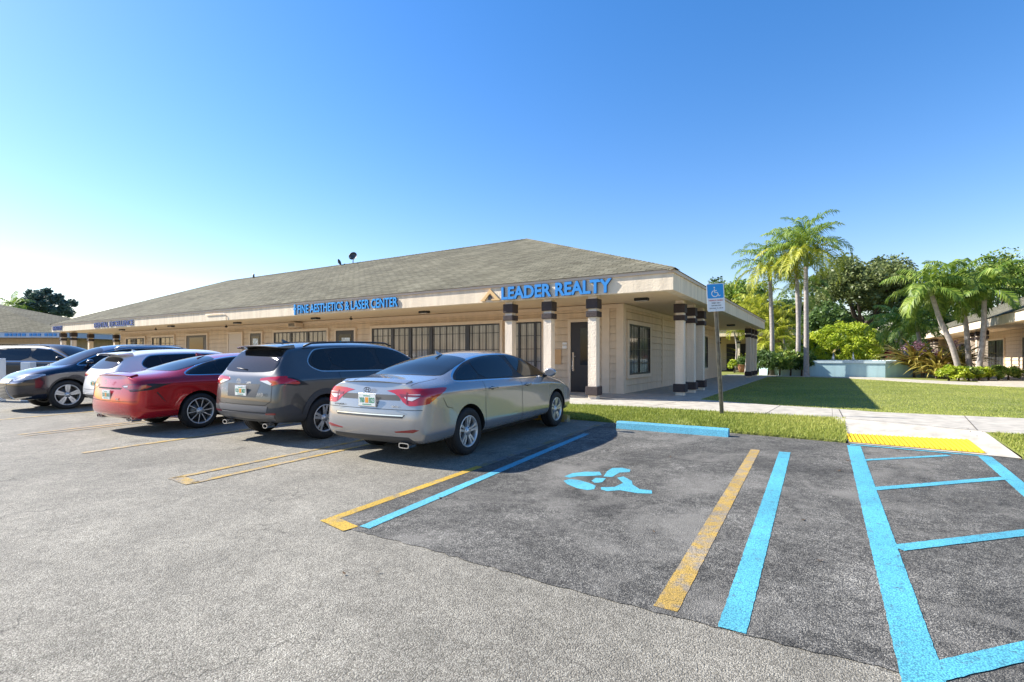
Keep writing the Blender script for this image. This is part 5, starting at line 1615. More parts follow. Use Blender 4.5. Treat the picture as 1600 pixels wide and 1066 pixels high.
sonata = make_car(dict(
 label="silver four door sedan nearest the camera, parked beside the empty blue-lined bay", paint=M['silver'], sub=3,
 st=sed, rdx=[.10, .0, -.05, -.05, .015, 0, 0, 0, 0], fdx=[-.12, -.02, .02, .03, .0, 0, 0, 0, 0], rbow=[-.06, -.075, -.08, -.085, -.075, 0], fbow=[.10, .14, .16, .16, .14, 0],
 crease=dict(rows={2: .35, 4: .65, 6: .35}, st={0: .55, 3: .25, 10: .5}, st_k=(5, 6, 7)), zrow=(.42, .62), wb=2.805, hw=.932, wr=.333, rr=.218, gap=.045, ww=.215, win=.122, zfloor=.24,
 dlo=sdlo, glass=SONG,
 doors=[door_poly(-.995, .055, 1.018, .985, .27, wheel_c=(-1.4025, .343), wheel_r=.42), door_poly(.085, 1.12, .982, .955, .27, x0b=.085, x1b=1.02)],
 handles=[(-.80, .905), (.26, .885)], handle_mat=M['silver'],
 side=[("tail_lamp", spoly([(-2.44, .985), (-2.20, .985), (-1.90, .985), (-1.93, .955), (-2.10, .90), (-2.30, .80), (-2.46, .775)], 1, (0, 6)), M['lampred'], .0035, .006),
       ("character_line", [(-1.3, .862), (1.5, .838), (1.5, .830), (-1.3, .852)], M['silver'], .004, .006),
       ("sill_trim", [(-.92, .262), (.95, .262), (.95, .235), (-.92, .235)], M['seam'], .003, .003),
       ("bumper_gap", [(-2.03, .855), (-1.94, .73), (-1.80, .70), (-1.80, .695), (-1.945, .723), (-2.037, .855)], M['seam'], .0025, 0),
       ("fuel_mark", [(1.52, .80), (1.62, .80), (1.62, .812), (1.52, .812)], M['chrome'], .003, .002)],
 rear=[("tail_lamp", spoly([(-.29, .955), (-.50, .985), (-.86, .99), (-.93, .90), (-.92, .80), (-.70, .765), (-.60, .79), (-.46, .915)], 1, (0,)), M['lampred'], .0045, .008, 'm'),
       ("lamp_insert", [(-.56, .915), (-.80, .92), (-.80, .885), (-.70, .835), (-.62, .845), (-.58, .88)], M['lampwhite'], .007, .002, 'm'),
       ("lamp_divider", [(-.60, .94), (-.625, .94), (-.64, .80), (-.615, .80)], M['lampdark'], .009, .002, 'm'),
       ("lamp_divider", [(-.50, .92), (-.84, .905), (-.84, .885), (-.52, .885)], M['lampdark'], .009, .002, 'm'),
       ("trunk_gap", [(-.52, .905), (.52, .905), (.52, .835), (-.52, .835)], M['clad'], .0015, .0),
       ("trim_bar", [(-.62, .66), (.62, .66), (.58, .615), (-.58, .615)], M['clad'], .003, .004),
       ("trim_bar", [(-.60, .655), (.60, .655), (.585, .64), (-.585, .64)], M['chrome'], .0065, .003),
       ("bumper_gap", [(-.84, .725), (.84, .725), (.84, .718), (-.84, .718)], M['seam'], .002, 0),
       ("reflector", [(-.46, .445), (-.76, .485), (-.82, .475), (-.74, .44), (-.48, .432)], M['lampdark'], .005, .005, 'm'),
       ("bumper_lower", [(-.66, .375), (.66, .375), (.74, .28), (-.74, .28)], M['clad'], .004, .004)],
 top=[("rear_window", spoly([(-1.86, 0), (-1.82, .40), (-1.74, .62), (-1.60, .645), (-1.0, .565), (-.94, .52), (-.90, .3), (-.885, 0), (-.90, -.3), (-.94, -.52), (-1.0, -.565), (-1.60, -.645), (-1.74, -.62), (-1.82, -.40)], 1), M['glass'], .004, .004),
      ("windshield", spoly([(1.42, 0), (1.36, .40), (1.22, .66), (1.1, .67), (.62, .57), (.56, .50), (.52, .3), (.50, 0), (.52, -.3), (.56, -.50), (.62, -.57), (1.1, -.67), (1.22, -.66), (1.36, -.40)], 1), M['glass'], .004, .004),
      ("trunk_gap", [(-2.40, .655), (-1.84, .665), (-1.84, .659), (-2.40, .649)], M['seam'], .0015, 0), ("trunk_gap", [(-2.40, -.649), (-1.84, -.659), (-1.84, -.665), (-2.40, -.655)], M['seam'], .0015, 0)],
 mirror=(1.02, 1.02, .87), style=dict(n=5, pair=.20, w0=.026, w1=.036, vee=-.03, rot=.25), zplate=0,
 extra=[fin(-.93, 1.40, M['silver']), exhaust(-2.465, (-.57,), .265, .085, .036), badge_h(-2.512, .965), pl(-2.528, .83, ("Y60", "B23"), tilt=0), word("SONATA", -2.512, .62, .745, .17, .022, M['black']), word("ECO", -2.512, -.42, .75, .10, .022, M['steel']),
        spoiler(-2.475, -2.30, .58, .60, 1.112, .008, M['silver'])]))
place(sonata, -4.88, 6.72, R(90 + 2.0))
# ---- grey compact SUV ---------------------------------------------------
suv = [
 (-2.26, .82, .40, 1.05, .80, 1.085, .62, 1.10),
 (-2.21, .885, .35, 1.09, .83, 1.16, .68, 1.18),
 (-2.07, .912, .33, 1.13, .845, 1.37, .665, 1.41),
 (-1.88, .925, .32, 1.14, .85, 1.535, .63, 1.59),
 (-1.58, .9275, .30, 1.14, .855, 1.585, .61, 1.65),
 (-1.0, .9275, .29, 1.13, .86, 1.605, .605, 1.685),
 (-.4, .9275, .29, 1.12, .86, 1.61, .605, 1.70),
 (.2, .9275, .29, 1.105, .86, 1.595, .605, 1.69),
 (.6, .9275, .29, 1.095, .858, 1.535, .625, 1.64),
 (1.0, .925, .29, 1.08, .85, 1.33, .685, 1.43),
 (1.32, .92, .29, 1.07, .84, 1.12, .74, 1.17),
 (1.70, .912, .30, 1.04, .82, 1.08, .69, 1.115),
 (2.03, .875, .30, .97, .78, 1.01, .61, 1.04),
 (2.20, .80, .32, .87, .70, .90, .52, .92),
 (2.27, .72, .36, .77, .62, .80, .44, .82)]
def scaled(tab, kx=1, kw=1, kz=1, dz=0, fix=None):
    out = []
    for i, r in enumerate(tab):
        r = list(r); r[0] *= kx; r[1] *= kw; r[4] *= kw; r[6] *= kw
        for j in (3, 5, 7): r[j] = r[j] * kz + dz
        out.append(tuple(r))
    return out
rdlo = spoly([(-1.62, 1.30), (-1.42, 1.50), (-1.25, 1.55), (-.4, 1.575), (.2, 1.56), (.58, 1.50), (.92, 1.33), (1.22, 1.135), (1.15, 1.115), (0, 1.135), (-1.2, 1.165), (-1.42, 1.18)], 2)
RG = [spoly([(-1.54, 1.30), (-1.38, 1.485), (-1.24, 1.53), (-1.14, 1.535), (-1.12, 1.18), (-1.38, 1.20)], 1), spoly([(-1.09, 1.18), (-1.11, 1.538), (-.4, 1.56), (-.13, 1.557), (-.10, 1.15)], 1), spoly([(.0, 1.147), (-.03, 1.555), (.2, 1.545), (.55, 1.487), (.88, 1.325), (1.05, 1.20), (1.03, 1.13)], 1)]
rz5 = 1.10
rwc = 1.345
M['greyclad'] = simple("bumper_cladding_light", (0.17, 0.17, 0.175), 0.5, metal=0.3)
rav = make_car(dict(
 label="dark grey compact SUV between the red car and the silver sedan", cat="suv", paint=M['grey'], sub=3,
 st=ST(suv), rdx=[.10, .0, -.05, -.03, .01, 0, 0, 0, 0], fdx=[-.08, 0, .02, .02, 0, 0, 0, 0, 0], rbow=[-.05, -.06, -.07, -.075, -.07, 0], fbow=[.08, .10, .11, .11, .10, 0],
 crease=dict(rows={4: .45, 5: .25, 6: .45}, st={0: .3, 1: .2, 3: .45, 10: .5}, st_k=(5, 6, 7)), zrow=(.55, .80), wb=2.69, hw=.9275, fit=(.96, .93, .91, .88), wr=.36, rr=.232, gap=.06, ww=.225, win=.118, zfloor=.30,
 dlo=rdlo, dlo_mat=M['steel'], glass=RG,
 doors=[door_poly(-1.02, -.05, 1.13, 1.105, .50, wheel_c=(-1.345, .36), wheel_r=.47), door_poly(-.02, 1.02, 1.103, 1.075, .50, x0b=-.02, x1b=.97)],
 handles=[(-.80, 1.0), (.20, .975)],
 side=[("arch_cladding", arch(-1.345, .37, .41, .505, -22, 196), M['clad'], .007, .02), ("arch_cladding", arch(1.345, .37, .41, .505, -16, 200), M['clad'], .007, .02),
       ("sill_cladding", [(-.93, .50), (.93, .50), (.93, .28), (-.93, .28)], M['clad'], .006, .008),
       ("tail_lamp", [(-2.30, 1.10), (-2.0, 1.085), (-1.86, 1.035), (-1.70, .955), (-1.98, .955), (-2.30, 1.0)], M['black'], .004, .006),
       ("tail_lamp", spoly([(-2.32, 1.10), (-2.06, 1.08), (-1.92, 1.03), (-1.86, .975), (-2.05, .985), (-2.32, 1.02)], 1), M['lampred'], .006, .006),
       ("bumper_cladding", [(-2.36, .60), (-2.05, .66), (-1.88, .56), (-1.80, .42), (-1.80, .30), (-2.36, .30)], M['clad'], .0055, .006),
       ("character_line", [(-1.75, .905), (-1.2, .87), (1.3, .855), (1.3, .845), (-1.2, .855), (-1.7, .885)], M['grey'], .004, .006)],
 rear=[("rear_window", spoly([(-.62, 1.17), (.62, 1.17), (.68, 1.26), (.62, 1.44), (.54, 1.545), (-.54, 1.545), (-.62, 1.44), (-.68, 1.26)], 2), M['glass'], .004, .004),
       ("tail_lamp", spoly([(-.40, 1.075), (-.60, 1.10), (-.95, 1.12), (-.97, 1.0), (-.80, .99), (-.70, .955), (-.62, .99), (-.42, 1.03)], 1), M['lampred'], .005, .01, 'm'),
       ("lamp_insert", [(-.42, 1.035), (-.60, 1.045), (-.70, 1.0), (-.68, .97), (-.58, .995)], M['lampwhite'], .008, .003, 'm'),
       ("plate_recess", [(-.44, .985), (.44, .985), (.38, .77), (-.38, .77)], M['clad'], .0015, .0),
       ("hatch_gap", [(-.70, 1.0), (-.72, .72), (-.60, .655), (.60, .655), (.72, .72), (.70, 1.0), (.708, 1.0), (.73, .716), (.605, .646), (-.605, .646), (-.73, .716), (-.708, 1.0)], M['seam'], .002, 0),
       ("bumper_cladding", [(-.93, .60), (.93, .60), (.93, .30), (-.93, .30)], M['clad'], .005, .006),
       ("bumper_trim", [(-.66, .635), (.66, .635), (.62, .54), (-.62, .54)], M['greyclad'], .008, .006),
       ("bumper_trim", [(-.78, .515), (.78, .515), (.70, .40), (-.70, .40)], M['greyclad'], .009, .008),
       ("reflector", [(-.60, .525), (-.80, .535), (-.80, .505), (-.60, .50)], M['lampdark'], .012, .004, 'm')],
 top=[("windshield", spoly([(1.40, 0), (1.34, .40), (1.22, .68), (1.1, .68), (.72, .58), (.66, .50), (.62, .3), (.60, 0), (.62, -.3), (.66, -.50), (.72, -.58), (1.1, -.68), (1.22, -.68), (1.34, -.40)], 1), M['glass'], .004, .004)],
 mirror=(1.0, 1.16, .86), style=dict(n=5, w0=.045, w1=.042, rot=.3, pair=.17, dark=True), 
 extra=[fin(-1.45, 1.665, M['grey']), exhaust(-2.30, (-.55, .55), .315, .062, .04, True), badge_ring(-2.375, 1.03, .05), pl(-2.355, .87, ("CQ5", "M27")), word("AWD", -2.36, -.44, .80, .15, .045, M['chrome']),
        spoiler(-2.10, -1.72, .56, .58, 1.645, .022, M['grey']), rails(-1.55, .45, .64, lambda x: 1.625 - .03 * ((x + .5) / 1.0) ** 2, M['black']),
        tube_part("rear_wiper", [(-2.20, .02, 1.205), (-2.18, .25, 1.225), (-2.165, .36, 1.235)], .012, M['black']),
        ]))
place(rav, -7.55, 6.55, R(90 + 1.0))

# ---- red sedan ------------------------------------------------------------
def shift_poly(P, kx=1, kz=1, dz=0, dx=0): return [(a * kx + dx, b_ * kz + dz) for a, b_ in P]
csed = [tuple(r) for r in [(v_['x'], v_['W'], v_['zb'], v_['z5'], v_['y5'], v_['z6'], v_['y6'], v_['z8']) for v_ in sed]]
csed = scaled(csed, 1.005, .987, .98)
camry = make_car(dict(
 label="bright red sports sedan with black wheels between the white and the grey SUV", paint=M['redpaint'], sub=2,
 st=ST(csed), rdx=[.08, -.02, -.05, -.04, .01, 0, 0, 0, 0], fdx=[-.12, -.02, .02, .03, .0, 0, 0, 0, 0], rbow=[-.06, -.075, -.08, -.085, -.075, 0], fbow=[.10, .14, .16, .16, .14, 0],
 crease=dict(rows={4: .5, 6: .35}, st={0: .7, 3: .25, 10: .5}, st_k=(5, 6, 7)), zrow=(.42, .62), wb=2.825, hw=.92, fit=(.975, .965, .95, 1.0), wr=.335, rr=.243, gap=.045, ww=.235, win=.125, zfloor=.22,
 dlo=shift_poly(sdlo, 1, .98), glass=[shift_poly(g_, 1, .98) for g_ in SONG],
 doors=[door_poly(-.995, .055, .998, .965, .25, wheel_c=(-1.41, .343), wheel_r=.42), door_poly(.085, 1.12, .962, .935, .25, x0b=.085, x1b=1.02)],
 handles=[(-.80, .885), (.26, .865)],
 side=[("tail_lamp", [(-2.46, .90), (-2.20, .90), (-1.98, .885), (-1.86, .905), (-2.02, .85), (-2.20, .79), (-2.46, .77)], M['black'], .0035, .006),
       ("tail_lamp", [(-2.46, .875), (-2.30, .873), (-2.20, .855), (-2.28, .82), (-2.46, .815)], M['lampred'], .006, .003),
       ("bumper_vent", [(-2.14, .74), (-2.05, .62), (-1.99, .55), (-2.03, .62), (-2.12, .75)], M['black'], .003, .003)],
 rear=[("tail_lamp", spoly([(-.40, .865), (-.60, .90), (-.93, .905), (-.93, .79), (-.70, .79), (-.55, .82)], 1), M['lampdark'], .0045, .008, 'm'),
       ("lamp_insert", [(-.55, .875), (-.85, .88), (-.85, .84), (-.60, .84)], M['lampred'], .007, .002, 'm'),
       ("lamp_insert", [(-.50, .86), (-.62, .87), (-.62, .845), (-.52, .842)], M['lampwhite'], .009, .002, 'm'),
       ("trunk_gap", [(-.46, .83), (.46, .83), (.42, .80), (-.42, .80)], M['seam'], .0015, .0),
       ("bumper_gap", [(-.84, .60), (.84, .60), (.84, .592), (-.84, .592)], M['seam'], .002, 0),
       ("diffuser", [(-.72, .36), (.72, .36), (.62, .25), (-.62, .25)], M['lampdark'], .004, .004)],
 top=[("rear_window", spoly([(-1.86, 0), (-1.82, .40), (-1.74, .61), (-1.60, .635), (-1.0, .555), (-.94, .51), (-.90, .3), (-.885, 0), (-.90, -.3), (-.94, -.51), (-1.0, -.555), (-1.60, -.635), (-1.74, -.61), (-1.82, -.40)], 1), M['glass'], .004, .004),
      ("windshield", spoly([(1.42, 0), (1.36, .40), (1.22, .65), (1.1, .66), (.62, .56), (.56, .49), (.52, .3), (.50, 0), (.52, -.3), (.56, -.49), (.62, -.56), (1.1, -.66), (1.22, -.65), (1.36, -.40)], 1), M['glass'], .004, .004)],
 mirror=(1.02, 1.0, .86), style=dict(n=10, w0=.015, w1=.020, rot=.1, dark=True, inset=.018),
 extra=[fin(-.95, 1.375, M['redpaint']), exhaust(-2.44, (-.66, -.52, .52, .66), .275, .04, .04, True), badge_ring(-2.535, .93, .045), pl(-2.545, .70, ("LX3", "R41")), word("XSE", -2.535, -.33, .62, .10, .03, M['chrome']),
        spoiler(-2.49, -2.30, .62, .60, 1.095, .012, M['redpaint'])]))
place(camry, -10.52, 6.28, R(90 + 0.5))

# ---- white crossover --------------------------------------------------------
wsuv = scaled(suv, .955, .965, .925)
wsuv = [list(r) for r in wsuv]
for i_, (z6, y6, z8) in {2: (1.20, .64, 1.24), 3: (1.36, .62, 1.42), 4: (1.44, .60, 1.51)}.items(): wsuv[i_][5], wsuv[i_][6], wsuv[i_][7] = z6, y6, z8
kk = .925
mazda = make_car(dict(
 label="white crossover half hidden between the dark blue SUV and the red car", cat="suv", paint=M['whitepaint'], sub=2,
 st=ST([tuple(r) for r in wsuv]), rdx=[.10, .0, -.05, -.03, .03, 0, 0, 0, 0], fdx=[-.08, 0, .02, .02, 0, 0, 0, 0, 0], rbow=[-.05, -.06, -.07, -.075, -.07, 0], fbow=[.08, .10, .11, .11, .10, 0],
 crease=dict(rows={4: .3, 6: .3}, st={0: .3, 10: .5}, st_k=(5, 6, 7)), zrow=(.50, .74), wb=2.60, hw=.895, wr=.335, rr=.22, gap=.05, ww=.215, win=.118, zfloor=.28,
 dlo=shift_poly(rdlo, .93, kk * .985), glass=[shift_poly(g_, .93, kk * .985) for g_ in RG],
 doors=[], handles=[(-.75, .92)],
 side=[("arch_cladding", arch(-1.30, .345, .38, .46, -20, 196), M['clad'], .007, .02), ("arch_cladding", arch(1.30, .345, .38, .46, -16, 200), M['clad'], .007, .02),
       ("tail_lamp", spoly([(-2.25, 1.02), (-2.0, 1.03), (-1.78, 1.03), (-1.9, .96), (-2.25, .93)], 1), M['lampred'], .006, .006),
       ("sill_cladding", [(-.93, .40), (.93, .40), (.93, .26), (-.93, .26)], M['clad'], .006, .008)],
 rear=[("rear_window", spoly([(-.62, 1.10), (.62, 1.10), (.64, 1.18), (.58, 1.38), (-.58, 1.38), (-.64, 1.18)], 2), M['glass'], .004, .004),
       ("tail_lamp", spoly([(-.42, .96), (-.60, 1.02), (-.93, 1.05), (-.93, .93), (-.66, .92)], 1), M['lampred'], .005, .01, 'm'),
       ("bumper_cladding", [(-.93, .50), (.93, .50), (.93, .26), (-.93, .26)], M['greyclad'], .005, .006),
       ("hatch_gap", [(-.66, .62), (.66, .62), (.66, .612), (-.66, .612)], M['seam'], .002, 0)],
 top=[("windshield", spoly([(1.32, 0), (1.26, .40), (1.15, .65), (1.04, .65), (.68, .55), (.62, .48), (.60, .3), (.58, 0), (.60, -.3), (.62, -.48), (.68, -.55), (1.04, -.65), (1.15, -.65), (1.26, -.40)], 1), M['glass'], .004, .004)],
 mirror=(.95, 1.05, .83), style=dict(n=5, w0=.06, w1=.05, rot=.3),
 extra=[fin(-1.30, 1.50, M['whitepaint']), badge_ring(-2.235, .93, .05), pl(-2.25, .76, ("HT8", "K05")), spoiler(-2.00, -1.62, .58, .60, 1.505, .025, M['whitepaint'])]))
place(mazda, -13.72, 6.8, R(90))

# ---- dark blue SUV facing the camera ------------------------------------------
rx = [
 (-2.40, .84, .40, 1.08, .80, 1.12, .62, 1.14),
 (-2.32, .90, .34, 1.12, .84, 1.20, .68, 1.22),
 (-2.12, .93, .31, 1.15, .86, 1.38, .66, 1.43),
 (-1.80, .945, .29, 1.16, .87, 1.52, .63, 1.58),
 (-1.3, .947, .28, 1.15, .875, 1.58, .61, 1.66),
 (-.7, .947, .27, 1.13, .875, 1.60, .61, 1.69),
 (-.1, .947, .27, 1.115, .875, 1.59, .61, 1.69),
 (.4, .947, .27, 1.10, .873, 1.52, .625, 1.64),
 (.85, .945, .27, 1.09, .868, 1.34, .68, 1.46),
 (1.25, .94, .27, 1.08, .855, 1.14, .74, 1.23),
 (1.45, .94, .27, 1.065, .845, 1.09, .74, 1.13),
 (1.80, .935, .27, 1.02, .83, 1.05, .68, 1.085),
 (2.12, .90, .27, .94, .79, .975, .60, 1.01),
 (2.34, .84, .27, .85, .72, .885, .50, .91),
 (2.42, .78, .30, .78, .64, .82, .44, .84)]
rxdlo = spoly([(-1.75, 1.30), (-1.45, 1.50), (-1.2, 1.54), (-.6, 1.565), (-.1, 1.555), (.38, 1.485), (.75, 1.35), (1.15, 1.15), (1.10, 1.13), (0, 1.145), (-1.2, 1.18), (-1.6, 1.22)], 2)
lexus = make_car(dict(
 label="dark blue luxury SUV facing the camera with silver spoked wheels", cat="suv", paint=M['navy'], sub=3,
 st=ST(rx), rdx=[.08, .0, -.05, -.03, .01, 0, 0, 0, 0], fdx=[-.10, .03, .05, .04, .03, 0, 0, 0, 0], rbow=[-.05, -.06, -.07, -.075, -.07, 0], fbow=[.12, .13, .14, .14, .14, 0],
 crease=dict(rows={4: .45, 6: .4}, st={0: .3, 10: .4, -1: .3}, st_k=(5, 6, 7)), zrow=(.52, .76), fit=(.97, .93, .955, .88), kf=.86, wb=2.79, hw=.947, wr=.372, rr=.262, gap=.055, ww=.235, win=.12, zfloor=.28,
 dlo=rxdlo, glass=[spoly([(-1.05, 1.20), (-1.08, 1.53), (-.6, 1.55), (-.20, 1.545), (-.18, 1.165)], 1), spoly([(-.10, 1.16), (-.12, 1.54), (.0, 1.535), (.36, 1.468), (.72, 1.335), (1.0, 1.185), (.98, 1.15)], 1), spoly([(-1.68, 1.30), (-1.42, 1.485), (-1.15, 1.525), (-1.13, 1.205), (-1.5, 1.24)], 1)],
 doors=[door_poly(-1.05, -.05, 1.14, 1.12, .36, wheel_c=(-1.395, .36), wheel_r=.47), door_poly(-.02, 1.0, 1.12, 1.09, .36, x0b=-.02, x1b=.95)],
 handles=[(-.78, 1.0), (.20, .985)],
 side=[("arch_cladding", arch(-1.395, .37, .425, .47, -18, 196), M['black'], .006, .02), ("arch_cladding", arch(1.395, .37, .425, .47, -16, 200), M['black'], .006, .02),
       ("headlamp", spoly([(2.50, .87), (2.20, .905), (1.95, .93), (1.85, .915), (2.10, .84), (2.50, .76)], 1), M['headlamp'], .006, .006)],
 front=[("headlamp", spoly([(-.42, .82), (-.62, .865), (-.93, .93), (-.96, .84), (-.75, .775), (-.50, .76)], 1), M['headlamp'], .006, .01, 'm'),
        ("lamp_insert", [(-.55, .80), (-.70, .835), (-.80, .83), (-.70, .79)], M['lampwhite'], .010, .003, 'm'),
        ("grille_surround", [(-.43, .83), (.43, .83), (.34, .62), (.52, .30), (-.52, .30), (-.34, .62)], M['chrome'], .008, .012),
        ("grille", [(-.40, .81), (.40, .81), (.31, .62), (.48, .32), (-.48, .32), (-.31, .62)], M['black'], .012, .004)] +
       [("grille_bar", [(-.395 + abs(.81 - z_) * .42 if z_ > .62 else -.31 - (.62 - z_) * .55, z_), (.395 - abs(.81 - z_) * .42 if z_ > .62 else .31 + (.62 - z_) * .55, z_), (.395 - abs(.81 - z_) * .42 if z_ > .62 else .31 + (.62 - z_) * .55, z_ - .012), (-.395 + abs(.81 - z_) * .42 if z_ > .62 else -.31 - (.62 - z_) * .55, z_ - .012)], M['steel'], .016, .003) for z_ in [.36 + .035 * i for i in range(13)]] +
       [("lower_intake", [(-.58, .42), (-.85, .46), (-.90, .38), (-.60, .33)], M['black'], .006, .004, 'm'), ("chrome_lip", [(-.56, .345), (-.93, .40), (-.93, .37), (-.56, .32)], M['chrome'], .010, .006, 'm')],
 top=[("windshield", spoly([(1.50, 0), (1.43, .40), (1.28, .69), (1.1, .69), (.56, .59), (.48, .50), (.44, .3), (.42, 0), (.44, -.3), (.48, -.50), (.56, -.59), (1.1, -.69), (1.28, -.69), (1.43, -.40)], 1), M['glass'], .004, .004)],
 mirror=(.92, 1.17, .88), style=dict(n=5, w0=.030, w1=.058, rot=.3, pair=.22, vee=-.10, dark=True),
 extra=[badge_ring(2.585, .72, .07, rear=False, inner=False), tube_part("wiper", [(1.48, -.1, 1.13), (1.30, -.55, 1.155)], .010, M['black']), rails(-1.5, .25, .645, lambda x: 1.60 - .03 * ((x + .6) / .9) ** 2, M['steel'])]))
place(lexus, -16.78, 6.32, R(-90))

# ---- big dark SUV standing across, far left -------------------------------------
gx = [list(r) for r in scaled(suv, 1.08, 1.02, 1.07, .02)]
gx[2][5], gx[2][7] = 1.60, 1.64; gx[3][5], gx[3][7] = 1.70, 1.76
gdlo = spoly([(-2.0, 1.30), (-1.85, 1.66), (-1.3, 1.675), (-.4, 1.685), (.2, 1.665), (.60, 1.60), (.98, 1.43), (1.38, 1.22), (1.30, 1.20), (0, 1.22), (-1.2, 1.235), (-1.9, 1.24)], 1)
gxc = make_car(dict(
 label="very dark blue SUV seen side on at the far left edge", cat="suv", paint=M['darkpaint'], sub=2,
 st=ST([tuple(r) for r in gx]), rdx=[.08, .0, -.05, -.03, .01, 0, 0, 0, 0], fdx=[-.08, 0, .02, .02, 0, 0, 0, 0, 0], rbow=[-.05, -.06, -.07, -.075, -.07, 0], fbow=[.08, .10, .11, .11, .10, 0],
 crease=dict(rows={4: .4, 6: .4}, st={0: .3, 10: .5}, st_k=(5, 6, 7)), zrow=(.58, .86), wb=2.85, hw=.946, wr=.385, rr=.24, gap=.06, ww=.24, win=.12, zfloor=.32,
 dlo=gdlo, glass=[spoly([(-1.15, 1.26), (-1.17, 1.66), (-.4, 1.668), (-.12, 1.665), (-.10, 1.245)], 1), spoly([(.0, 1.24), (-.03, 1.66), (.2, 1.647), (.57, 1.585), (.94, 1.42), (1.15, 1.30), (1.10, 1.22)], 1), spoly([(-1.95, 1.27), (-1.82, 1.64), (-1.25, 1.658), (-1.23, 1.26)], 1)],
 doors=[door_poly(-1.12, -.07, 1.21, 1.20, .50, wheel_c=(-1.425, .385), wheel_r=.50), door_poly(-.03, 1.1, 1.20, 1.16, .50, x0b=-.03, x1b=1.0)],
 handles=[(-.85, 1.08), (.20, 1.06)], handle_mat=M['chrome'],
 side=[("arch_cladding", arch(-1.425, .385, .43, .50, -20, 196), M['black'], .007, .02), ("arch_cladding", arch(1.425, .385, .43, .50, -16, 200), M['black'], .007, .02)],
 top=[("windshield", spoly([(1.50, 0), (1.44, .40), (1.32, .68), (1.2, .68), (.78, .58), (.72, .50), (.68, .3), (.66, 0), (.68, -.3), (.72, -.50), (.78, -.58), (1.2, -.68), (1.32, -.68), (1.44, -.40)], 1), M['glass'], .004, .004)],
 mirror=(1.08, 1.27, .88), style=dict(n=6, w0=.06, w1=.05, rot=.3),
 extra=[rails(-1.7, .45, .66, lambda x: 1.72 - .02 * ((x + .6) / 1.1) ** 2, M['black'])]))
place(gxc, -22.4, 6.6, R(30))
gxc.location.z = lz(7.1) - .02

# white service boxes in front of it
def cabinet(x, y, w_, d_, h_, label):
    t = empty("utility_box", (x, y, lz(y))); tag(t, label, "utility box")
    bm = bmesh.new(); box(bm, -w_ / 2, w_ / 2, -d_ / 2, d_ / 2, 0, h_, bevel=.015); obj_bm("cabinet", bm, M['signwhite'], t)
    bm = bmesh.new(); box(bm, -w_ / 2 + .03, w_ / 2 - .03, -d_ / 2 - .008, -d_ / 2 + .002, .05, h_ - .06, bevel=.004); obj_bm("cabinet_door", bm, M['white'], t)
    t.rotation_euler = (0, 0, R(35))
cabinet(-19.75, 5.25, .26, .22, 1.13, "small white service box seen behind the nose of the dark blue SUV")
cabinet(-20.6, 4.75, .34, .3, 1.25, "white service box at the left edge of the picture")
# ---- wheel stops ----------------------------------------------------------------
def wheel_stop(x0, x1, y0, y1, mat, label, hgt=.125):
    a, b_ = Vector((x0, y0)), Vector((x1, y1)); L_ = (b_ - a).length
    bm = bmesh.new()
    prof = [(-.075, 0), (-.060, hgt * .8), (-.045, hgt), (.045, hgt), (.060, hgt * .8), (.075, 0)]
    rings = []
    n_ = 26
    for i in range(n_ + 1):
        t_ = i / n_; x = -L_ / 2 + L_ * t_; k_ = 1.0
        inset = .02 if i in (0, n_) else 0
        rings.append([bm.verts.new((x, py * (1 - inset), pz * (1 - inset) + random.uniform(-.0012, .0012))) for py, pz in prof])
    for i in range(n_):
        for k_ in range(5): bm.faces.new((rings[i][k_], rings[i + 1][k_], rings[i + 1][k_ + 1], rings[i][k_ + 1]))
    bm.faces.new(rings[0]); bm.faces.new(rings[-1][::-1])
    bmesh.ops.recalc_face_normals(bm, faces=bm.faces[:])
    o = obj_bm("wheel_stop", bm, mat); c = (a + b_) / 2; o.location = (c.x, c.y, lz(c.y)); o.rotation_euler = (0, 0, math.atan2((b_ - a).y, (b_ - a).x))
    tag(o, label, "wheel stop", "concrete wheel stops at the grass edge"); return o
M['stopblue'] = worn_paint("wheel_stop_blue_paint", (0.12, 0.46, 0.62), (0.35, 0.4, 0.42), 0.27, 3)
M['stopyel'] = worn_paint("wheel_stop_yellow_paint", (0.55, 0.40, 0.10), (0.35, 0.33, 0.3), 0.42, 3)
wheel_stop(-3.08, -1.30, 8.42, 8.40, M['stopblue'], "light blue painted wheel stop at the head of the empty bay")
wheel_stop(-5.75, -4.15, 8.78, 8.72, M['stopyel'], "worn yellow wheel stop behind the front wheel of the silver sedan")
wheel_stop(-8.45, -6.85, 9.1, 9.0, M['stopyel'], "worn yellow wheel stop in front of the dark grey SUV")

# ---- accessible parking sign -------------------------------------------------------
t = empty("parking_sign", (-1.63, 9.80, .30)); tag(t, "blue and white accessible parking sign on a leaning rusted post", "sign")
t.rotation_euler = (R(0), R(-3.2), R(26))
bm = bmesh.new()          # U-channel post
pr = [(-.036, .0), (-.022, .0), (-.016, -.028), (.016, -.028), (.022, .0), (.036, .0), (.036, .004), (.025, .004), (.018, -.024), (-.018, -.024), (-.025, .004), (-.036, .004)]
a = [bm.verts.new((x, -y, -.10)) for x, y in pr]; b_ = [bm.verts.new((x, -y, 1.98)) for x, y in pr]
for i in range(len(pr)): bm.faces.new((a[i], a[(i + 1) % len(pr)], b_[(i + 1) % len(pr)], b_[i]))
bm.faces.new(b_); bm.faces.new(a[::-1]); bmesh.ops.recalc_face_normals(bm, faces=bm.faces[:])
obj_bm("post", bm, M['rust'], t)
bm = bmesh.new()
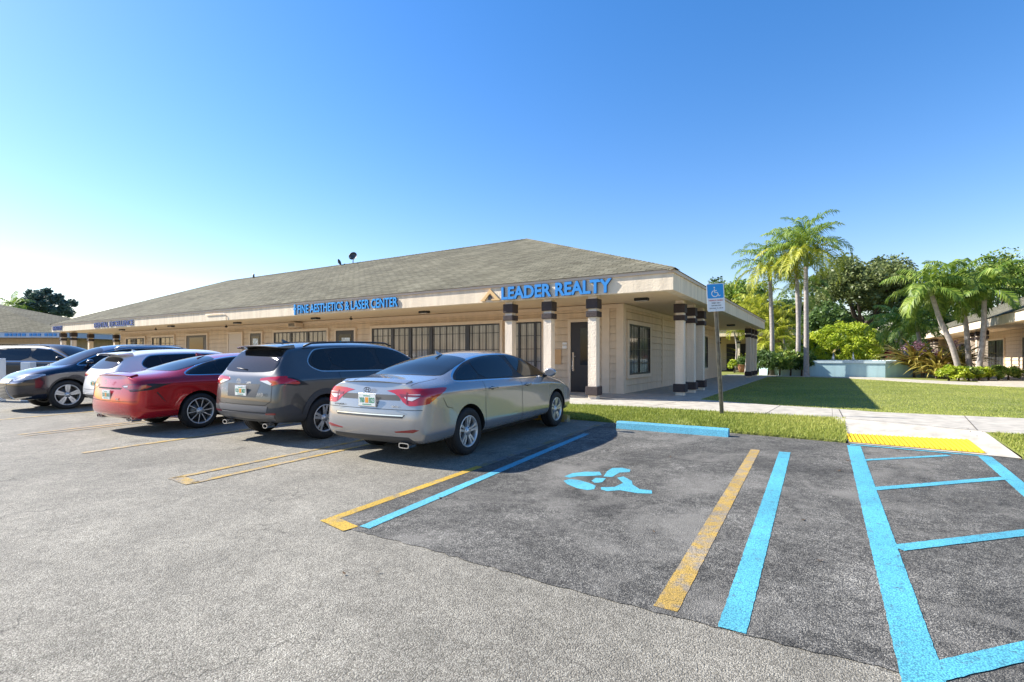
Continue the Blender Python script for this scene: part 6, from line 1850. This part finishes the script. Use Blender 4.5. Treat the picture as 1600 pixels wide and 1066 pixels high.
def rrect(x0, x1, z0, z1, r_, n_=5):
    P = []
    for cx_, cz_, a0 in ((x1 - r_, z1 - r_, 0), (x0 + r_, z1 - r_, 90), (x0 + r_, z0 + r_, 180), (x1 - r_, z0 + r_, 270)):
        for k in range(n_ + 1): P.append((cx_ + r_ * math.cos(R(a0 + 90 * k / n_)), cz_ + r_ * math.sin(R(a0 + 90 * k / n_))))
    return P
def flat(bm, poly, y, th=0.0):
    vs = [bm.verts.new((x, y, z)) for x, z in poly]; f = bm.faces.new(vs)
    f.normal_update()
    if f.normal.y > 0: f.normal_flip()
    if th:
        r_ = bmesh.ops.extrude_face_region(bm, geom=[f])
        for q in r_['geom']:
            if isinstance(q, bmesh.types.BMVert): q.co.y -= th
        bmesh.ops.recalc_face_normals(bm, faces=bm.faces[:])
SZ0, SZ1 = 1.90, 2.40
flat(bm, rrect(-.152, .152, SZ0, SZ1, .03), -.032, .004)
board = obj_bm("sign_board", bm, M['signwhite'], t)
bm = bmesh.new(); flat(bm, rrect(-.138, .138, SZ0 + .235, SZ1 - .012, .02), -.0375); obj_bm("blue_panel", bm, M['signblue'], board)
bm = bmesh.new()
zc = SZ0 + .235
cxs, czs = -.012, zc + .085
nseg = 26
for k in range(nseg):        # wheel arc
    a0, a1 = R(110 + 235 * k / nseg), R(110 + 235 * (k + 1) / nseg)
    bm.faces.new([bm.verts.new((cxs + r_ * math.cos(a_), -.039, czs + r_ * math.sin(a_))) for a_, r_ in ((a0, .062), (a1, .062), (a1, .047), (a0, .047))])
for pts in ([(-.030, .232), (-.012, .236), (-.002, .222), (-.012, .206), (-.028, .210)], [(-.026, .200), (-.010, .200), (-.006, .125), (-.024, .125)], [(-.022, .140), (.032, .140), (.034, .126), (-.022, .126)], [(-.018, .172), (.026, .172), (.026, .160), (-.018, .160)], [(.022, .140), (.036, .140), (.064, .072), (.050, .066)], [(.050, .072), (.082, .086), (.086, .076), (.054, .060)]):
    f = bm.faces.new([bm.verts.new((x, -.039, zc + z - .03)) for x, z in pts])
bm.normal_update()
for f in bm.faces:
    if f.normal.y > 0: f.normal_flip()
obj_bm("wheelchair_symbol", bm, M['signwhite'], board)
for i, (tx, zz, hh, ww, mt) in enumerate((("PARKING BY DISABLED", .185, .024, .25, M['red']), ("PERMIT ONLY", .140, .020, .15, M['black']), ("TOW AWAY ZONE", .095, .020, .17, M['black']), ("$250 FINE  F.S. 318.18", .045, .022, .23, M['black']))):
    bm = bmesh.new()
    for b2 in text_islands(tx, ww, hh, .001, .01):
        tmp = bpy.data.meshes.new("t"); b2.to_mesh(tmp); b2.free(); bm.from_mesh(tmp); bpy.data.meshes.remove(tmp)
    bmesh.ops.translate(bm, verts=bm.verts[:], vec=(-ww / 2, -.0375, SZ0 + zz)); obj_bm("sign_text", bm, mt, board)
bm = bmesh.new()
for zz in (SZ0 + .03, SZ1 - .03): lathe(bm, [(.001, -.042), (.008, -.041), (.009, -.037)], 8, off=(0, 0, zz)) if zz < SZ0 + .1 else None
obj_bm("bolt", bm, M['steel'], t)
# ------------------------------------------------------------------ vegetation
def leaf_quads(C, size, up=0.3, seed=0, aspect=2.0, droop=0.0):
    """C (n,3) leaf centres -> folded quads with random facing"""
    r = np.random.default_rng(seed); n = len(C)
    a = r.uniform(0, 2 * np.pi, n); z = r.uniform(-1, 1, n) * (1 - up)
    q = np.sqrt(np.maximum(0, 1 - z * z))
    D = np.stack([q * np.cos(a), q * np.sin(a), z - droop], 1); D /= np.linalg.norm(D, axis=1)[:, None]
    Rn = r.normal(size=(n, 3)); S = np.cross(D, Rn); S /= np.linalg.norm(S, axis=1)[:, None] + 1e-9
    sz = size * r.uniform(0.6, 1.35, n)[:, None]
    A = C - D * sz / 2; B = C + D * sz / 2; w_ = sz / aspect / 2
    V = np.stack([A, C + S * w_, B, C - S * w_], 1).reshape(-1, 3)
    return V, np.arange(4 * n).reshape(n, 4)

def clumpy(n, centre, rad, nclump, seed, crad=0.28, shell=0.75, flat_bottom=None, zmin=None):
    """leaf centres gathered in clumps over an ellipsoid"""
    r = np.random.default_rng(seed)
    d = r.normal(size=(nclump, 3)); d /= np.linalg.norm(d, axis=1)[:, None]
    if flat_bottom is not None: d[:, 2] = np.where(d[:, 2] < flat_bottom, -d[:, 2] * .6, d[:, 2])
    rr = shell + (1 - shell) * r.random(nclump); rr = np.where(r.random(nclump) < .25, rr * r.uniform(.3, 1, nclump), rr)
    cc = d * rr[:, None] * (1 - crad * .6)
    k = r.integers(0, nclump, n); cs = crad * r.uniform(.55, 1.3, nclump)
    p = r.normal(size=(n, 3)); p /= np.linalg.norm(p, axis=1)[:, None]
    P = cc[k] + p * (cs[k] * r.random(n) ** .45)[:, None]
    P = P * np.array(rad) + np.array(centre)
    if zmin is not None: P = P[P[:, 2] > zmin]
    return P

def broad_tree(x, y, zb, height, rad, mat, label, seed, n=9000, size=.3, cat="tree", group=None, nclump=60, cz=None, rz=None, trunk_r=.3, name="broadleaf_tree", crad=.28, aspect=1.8):
    t = empty(name, (x, y, zb)); tag(t, label, cat, group)
    rz = rz or height * .36; cz = cz or height - rz
    P = clumpy(n, (0, 0, cz), (rad, rad, rz), nclump, seed, crad, flat_bottom=-.55)
    V, F_ = leaf_quads(P, size, .2, seed, aspect)
    obj_np("crown", V, F_, mat, t)
    bm = bmesh.new(); r = random.Random(seed)
    tube(bm, [(0, 0, -.1), (.1, 0, height * .2), (.0, .1, cz - rz * .4)], [trunk_r, trunk_r * .8, trunk_r * .6], 9)
    obj_bm("trunk", bm, M['bark'], t)
    for k in range(7):
        a = k * .9 + r.random(); e = (math.cos(a) * rad * .6, math.sin(a) * rad * .6, cz + r.uniform(-.1, .4) * rz)
        bm = bmesh.new(); tube(bm, [(0, .05, cz - rz * .7), (e[0] * .45, e[1] * .45, cz - rz * .35), e], [trunk_r * .5, trunk_r * .3, trunk_r * .1], 6)
        obj_bm("branch", bm, M['bark'], t)
    return t

def frond_mesh(V, F_, base, az, elev, L, droop, nl, lw, ll, r, twist=0.0, vfold=0.5, curl=1.0):
    """arching feather frond appended to V (list) and F_ (list of quads)"""
    ca, sa = math.cos(az), math.sin(az)
    pts = []; p = Vector(base); e = elev; seg = 14
    for i in range(seg + 1):
        pts.append(p.copy()); d = Vector((ca * math.cos(e), sa * math.cos(e), math.sin(e)))
        p = p + d * (L / seg); e -= droop / seg * (0.4 + 1.4 * i / seg)
    side = Vector((-sa, ca, 0))
    def at(t):
        q = t * seg; i = min(int(q), seg - 1); return pts[i].lerp(pts[i + 1], q - i), (pts[i + 1] - pts[i]).normalized()
    # rachis
    w0 = .018 * L / 2
    for i in range(seg):
        a, b_ = pts[i], pts[i + 1]; wa, wb = w0 * (1 - i / seg) + .004, w0 * (1 - (i + 1) / seg) + .004
        n0 = len(V); V += [a - side * wa, a + side * wa, b_ + side * wb, b_ - side * wb]; F_.append((n0, n0 + 1, n0 + 2, n0 + 3))
    for k in range(nl):
        t = .12 + .87 * k / (nl - 1)
        c, d = at(t); up = side.cross(d); up = up if up.z > 0 else -up
        prof = math.sin(math.pi * min(1, (t * .92 + .12))) ** .6
        for s in (-1, 1):
            l_ = ll * prof * r.uniform(.85, 1.1)
            dirv = (side * s * (.80 + .1 * r.random()) + d * (.45 + .4 * t) + up * (vfold * r.uniform(.3, 1.1))).normalized()
            mid = c + dirv * l_ * .5; tip = c + (dirv + Vector((0, 0, -.55 * curl * r.uniform(.5, 1.4)))).normalized() * l_
            tip.z -= .10 * l_ * curl
            wv = d.cross(dirv).cross(dirv).normalized() * lw * .5 * r.uniform(.8, 1.2)
            n0 = len(V); V += [c - wv * .4, c + wv * .4, mid + wv, mid - wv, tip]
            F_.append((n0, n0 + 1, n0 + 2, n0 + 3)); F_.append((n0 + 3, n0 + 2, n0 + 4, n0 + 4))

def palm(name, label, path, rads, nf, L, ll, mat, seed, group=None, droop=1.7, elev=(-.3, 1.3), shaft=.6, nl=30, lw=.05, parent_cat="palm tree", curl=1.0, lean_dir=None, vfold=.5):
    base = Vector(path[0]); t = empty(name, base); tag(t, label, parent_cat, group)
    pp = [Vector(p) - base for p in path]
    # smooth the trunk path
    def cr(u):
        n_ = len(pp) - 1; q = u * n_; i = min(int(q), n_ - 1); f = q - i
        p0, p1, p2, p3 = pp[max(i - 1, 0)], pp[i], pp[i + 1], pp[min(i + 2, n_)]
        return .5 * ((2 * p1) + (p2 - p0) * f + (2 * p0 - 5 * p1 + 4 * p2 - p3) * f * f + (3 * p1 - p0 - 3 * p2 + p3) * f ** 3)
    N_ = 30
    sp = [cr(i / N_) for i in range(N_ + 1)]
    rr = [rads[0] + (rads[1] - rads[0]) * (i / N_) + rads[0] * .5 * math.exp(-i / 1.6) + (0.006 if i % 2 else 0) for i in range(N_ + 1)]
    bm = bmesh.new(); tube(bm, sp, rr, 12); obj_bm("trunk", bm, M['palmtrunk'], t)
    top = sp[-1]; d = (sp[-1] - sp[-3]).normalized()
    bm = bmesh.new(); tube(bm, [top - d * .02, top + d * shaft * .3, top + d * shaft], [rads[1] * 1.05, rads[1] * 1.25, rads[1] * .55], 10); obj_bm("crownshaft", bm, M['shaft'], t)
    r = random.Random(seed)
    V, F_ = [], []; head = top + d * shaft * .92
    for i in range(nf):
        u = i / (nf - 1); az = i * 2.39996 + r.uniform(-.2, .2); el = elev[1] + (elev[0] - elev[1]) * (u ** .8) + r.uniform(-.1, .1)
        frond_mesh(V, F_, head - d * (.25 * u), az, el, L * r.uniform(.85, 1.1), droop * r.uniform(.8, 1.15), nl, lw, ll, r, curl=curl, vfold=vfold)
    me = bpy.data.meshes.new("crown"); me.from_pydata([tuple(v_) for v_ in V], [], [tuple(f) if f[2] != f[3] else f[:3] for f in F_]); me.update(); me.materials.append(mat if not isinstance(mat, list) else mat[0])
    if isinstance(mat, list):
        me.materials.append(mat[1]); per = len(me.polygons) // nf
        for i, p in enumerate(me.polygons):
            if i // per >= nf * .55: p.material_index = 1
    link_mesh("crown", me, t)
    return t

Z0 = FZ - .05
# tall fountain palms
G1 = "tall slender palms beside the fountain"
palm("palm_tree", "tall slender palm left of the pair beside the fountain wall", [(-2.75, 32.6, Z0), (-2.75, 32.6, 2.8), (-2.85, 32.55, 5.7)], (.13, .095), 22, 2.6, .66, [M['palm'], M['palm_yel']], 3, G1, droop=1.75, shaft=1.1, elev=(-.35, 1.45), nl=34)
palm("palm_tree", "tall slender palm with pale trunk, left trunk of the pair", [(-1.45, 31.7, Z0), (-1.4, 31.7, 3), (-1.5, 31.7, 6.2)], (.12, .09), 21, 2.4, .64, [M['palm'], M['palm_yel']], 4, G1, droop=1.75, shaft=1.1, elev=(-.35, 1.45), nl=34)
palm("palm_tree", "tall slender palm with pale trunk standing right beside the fountain", [(-.98, 30.2, Z0), (-.98, 30.2, 3), (-1.0, 30.1, 6.0)], (.13, .095), 22, 2.5, .66, [M['palm'], M['palm_yel']], 5, G1, droop=1.75, shaft=1.1, elev=(-.35, 1.45), nl=34)
palm("palm_tree", "thin palm trunk farther back between the two pale trunks", [(-1.6, 34.5, Z0), (-1.5, 34.5, 3), (-1.4, 34.5, 5.2)], (.08, .065), 11, 2.0, .5, M['palm'], 6, G1, droop=1.7, shaft=.6, nl=26)
# yellow-green clumping palms left of them
G2 = "yellow green clumping palms behind the side walkway"
for i, (x, y, h, L) in enumerate(((-4.6, 36.2, 3.2, 2.1), (-3.9, 35.3, 3.8, 2.1), (-3.1, 36.5, 3.3, 2.0), (-2.4, 35.4, 2.7, 1.8), (-5.4, 37.4, 3.5, 2.1), (-4.3, 37.6, 4.4, 2.2), (-2.9, 34.6, 1.9, 1.7))):
    palm("clumping_palm", ("yellow green feathery palm above the end of the eave", "tall yellow green palm between eave and left slender palm", "yellow palm just behind the left slender trunk", "low yellow palm between the slender trunks", "leftmost yellow green palm peeking over the side eave", "highest yellow green palm behind the slender palms", "lowest yellow green palm at the foot of the slender palms")[i],
         [(x, y, Z0), (x + .1, y, h * .6), (x + .2 * math.sin(i), y, h)], (.06, .045), 12, L, .55, [M['palm_yel'], M['palm_yel']], 20 + i, G2, droop=1.9, shaft=.5, nl=26, lw=.05, elev=(-.2, 1.35))
# leaning palms on the right
G3 = "leaning palms in front of the right hand building"
def onto(px, py, Z): # helper used once to keep the lean of the trunks (metres, building frame)
    a = (px - 800) / 800; return (Z * (_F[0] + _Rr[0] * a), Z * (_F[1] + _Rr[1] * a), 1.38 + (558 - py) / 800 * Z)
LP = [([(1503, 580, 22.6), (1487, 540, 22.6), (1470, 503, 22.7), (1456, 462, 22.8)], 1), ([(1516, 580, 23.4), (1512, 540, 23.4), (1508, 500, 23.5), (1498, 455, 23.6)], 2), ([(1526, 580, 22.2), (1534, 545, 22.2), (1537, 505, 22.2), (1538, 468, 22.2)], 3)]
for (pts, sd_), lb_ in zip(LP, ("leaning palm with the most slanted trunk, left of the three by the hedge", "middle palm of the three by the hedge with darker trunk", "right palm of the three by the hedge, curving pale trunk")):
    P_ = [onto(*p) for p in pts]; P_[0] = (P_[0][0], P_[0][1], Z0)
    palm("palm_tree", lb_, P_, (.115, .085), 15, 2.0, .62, M['palm'], 40 + sd_, G3, droop=1.6, shaft=.55, nl=34, lw=.062, curl=1.1, elev=(-.35, 1.2), vfold=.3)
for (pts, sd_), lb_ in zip(((( (1422, 578, 27), (1414, 545, 27), (1405, 515, 27)), 1), (((1440, 578, 25.5), (1438, 545, 25.5), (1434, 518, 25.5)), 2)), ("short leaning palm left of the bromeliads under drooping fronds", "short palm with thin trunk above the bromeliads")):
    P_ = [onto(*p) for p in pts]; P_[0] = (P_[0][0], P_[0][1], Z0)
    palm("palm_tree", lb_, P_, (.10, .08), 15, 1.75, .50, [M['palm'], M['palm']], 50 + sd_, G3, droop=1.5, shaft=.6, nl=30, lw=.055, curl=1.1, elev=(-.3, 1.25), vfold=.3)

# round bright bush
def bush(name, label, centre, rad, n, size, mat, seed, cat="bush", group=None, nclump=70, crad=.22, aspect=2.2, stems=True, shell=.85, fb=-.2):
    t = empty(name, (centre[0], centre[1], Z0)); tag(t, label, cat, group)
    P = clumpy(n, (0, 0, centre[2]), rad, nclump, seed, crad, shell, flat_bottom=fb, zmin=0.02)
    V, F_ = leaf_quads(P, size, .1, seed, aspect, .25); obj_np("foliage", V, F_, mat, t)
    if stems:
        bm = bmesh.new(); r = random.Random(seed)
        for k in range(1):
            tube(bm, [(0, 0, -.05), (.02, .02, centre[2] * .6), (r.uniform(-.2, .2) * rad[0], 0, centre[2] * 1.1)], [.05, .04, .015], 6)
        obj_bm("stem", bm, M['bark'], t)
    return t
# oak and backdrop
P_ = onto(1345, 560, 56)
broad_tree(P_[0], P_[1], Z0, 12.9, 6.3, M['oak'], "large grey green oak behind the fountain", 11, n=30000, size=.36, nclump=110, cz=7.6, rz=5.2, trunk_r=.5, name="oak_tree", crad=.2)
def bt(px, Z, ytop, halfw, label, seed, mat='dkleaf', n=7000, size=.34, **k):
    P_ = onto(px, 560, Z); top = 1.38 + (558 - ytop) / 800 * Z - Z0; rad = halfw / 800 * Z
    return broad_tree(P_[0], P_[1], Z0, top, rad, M[mat], label, seed, n=n, size=size, cz=max(top * .55, top - rad * 1.2), rz=min(top * .45, rad * 1.2), group="background trees", **k)
bt(1118, 62, 431, 34, "dark green tree just above the eave behind the sign", 12, n=8000)
bt(1160, 58, 428, 44, "bright green tree rising behind the left slender palm", 13, 'hedge', n=9000)
bt(1225, 60, 455, 50, "mid green tree behind the slender palm trunks", 14, n=9000)
bt(1290, 52, 470, 40, "dark tree filling the gap left of the oak trunk", 15, n=8000)
bt(1440, 50, 452, 42, "dark green tree right of the oak", 16, n=8000)
bt(1395, 46, 520, 30, "low dark tree between bright bush and short palms", 17, n=6000)
bt(1490, 60, 410, 48, "dark tree behind the middle leaning palm", 18, n=9000)
bt(1560, 62, 392, 50, "tall dark tree above the right hand roof", 19, 'hedge', n=9000)
bt(1625, 60, 400, 50, "mid green tree at the right edge above the roof", 21, n=8000)
bt(1330, 66, 480, 60, "dark far tree mass behind the oak", 22, n=9000)
for i, px in enumerate((1262, 1300, 1345, 1385, 1425)):
    bush("dark_shrub", ("leftmost of the dark shrubs behind the fountain", "dark shrub behind the left of the round bush", "dark shrub behind the right of the round bush", "dark shrub between round bush and short palms", "dark shrub at the left end of the right hand building")[i], (onto(px, 560, 44)[0], onto(px, 560, 44)[1], 1.4), (1.7, 1.5, 1.9), 4200, .26, M['dkleaf'], 130 + i, group="dark shrubs far behind the fountain", fb=None)
# far treeline beyond
def onP(px, Z, z): P = onto(px, 558, Z); return (P[0], P[1], z)
# trees far left
P_ = onto(72, 560, 62); broad_tree(P_[0], P_[1], 0, 10.2, 2.9, M['silverpalm'], "dark bluish round tree behind the far left roof", 23, n=9000, size=.5, nclump=45, cz=7.6, rz=2.6, trunk_r=.25, name="round_tree", aspect=3.2, crad=.22)
P_ = onto(20, 560, 58); palm("palm_tree", "bright green palm top behind the far left roof", [(P_[0], P_[1], 0), (P_[0], P_[1], 3), (P_[0], P_[1], 6.6)], (.15, .12), 14, 2.4, .6, M['palm'], 61, None, nl=24, lw=.08)
P_ = onto(38, 560, 60); palm("palm_tree", "second palm top left of the dark round tree", [(P_[0], P_[1], 0), (P_[0], P_[1], 3), (P_[0], P_[1], 5.9)], (.15, .12), 12, 2.0, .6, M['palm'], 62, None, nl=24, lw=.08)

P_ = onto(1318, 560, 35); bush("round_bush", "large round bright yellow green bush behind the fountain", (P_[0], P_[1], 1.7), (2.35, 2.35, 1.85), 26000, .15, M['bush'], 31, nclump=260, crad=.13, shell=.93, fb=None)
P_ = onto(1385, 560, 36); bush("dark_shrub", "dark shrub right of the bright round bush", (P_[0], P_[1], 1.2), (1.2, 1.2, 1.5), 5000, .2, M['dkleaf'], 32)
P_ = onto(1420, 560, 38); bush("dark_shrub", "dark shrub behind the bromeliads under the short palms", (P_[0], P_[1], 1.3), (1.6, 1.4, 1.7), 6000, .2, M['dkleaf'], 33)
G4 = "shrubs at the foot of the slender palms"
for i, (px, Z, w_, h_, mt, lb_) in enumerate(((1200, 28.6, 1.05, 1.3, 'dkleaf', "dark shrub right beside the far columns"), (1218, 27.9, .95, 1.2, 'dkleaf', "dark shrub at the foot of the left slender palm"), (1235, 27.3, .8, 1.3, 'hedge', "variegated shrub between the slender palm trunks"), (1252, 26.9, .62, 1.15, 'dkleaf', "dark leafy shrub left of the fountain corner"), (1205, 36, 1.0, 1.9, 'hedge', "yellow green shrub behind the planter wall"), (1238, 36, 1.0, 2.0, 'bush', "bright shrub behind the left part of the planter"), (1188, 37, .8, 1.6, 'hedge', "mid green shrub near the rear building"), (1255, 33, .8, 1.5, 'hedge', "shrub behind the corner of the fountain"))):
    P_ = onto(px, 560, Z); bush("shrub", lb_, (P_[0], P_[1], h_ * .5), (w_, w_, h_ * .62), 3600, .17, M[mt], 70 + i, group=G4)
# hedge by the right hand path
G5 = "low hedge plants by the curved path"
for i in range(7):
    px = 1482 + i * 15.5; P_ = onto(px, 560, 21.6 + .12 * i)
    bush("hedge_plant", ("pale yellow green hedge plant at the left end", "second hedge plant from the left, bright green", "third hedge plant from the left", "middle hedge plant in front of the palm trunks", "third hedge plant from the right", "second hedge plant from the right", "dark leafy hedge plant at the right end")[i] + " of the low hedge" * (i in (0, 6)),
         (P_[0], P_[1], .30), (.52, .48, .38), 2200, .12, M['bush'] if i in (0, 1, 3) else M['hedge'], 90 + i, group=G5, cat="hedge plant", nclump=30, crad=.3)

# bromeliads / strap leaved plants
def strap_plant(label, px, Z, n, L, mat, seed, zlift=0.0, flowers=0, group=None, wd=.12):
    P_ = onto(px, 560, Z); t = empty("bromeliad", (P_[0], P_[1], Z0 + zlift)); tag(t, label, "plant", group)
    r = random.Random(seed); V, F_ = [], []
    for i in range(n):
        az = i * 2.4 + r.uniform(-.3, .3); el = r.uniform(.25, 1.35); l_ = L * r.uniform(.7, 1.15); ca, sa = math.cos(az), math.sin(az)
        p = Vector((ca * .08, sa * .08, r.uniform(.0, .35))); side = Vector((-sa, ca, 0)); e = el; prev = None; sg = 7
        for k in range(sg + 1):
            w_ = wd * (1 - (k / sg) ** 2.2) * .5 + .004
            n0 = len(V); V += [p - side * w_ + Vector((0, 0, w_ * .5)), p.copy(), p + side * w_ + Vector((0, 0, w_ * .5))]
            if prev is not None: F_ += [(prev, prev + 1, n0 + 1, n0), (prev + 1, prev + 2, n0 + 2, n0 + 1)]
            prev = n0; p = p + Vector((ca * math.cos(e), sa * math.cos(e), math.sin(e))) * (l_ / sg); e -= r.uniform(.10, .26)
    me = bpy.data.meshes.new("leaves"); me.from_pydata([tuple(v_) for v_ in V], [], F_); me.update(); me.materials.append(mat); link_mesh("leaves", me, t)
    bm = bmesh.new(); tube(bm, [(0, 0, -zlift - .05), (.02, 0, .25)], [.06, .05], 7); obj_bm("stem", bm, M['bark'], t)
    for k in range(flowers):
        a = r.uniform(0, 6.28); q = (math.cos(a) * .35 * L * r.random(), math.sin(a) * .35 * L * r.random(), L * r.uniform(.55, .85))
        Pq = np.array(q) + np.random.default_rng(seed + k).normal(size=(90, 3)) * .10
        Vq, Fq = leaf_quads(Pq, .11, .1, seed + k, 1.6); obj_np("flower", Vq, Fq, M['flower'], t)
    return t
G6 = "strap leaved bromeliads by the fountain"
strap_plant("bromeliad with pink flower heads rising over the fountain rim", 1428, 25.0, 90, 1.6, M['brom'], 1, .45, 4, G6)
strap_plant("wide yellow red bromeliad next to the most slanted palm", 1466, 24.0, 90, 1.45, M['brom'], 2, .35, 1, G6)
strap_plant("reddish bromeliad behind the palm trunks", 1500, 24.6, 70, 1.6, M['brom'], 3, .5, 1, G6)
strap_plant("bromeliad leaning over the fountain's far rim", 1408, 29.0, 60, 1.7, M['brom'], 4, .7, 2, G6)
strap_plant("low bright yellow bromeliad between fountain wall and hedge", 1463, 23.6, 45, 1.0, M['brom'], 5, .15, 0, G6)
P_ = onto(1389, 557, 34); bush("red_cordyline", "small crimson leaved plant just behind the fountain rim", (P_[0], P_[1], 1.25), (.35, .35, .45), 500, .22, M['redleaf'], 99, nclump=12, fb=None)
# plants near the rear walkway
P_ = onto(1147, 560, 34); bush("round_shrub", "small yellow and dark round shrub under the side eave", (P_[0], P_[1], .45), (.42, .42, .5), 1500, .11, M['bush'], 101)
P_ = onto(1166, 560, 37); strap_plant("spiky agave like plant beside the far columns", 1166, 36.5, 40, 1.7, M['palm_yel'], 8, .3)
def pot(px, Z, label, h_=.5, r_=.24):
    P_ = onto(px, 560, Z); t = empty("planter_pot", (P_[0], P_[1], FZ)); tag(t, label, "pot")
    bm = bmesh.new(); lathe(bm, [(.001, .0), (r_ * .7, .0), (r_ * .95, h_ * .6), (r_, h_ * .93), (r_ * 1.08, h_ * .94), (r_ * 1.08, h_), (r_ * .9, h_), (r_ * .85, h_ * .85), (.001, h_ * .85)], 20, 'z'); obj_bm("pot", bm, M['clay'], t, True)
    C_ = np.random.default_rng(int(px)).normal(size=(350, 3)) * np.array([.13, .13, .16]) + np.array([0, 0, h_ + .2]); V, F_ = leaf_quads(C_, .15, .3, int(px)); obj_np("foliage", V, F_, M['dkleaf'], t)
pot(1159, 33.5, "clay pot with dark plant under the side eave, left one"); pot(1167, 34.5, "clay pot with dark plant nearest the far columns")
# shrubs between the far left columns
for i, (x, y) in enumerate(((-40.5, 17.5), (-39.6, 20.5))):
    bush("shrub", ("yellow green shrub seen between the far left columns", "second yellow green shrub beyond the far left columns")[i], (x, y, .9), (.9, .9, 1.0), 2200, .2, M['hedge'], 110 + i, group="shrubs beyond the far left columns")

# ------------------------------------------------------------------ fountain
t = empty("fountain", (0.7, 32, FZ)); tag(t, "low pale blue fountain basin with two small water jets", "fountain")
oct_ = [(-.93, 30.8), (2.34, 30.8), (5.0, 33.4), (5.0, 36.4), (2.4, 39.0), (-.93, 39.0), (-3.5, 36.4), (-3.5, 33.4)]
def inset(P, d):
    cx, cy = sum(p[0] for p in P) / len(P), sum(p[1] for p in P) / len(P)
    return grow(P, -d)
def ringwall(name, P, d, z0, z1, mat):
    Q = inset(P, d); bm = bmesh.new(); n_ = len(P)
    a = [bm.verts.new((x, y, z0)) for x, y in P]; b_ = [bm.verts.new((x, y, z1)) for x, y in P]; c = [bm.verts.new((x, y, z1)) for x, y in Q]; e_ = [bm.verts.new((x, y, z0)) for x, y in Q]
    for i in range(n_):
        j = (i + 1) % n_; bm.faces.new((a[i], a[j], b_[j], b_[i])); bm.faces.new((b_[i], b_[j], c[j], c[i])); bm.faces.new((c[i], c[j], e_[j], e_[i]))
    return part(name, bm, mat, t)
ringwall("basin_wall", oct_, .25, Z0 - .1, 1.06, M['fountain'])
ringwall("rim", grow(oct_, .04), .34, 1.062, 1.19, M['fountain_rim'])
bm = bmesh.new(); bm.faces.new([bm.verts.new((x, y, 1.05)) for x, y in inset(oct_, .24)]); part("water_surface", bm, M['water'], t)
M['spray'] = simple("white_water_spray", (0.75, 0.8, 0.82), 0.3)
for px in (1302, 1333):
    P_ = onto(px, 558, 31.5); bm = bmesh.new()
    r = random.Random(px)
    for k in range(22):
        a = r.uniform(0, 6.28); q = r.random(); rr = .10 * q
        tube(bm, [(P_[0], P_[1], 1.05), (P_[0] + math.cos(a) * rr * .6, P_[1] + math.sin(a) * rr * .6, 1.05 + .62 * (1 - q * .5)), (P_[0] + math.cos(a) * rr * 1.6, P_[1] + math.sin(a) * rr * 1.6, 1.1)], [.016, .014, .008], 5)
    part("water_jet", bm, M['spray'], t, True)
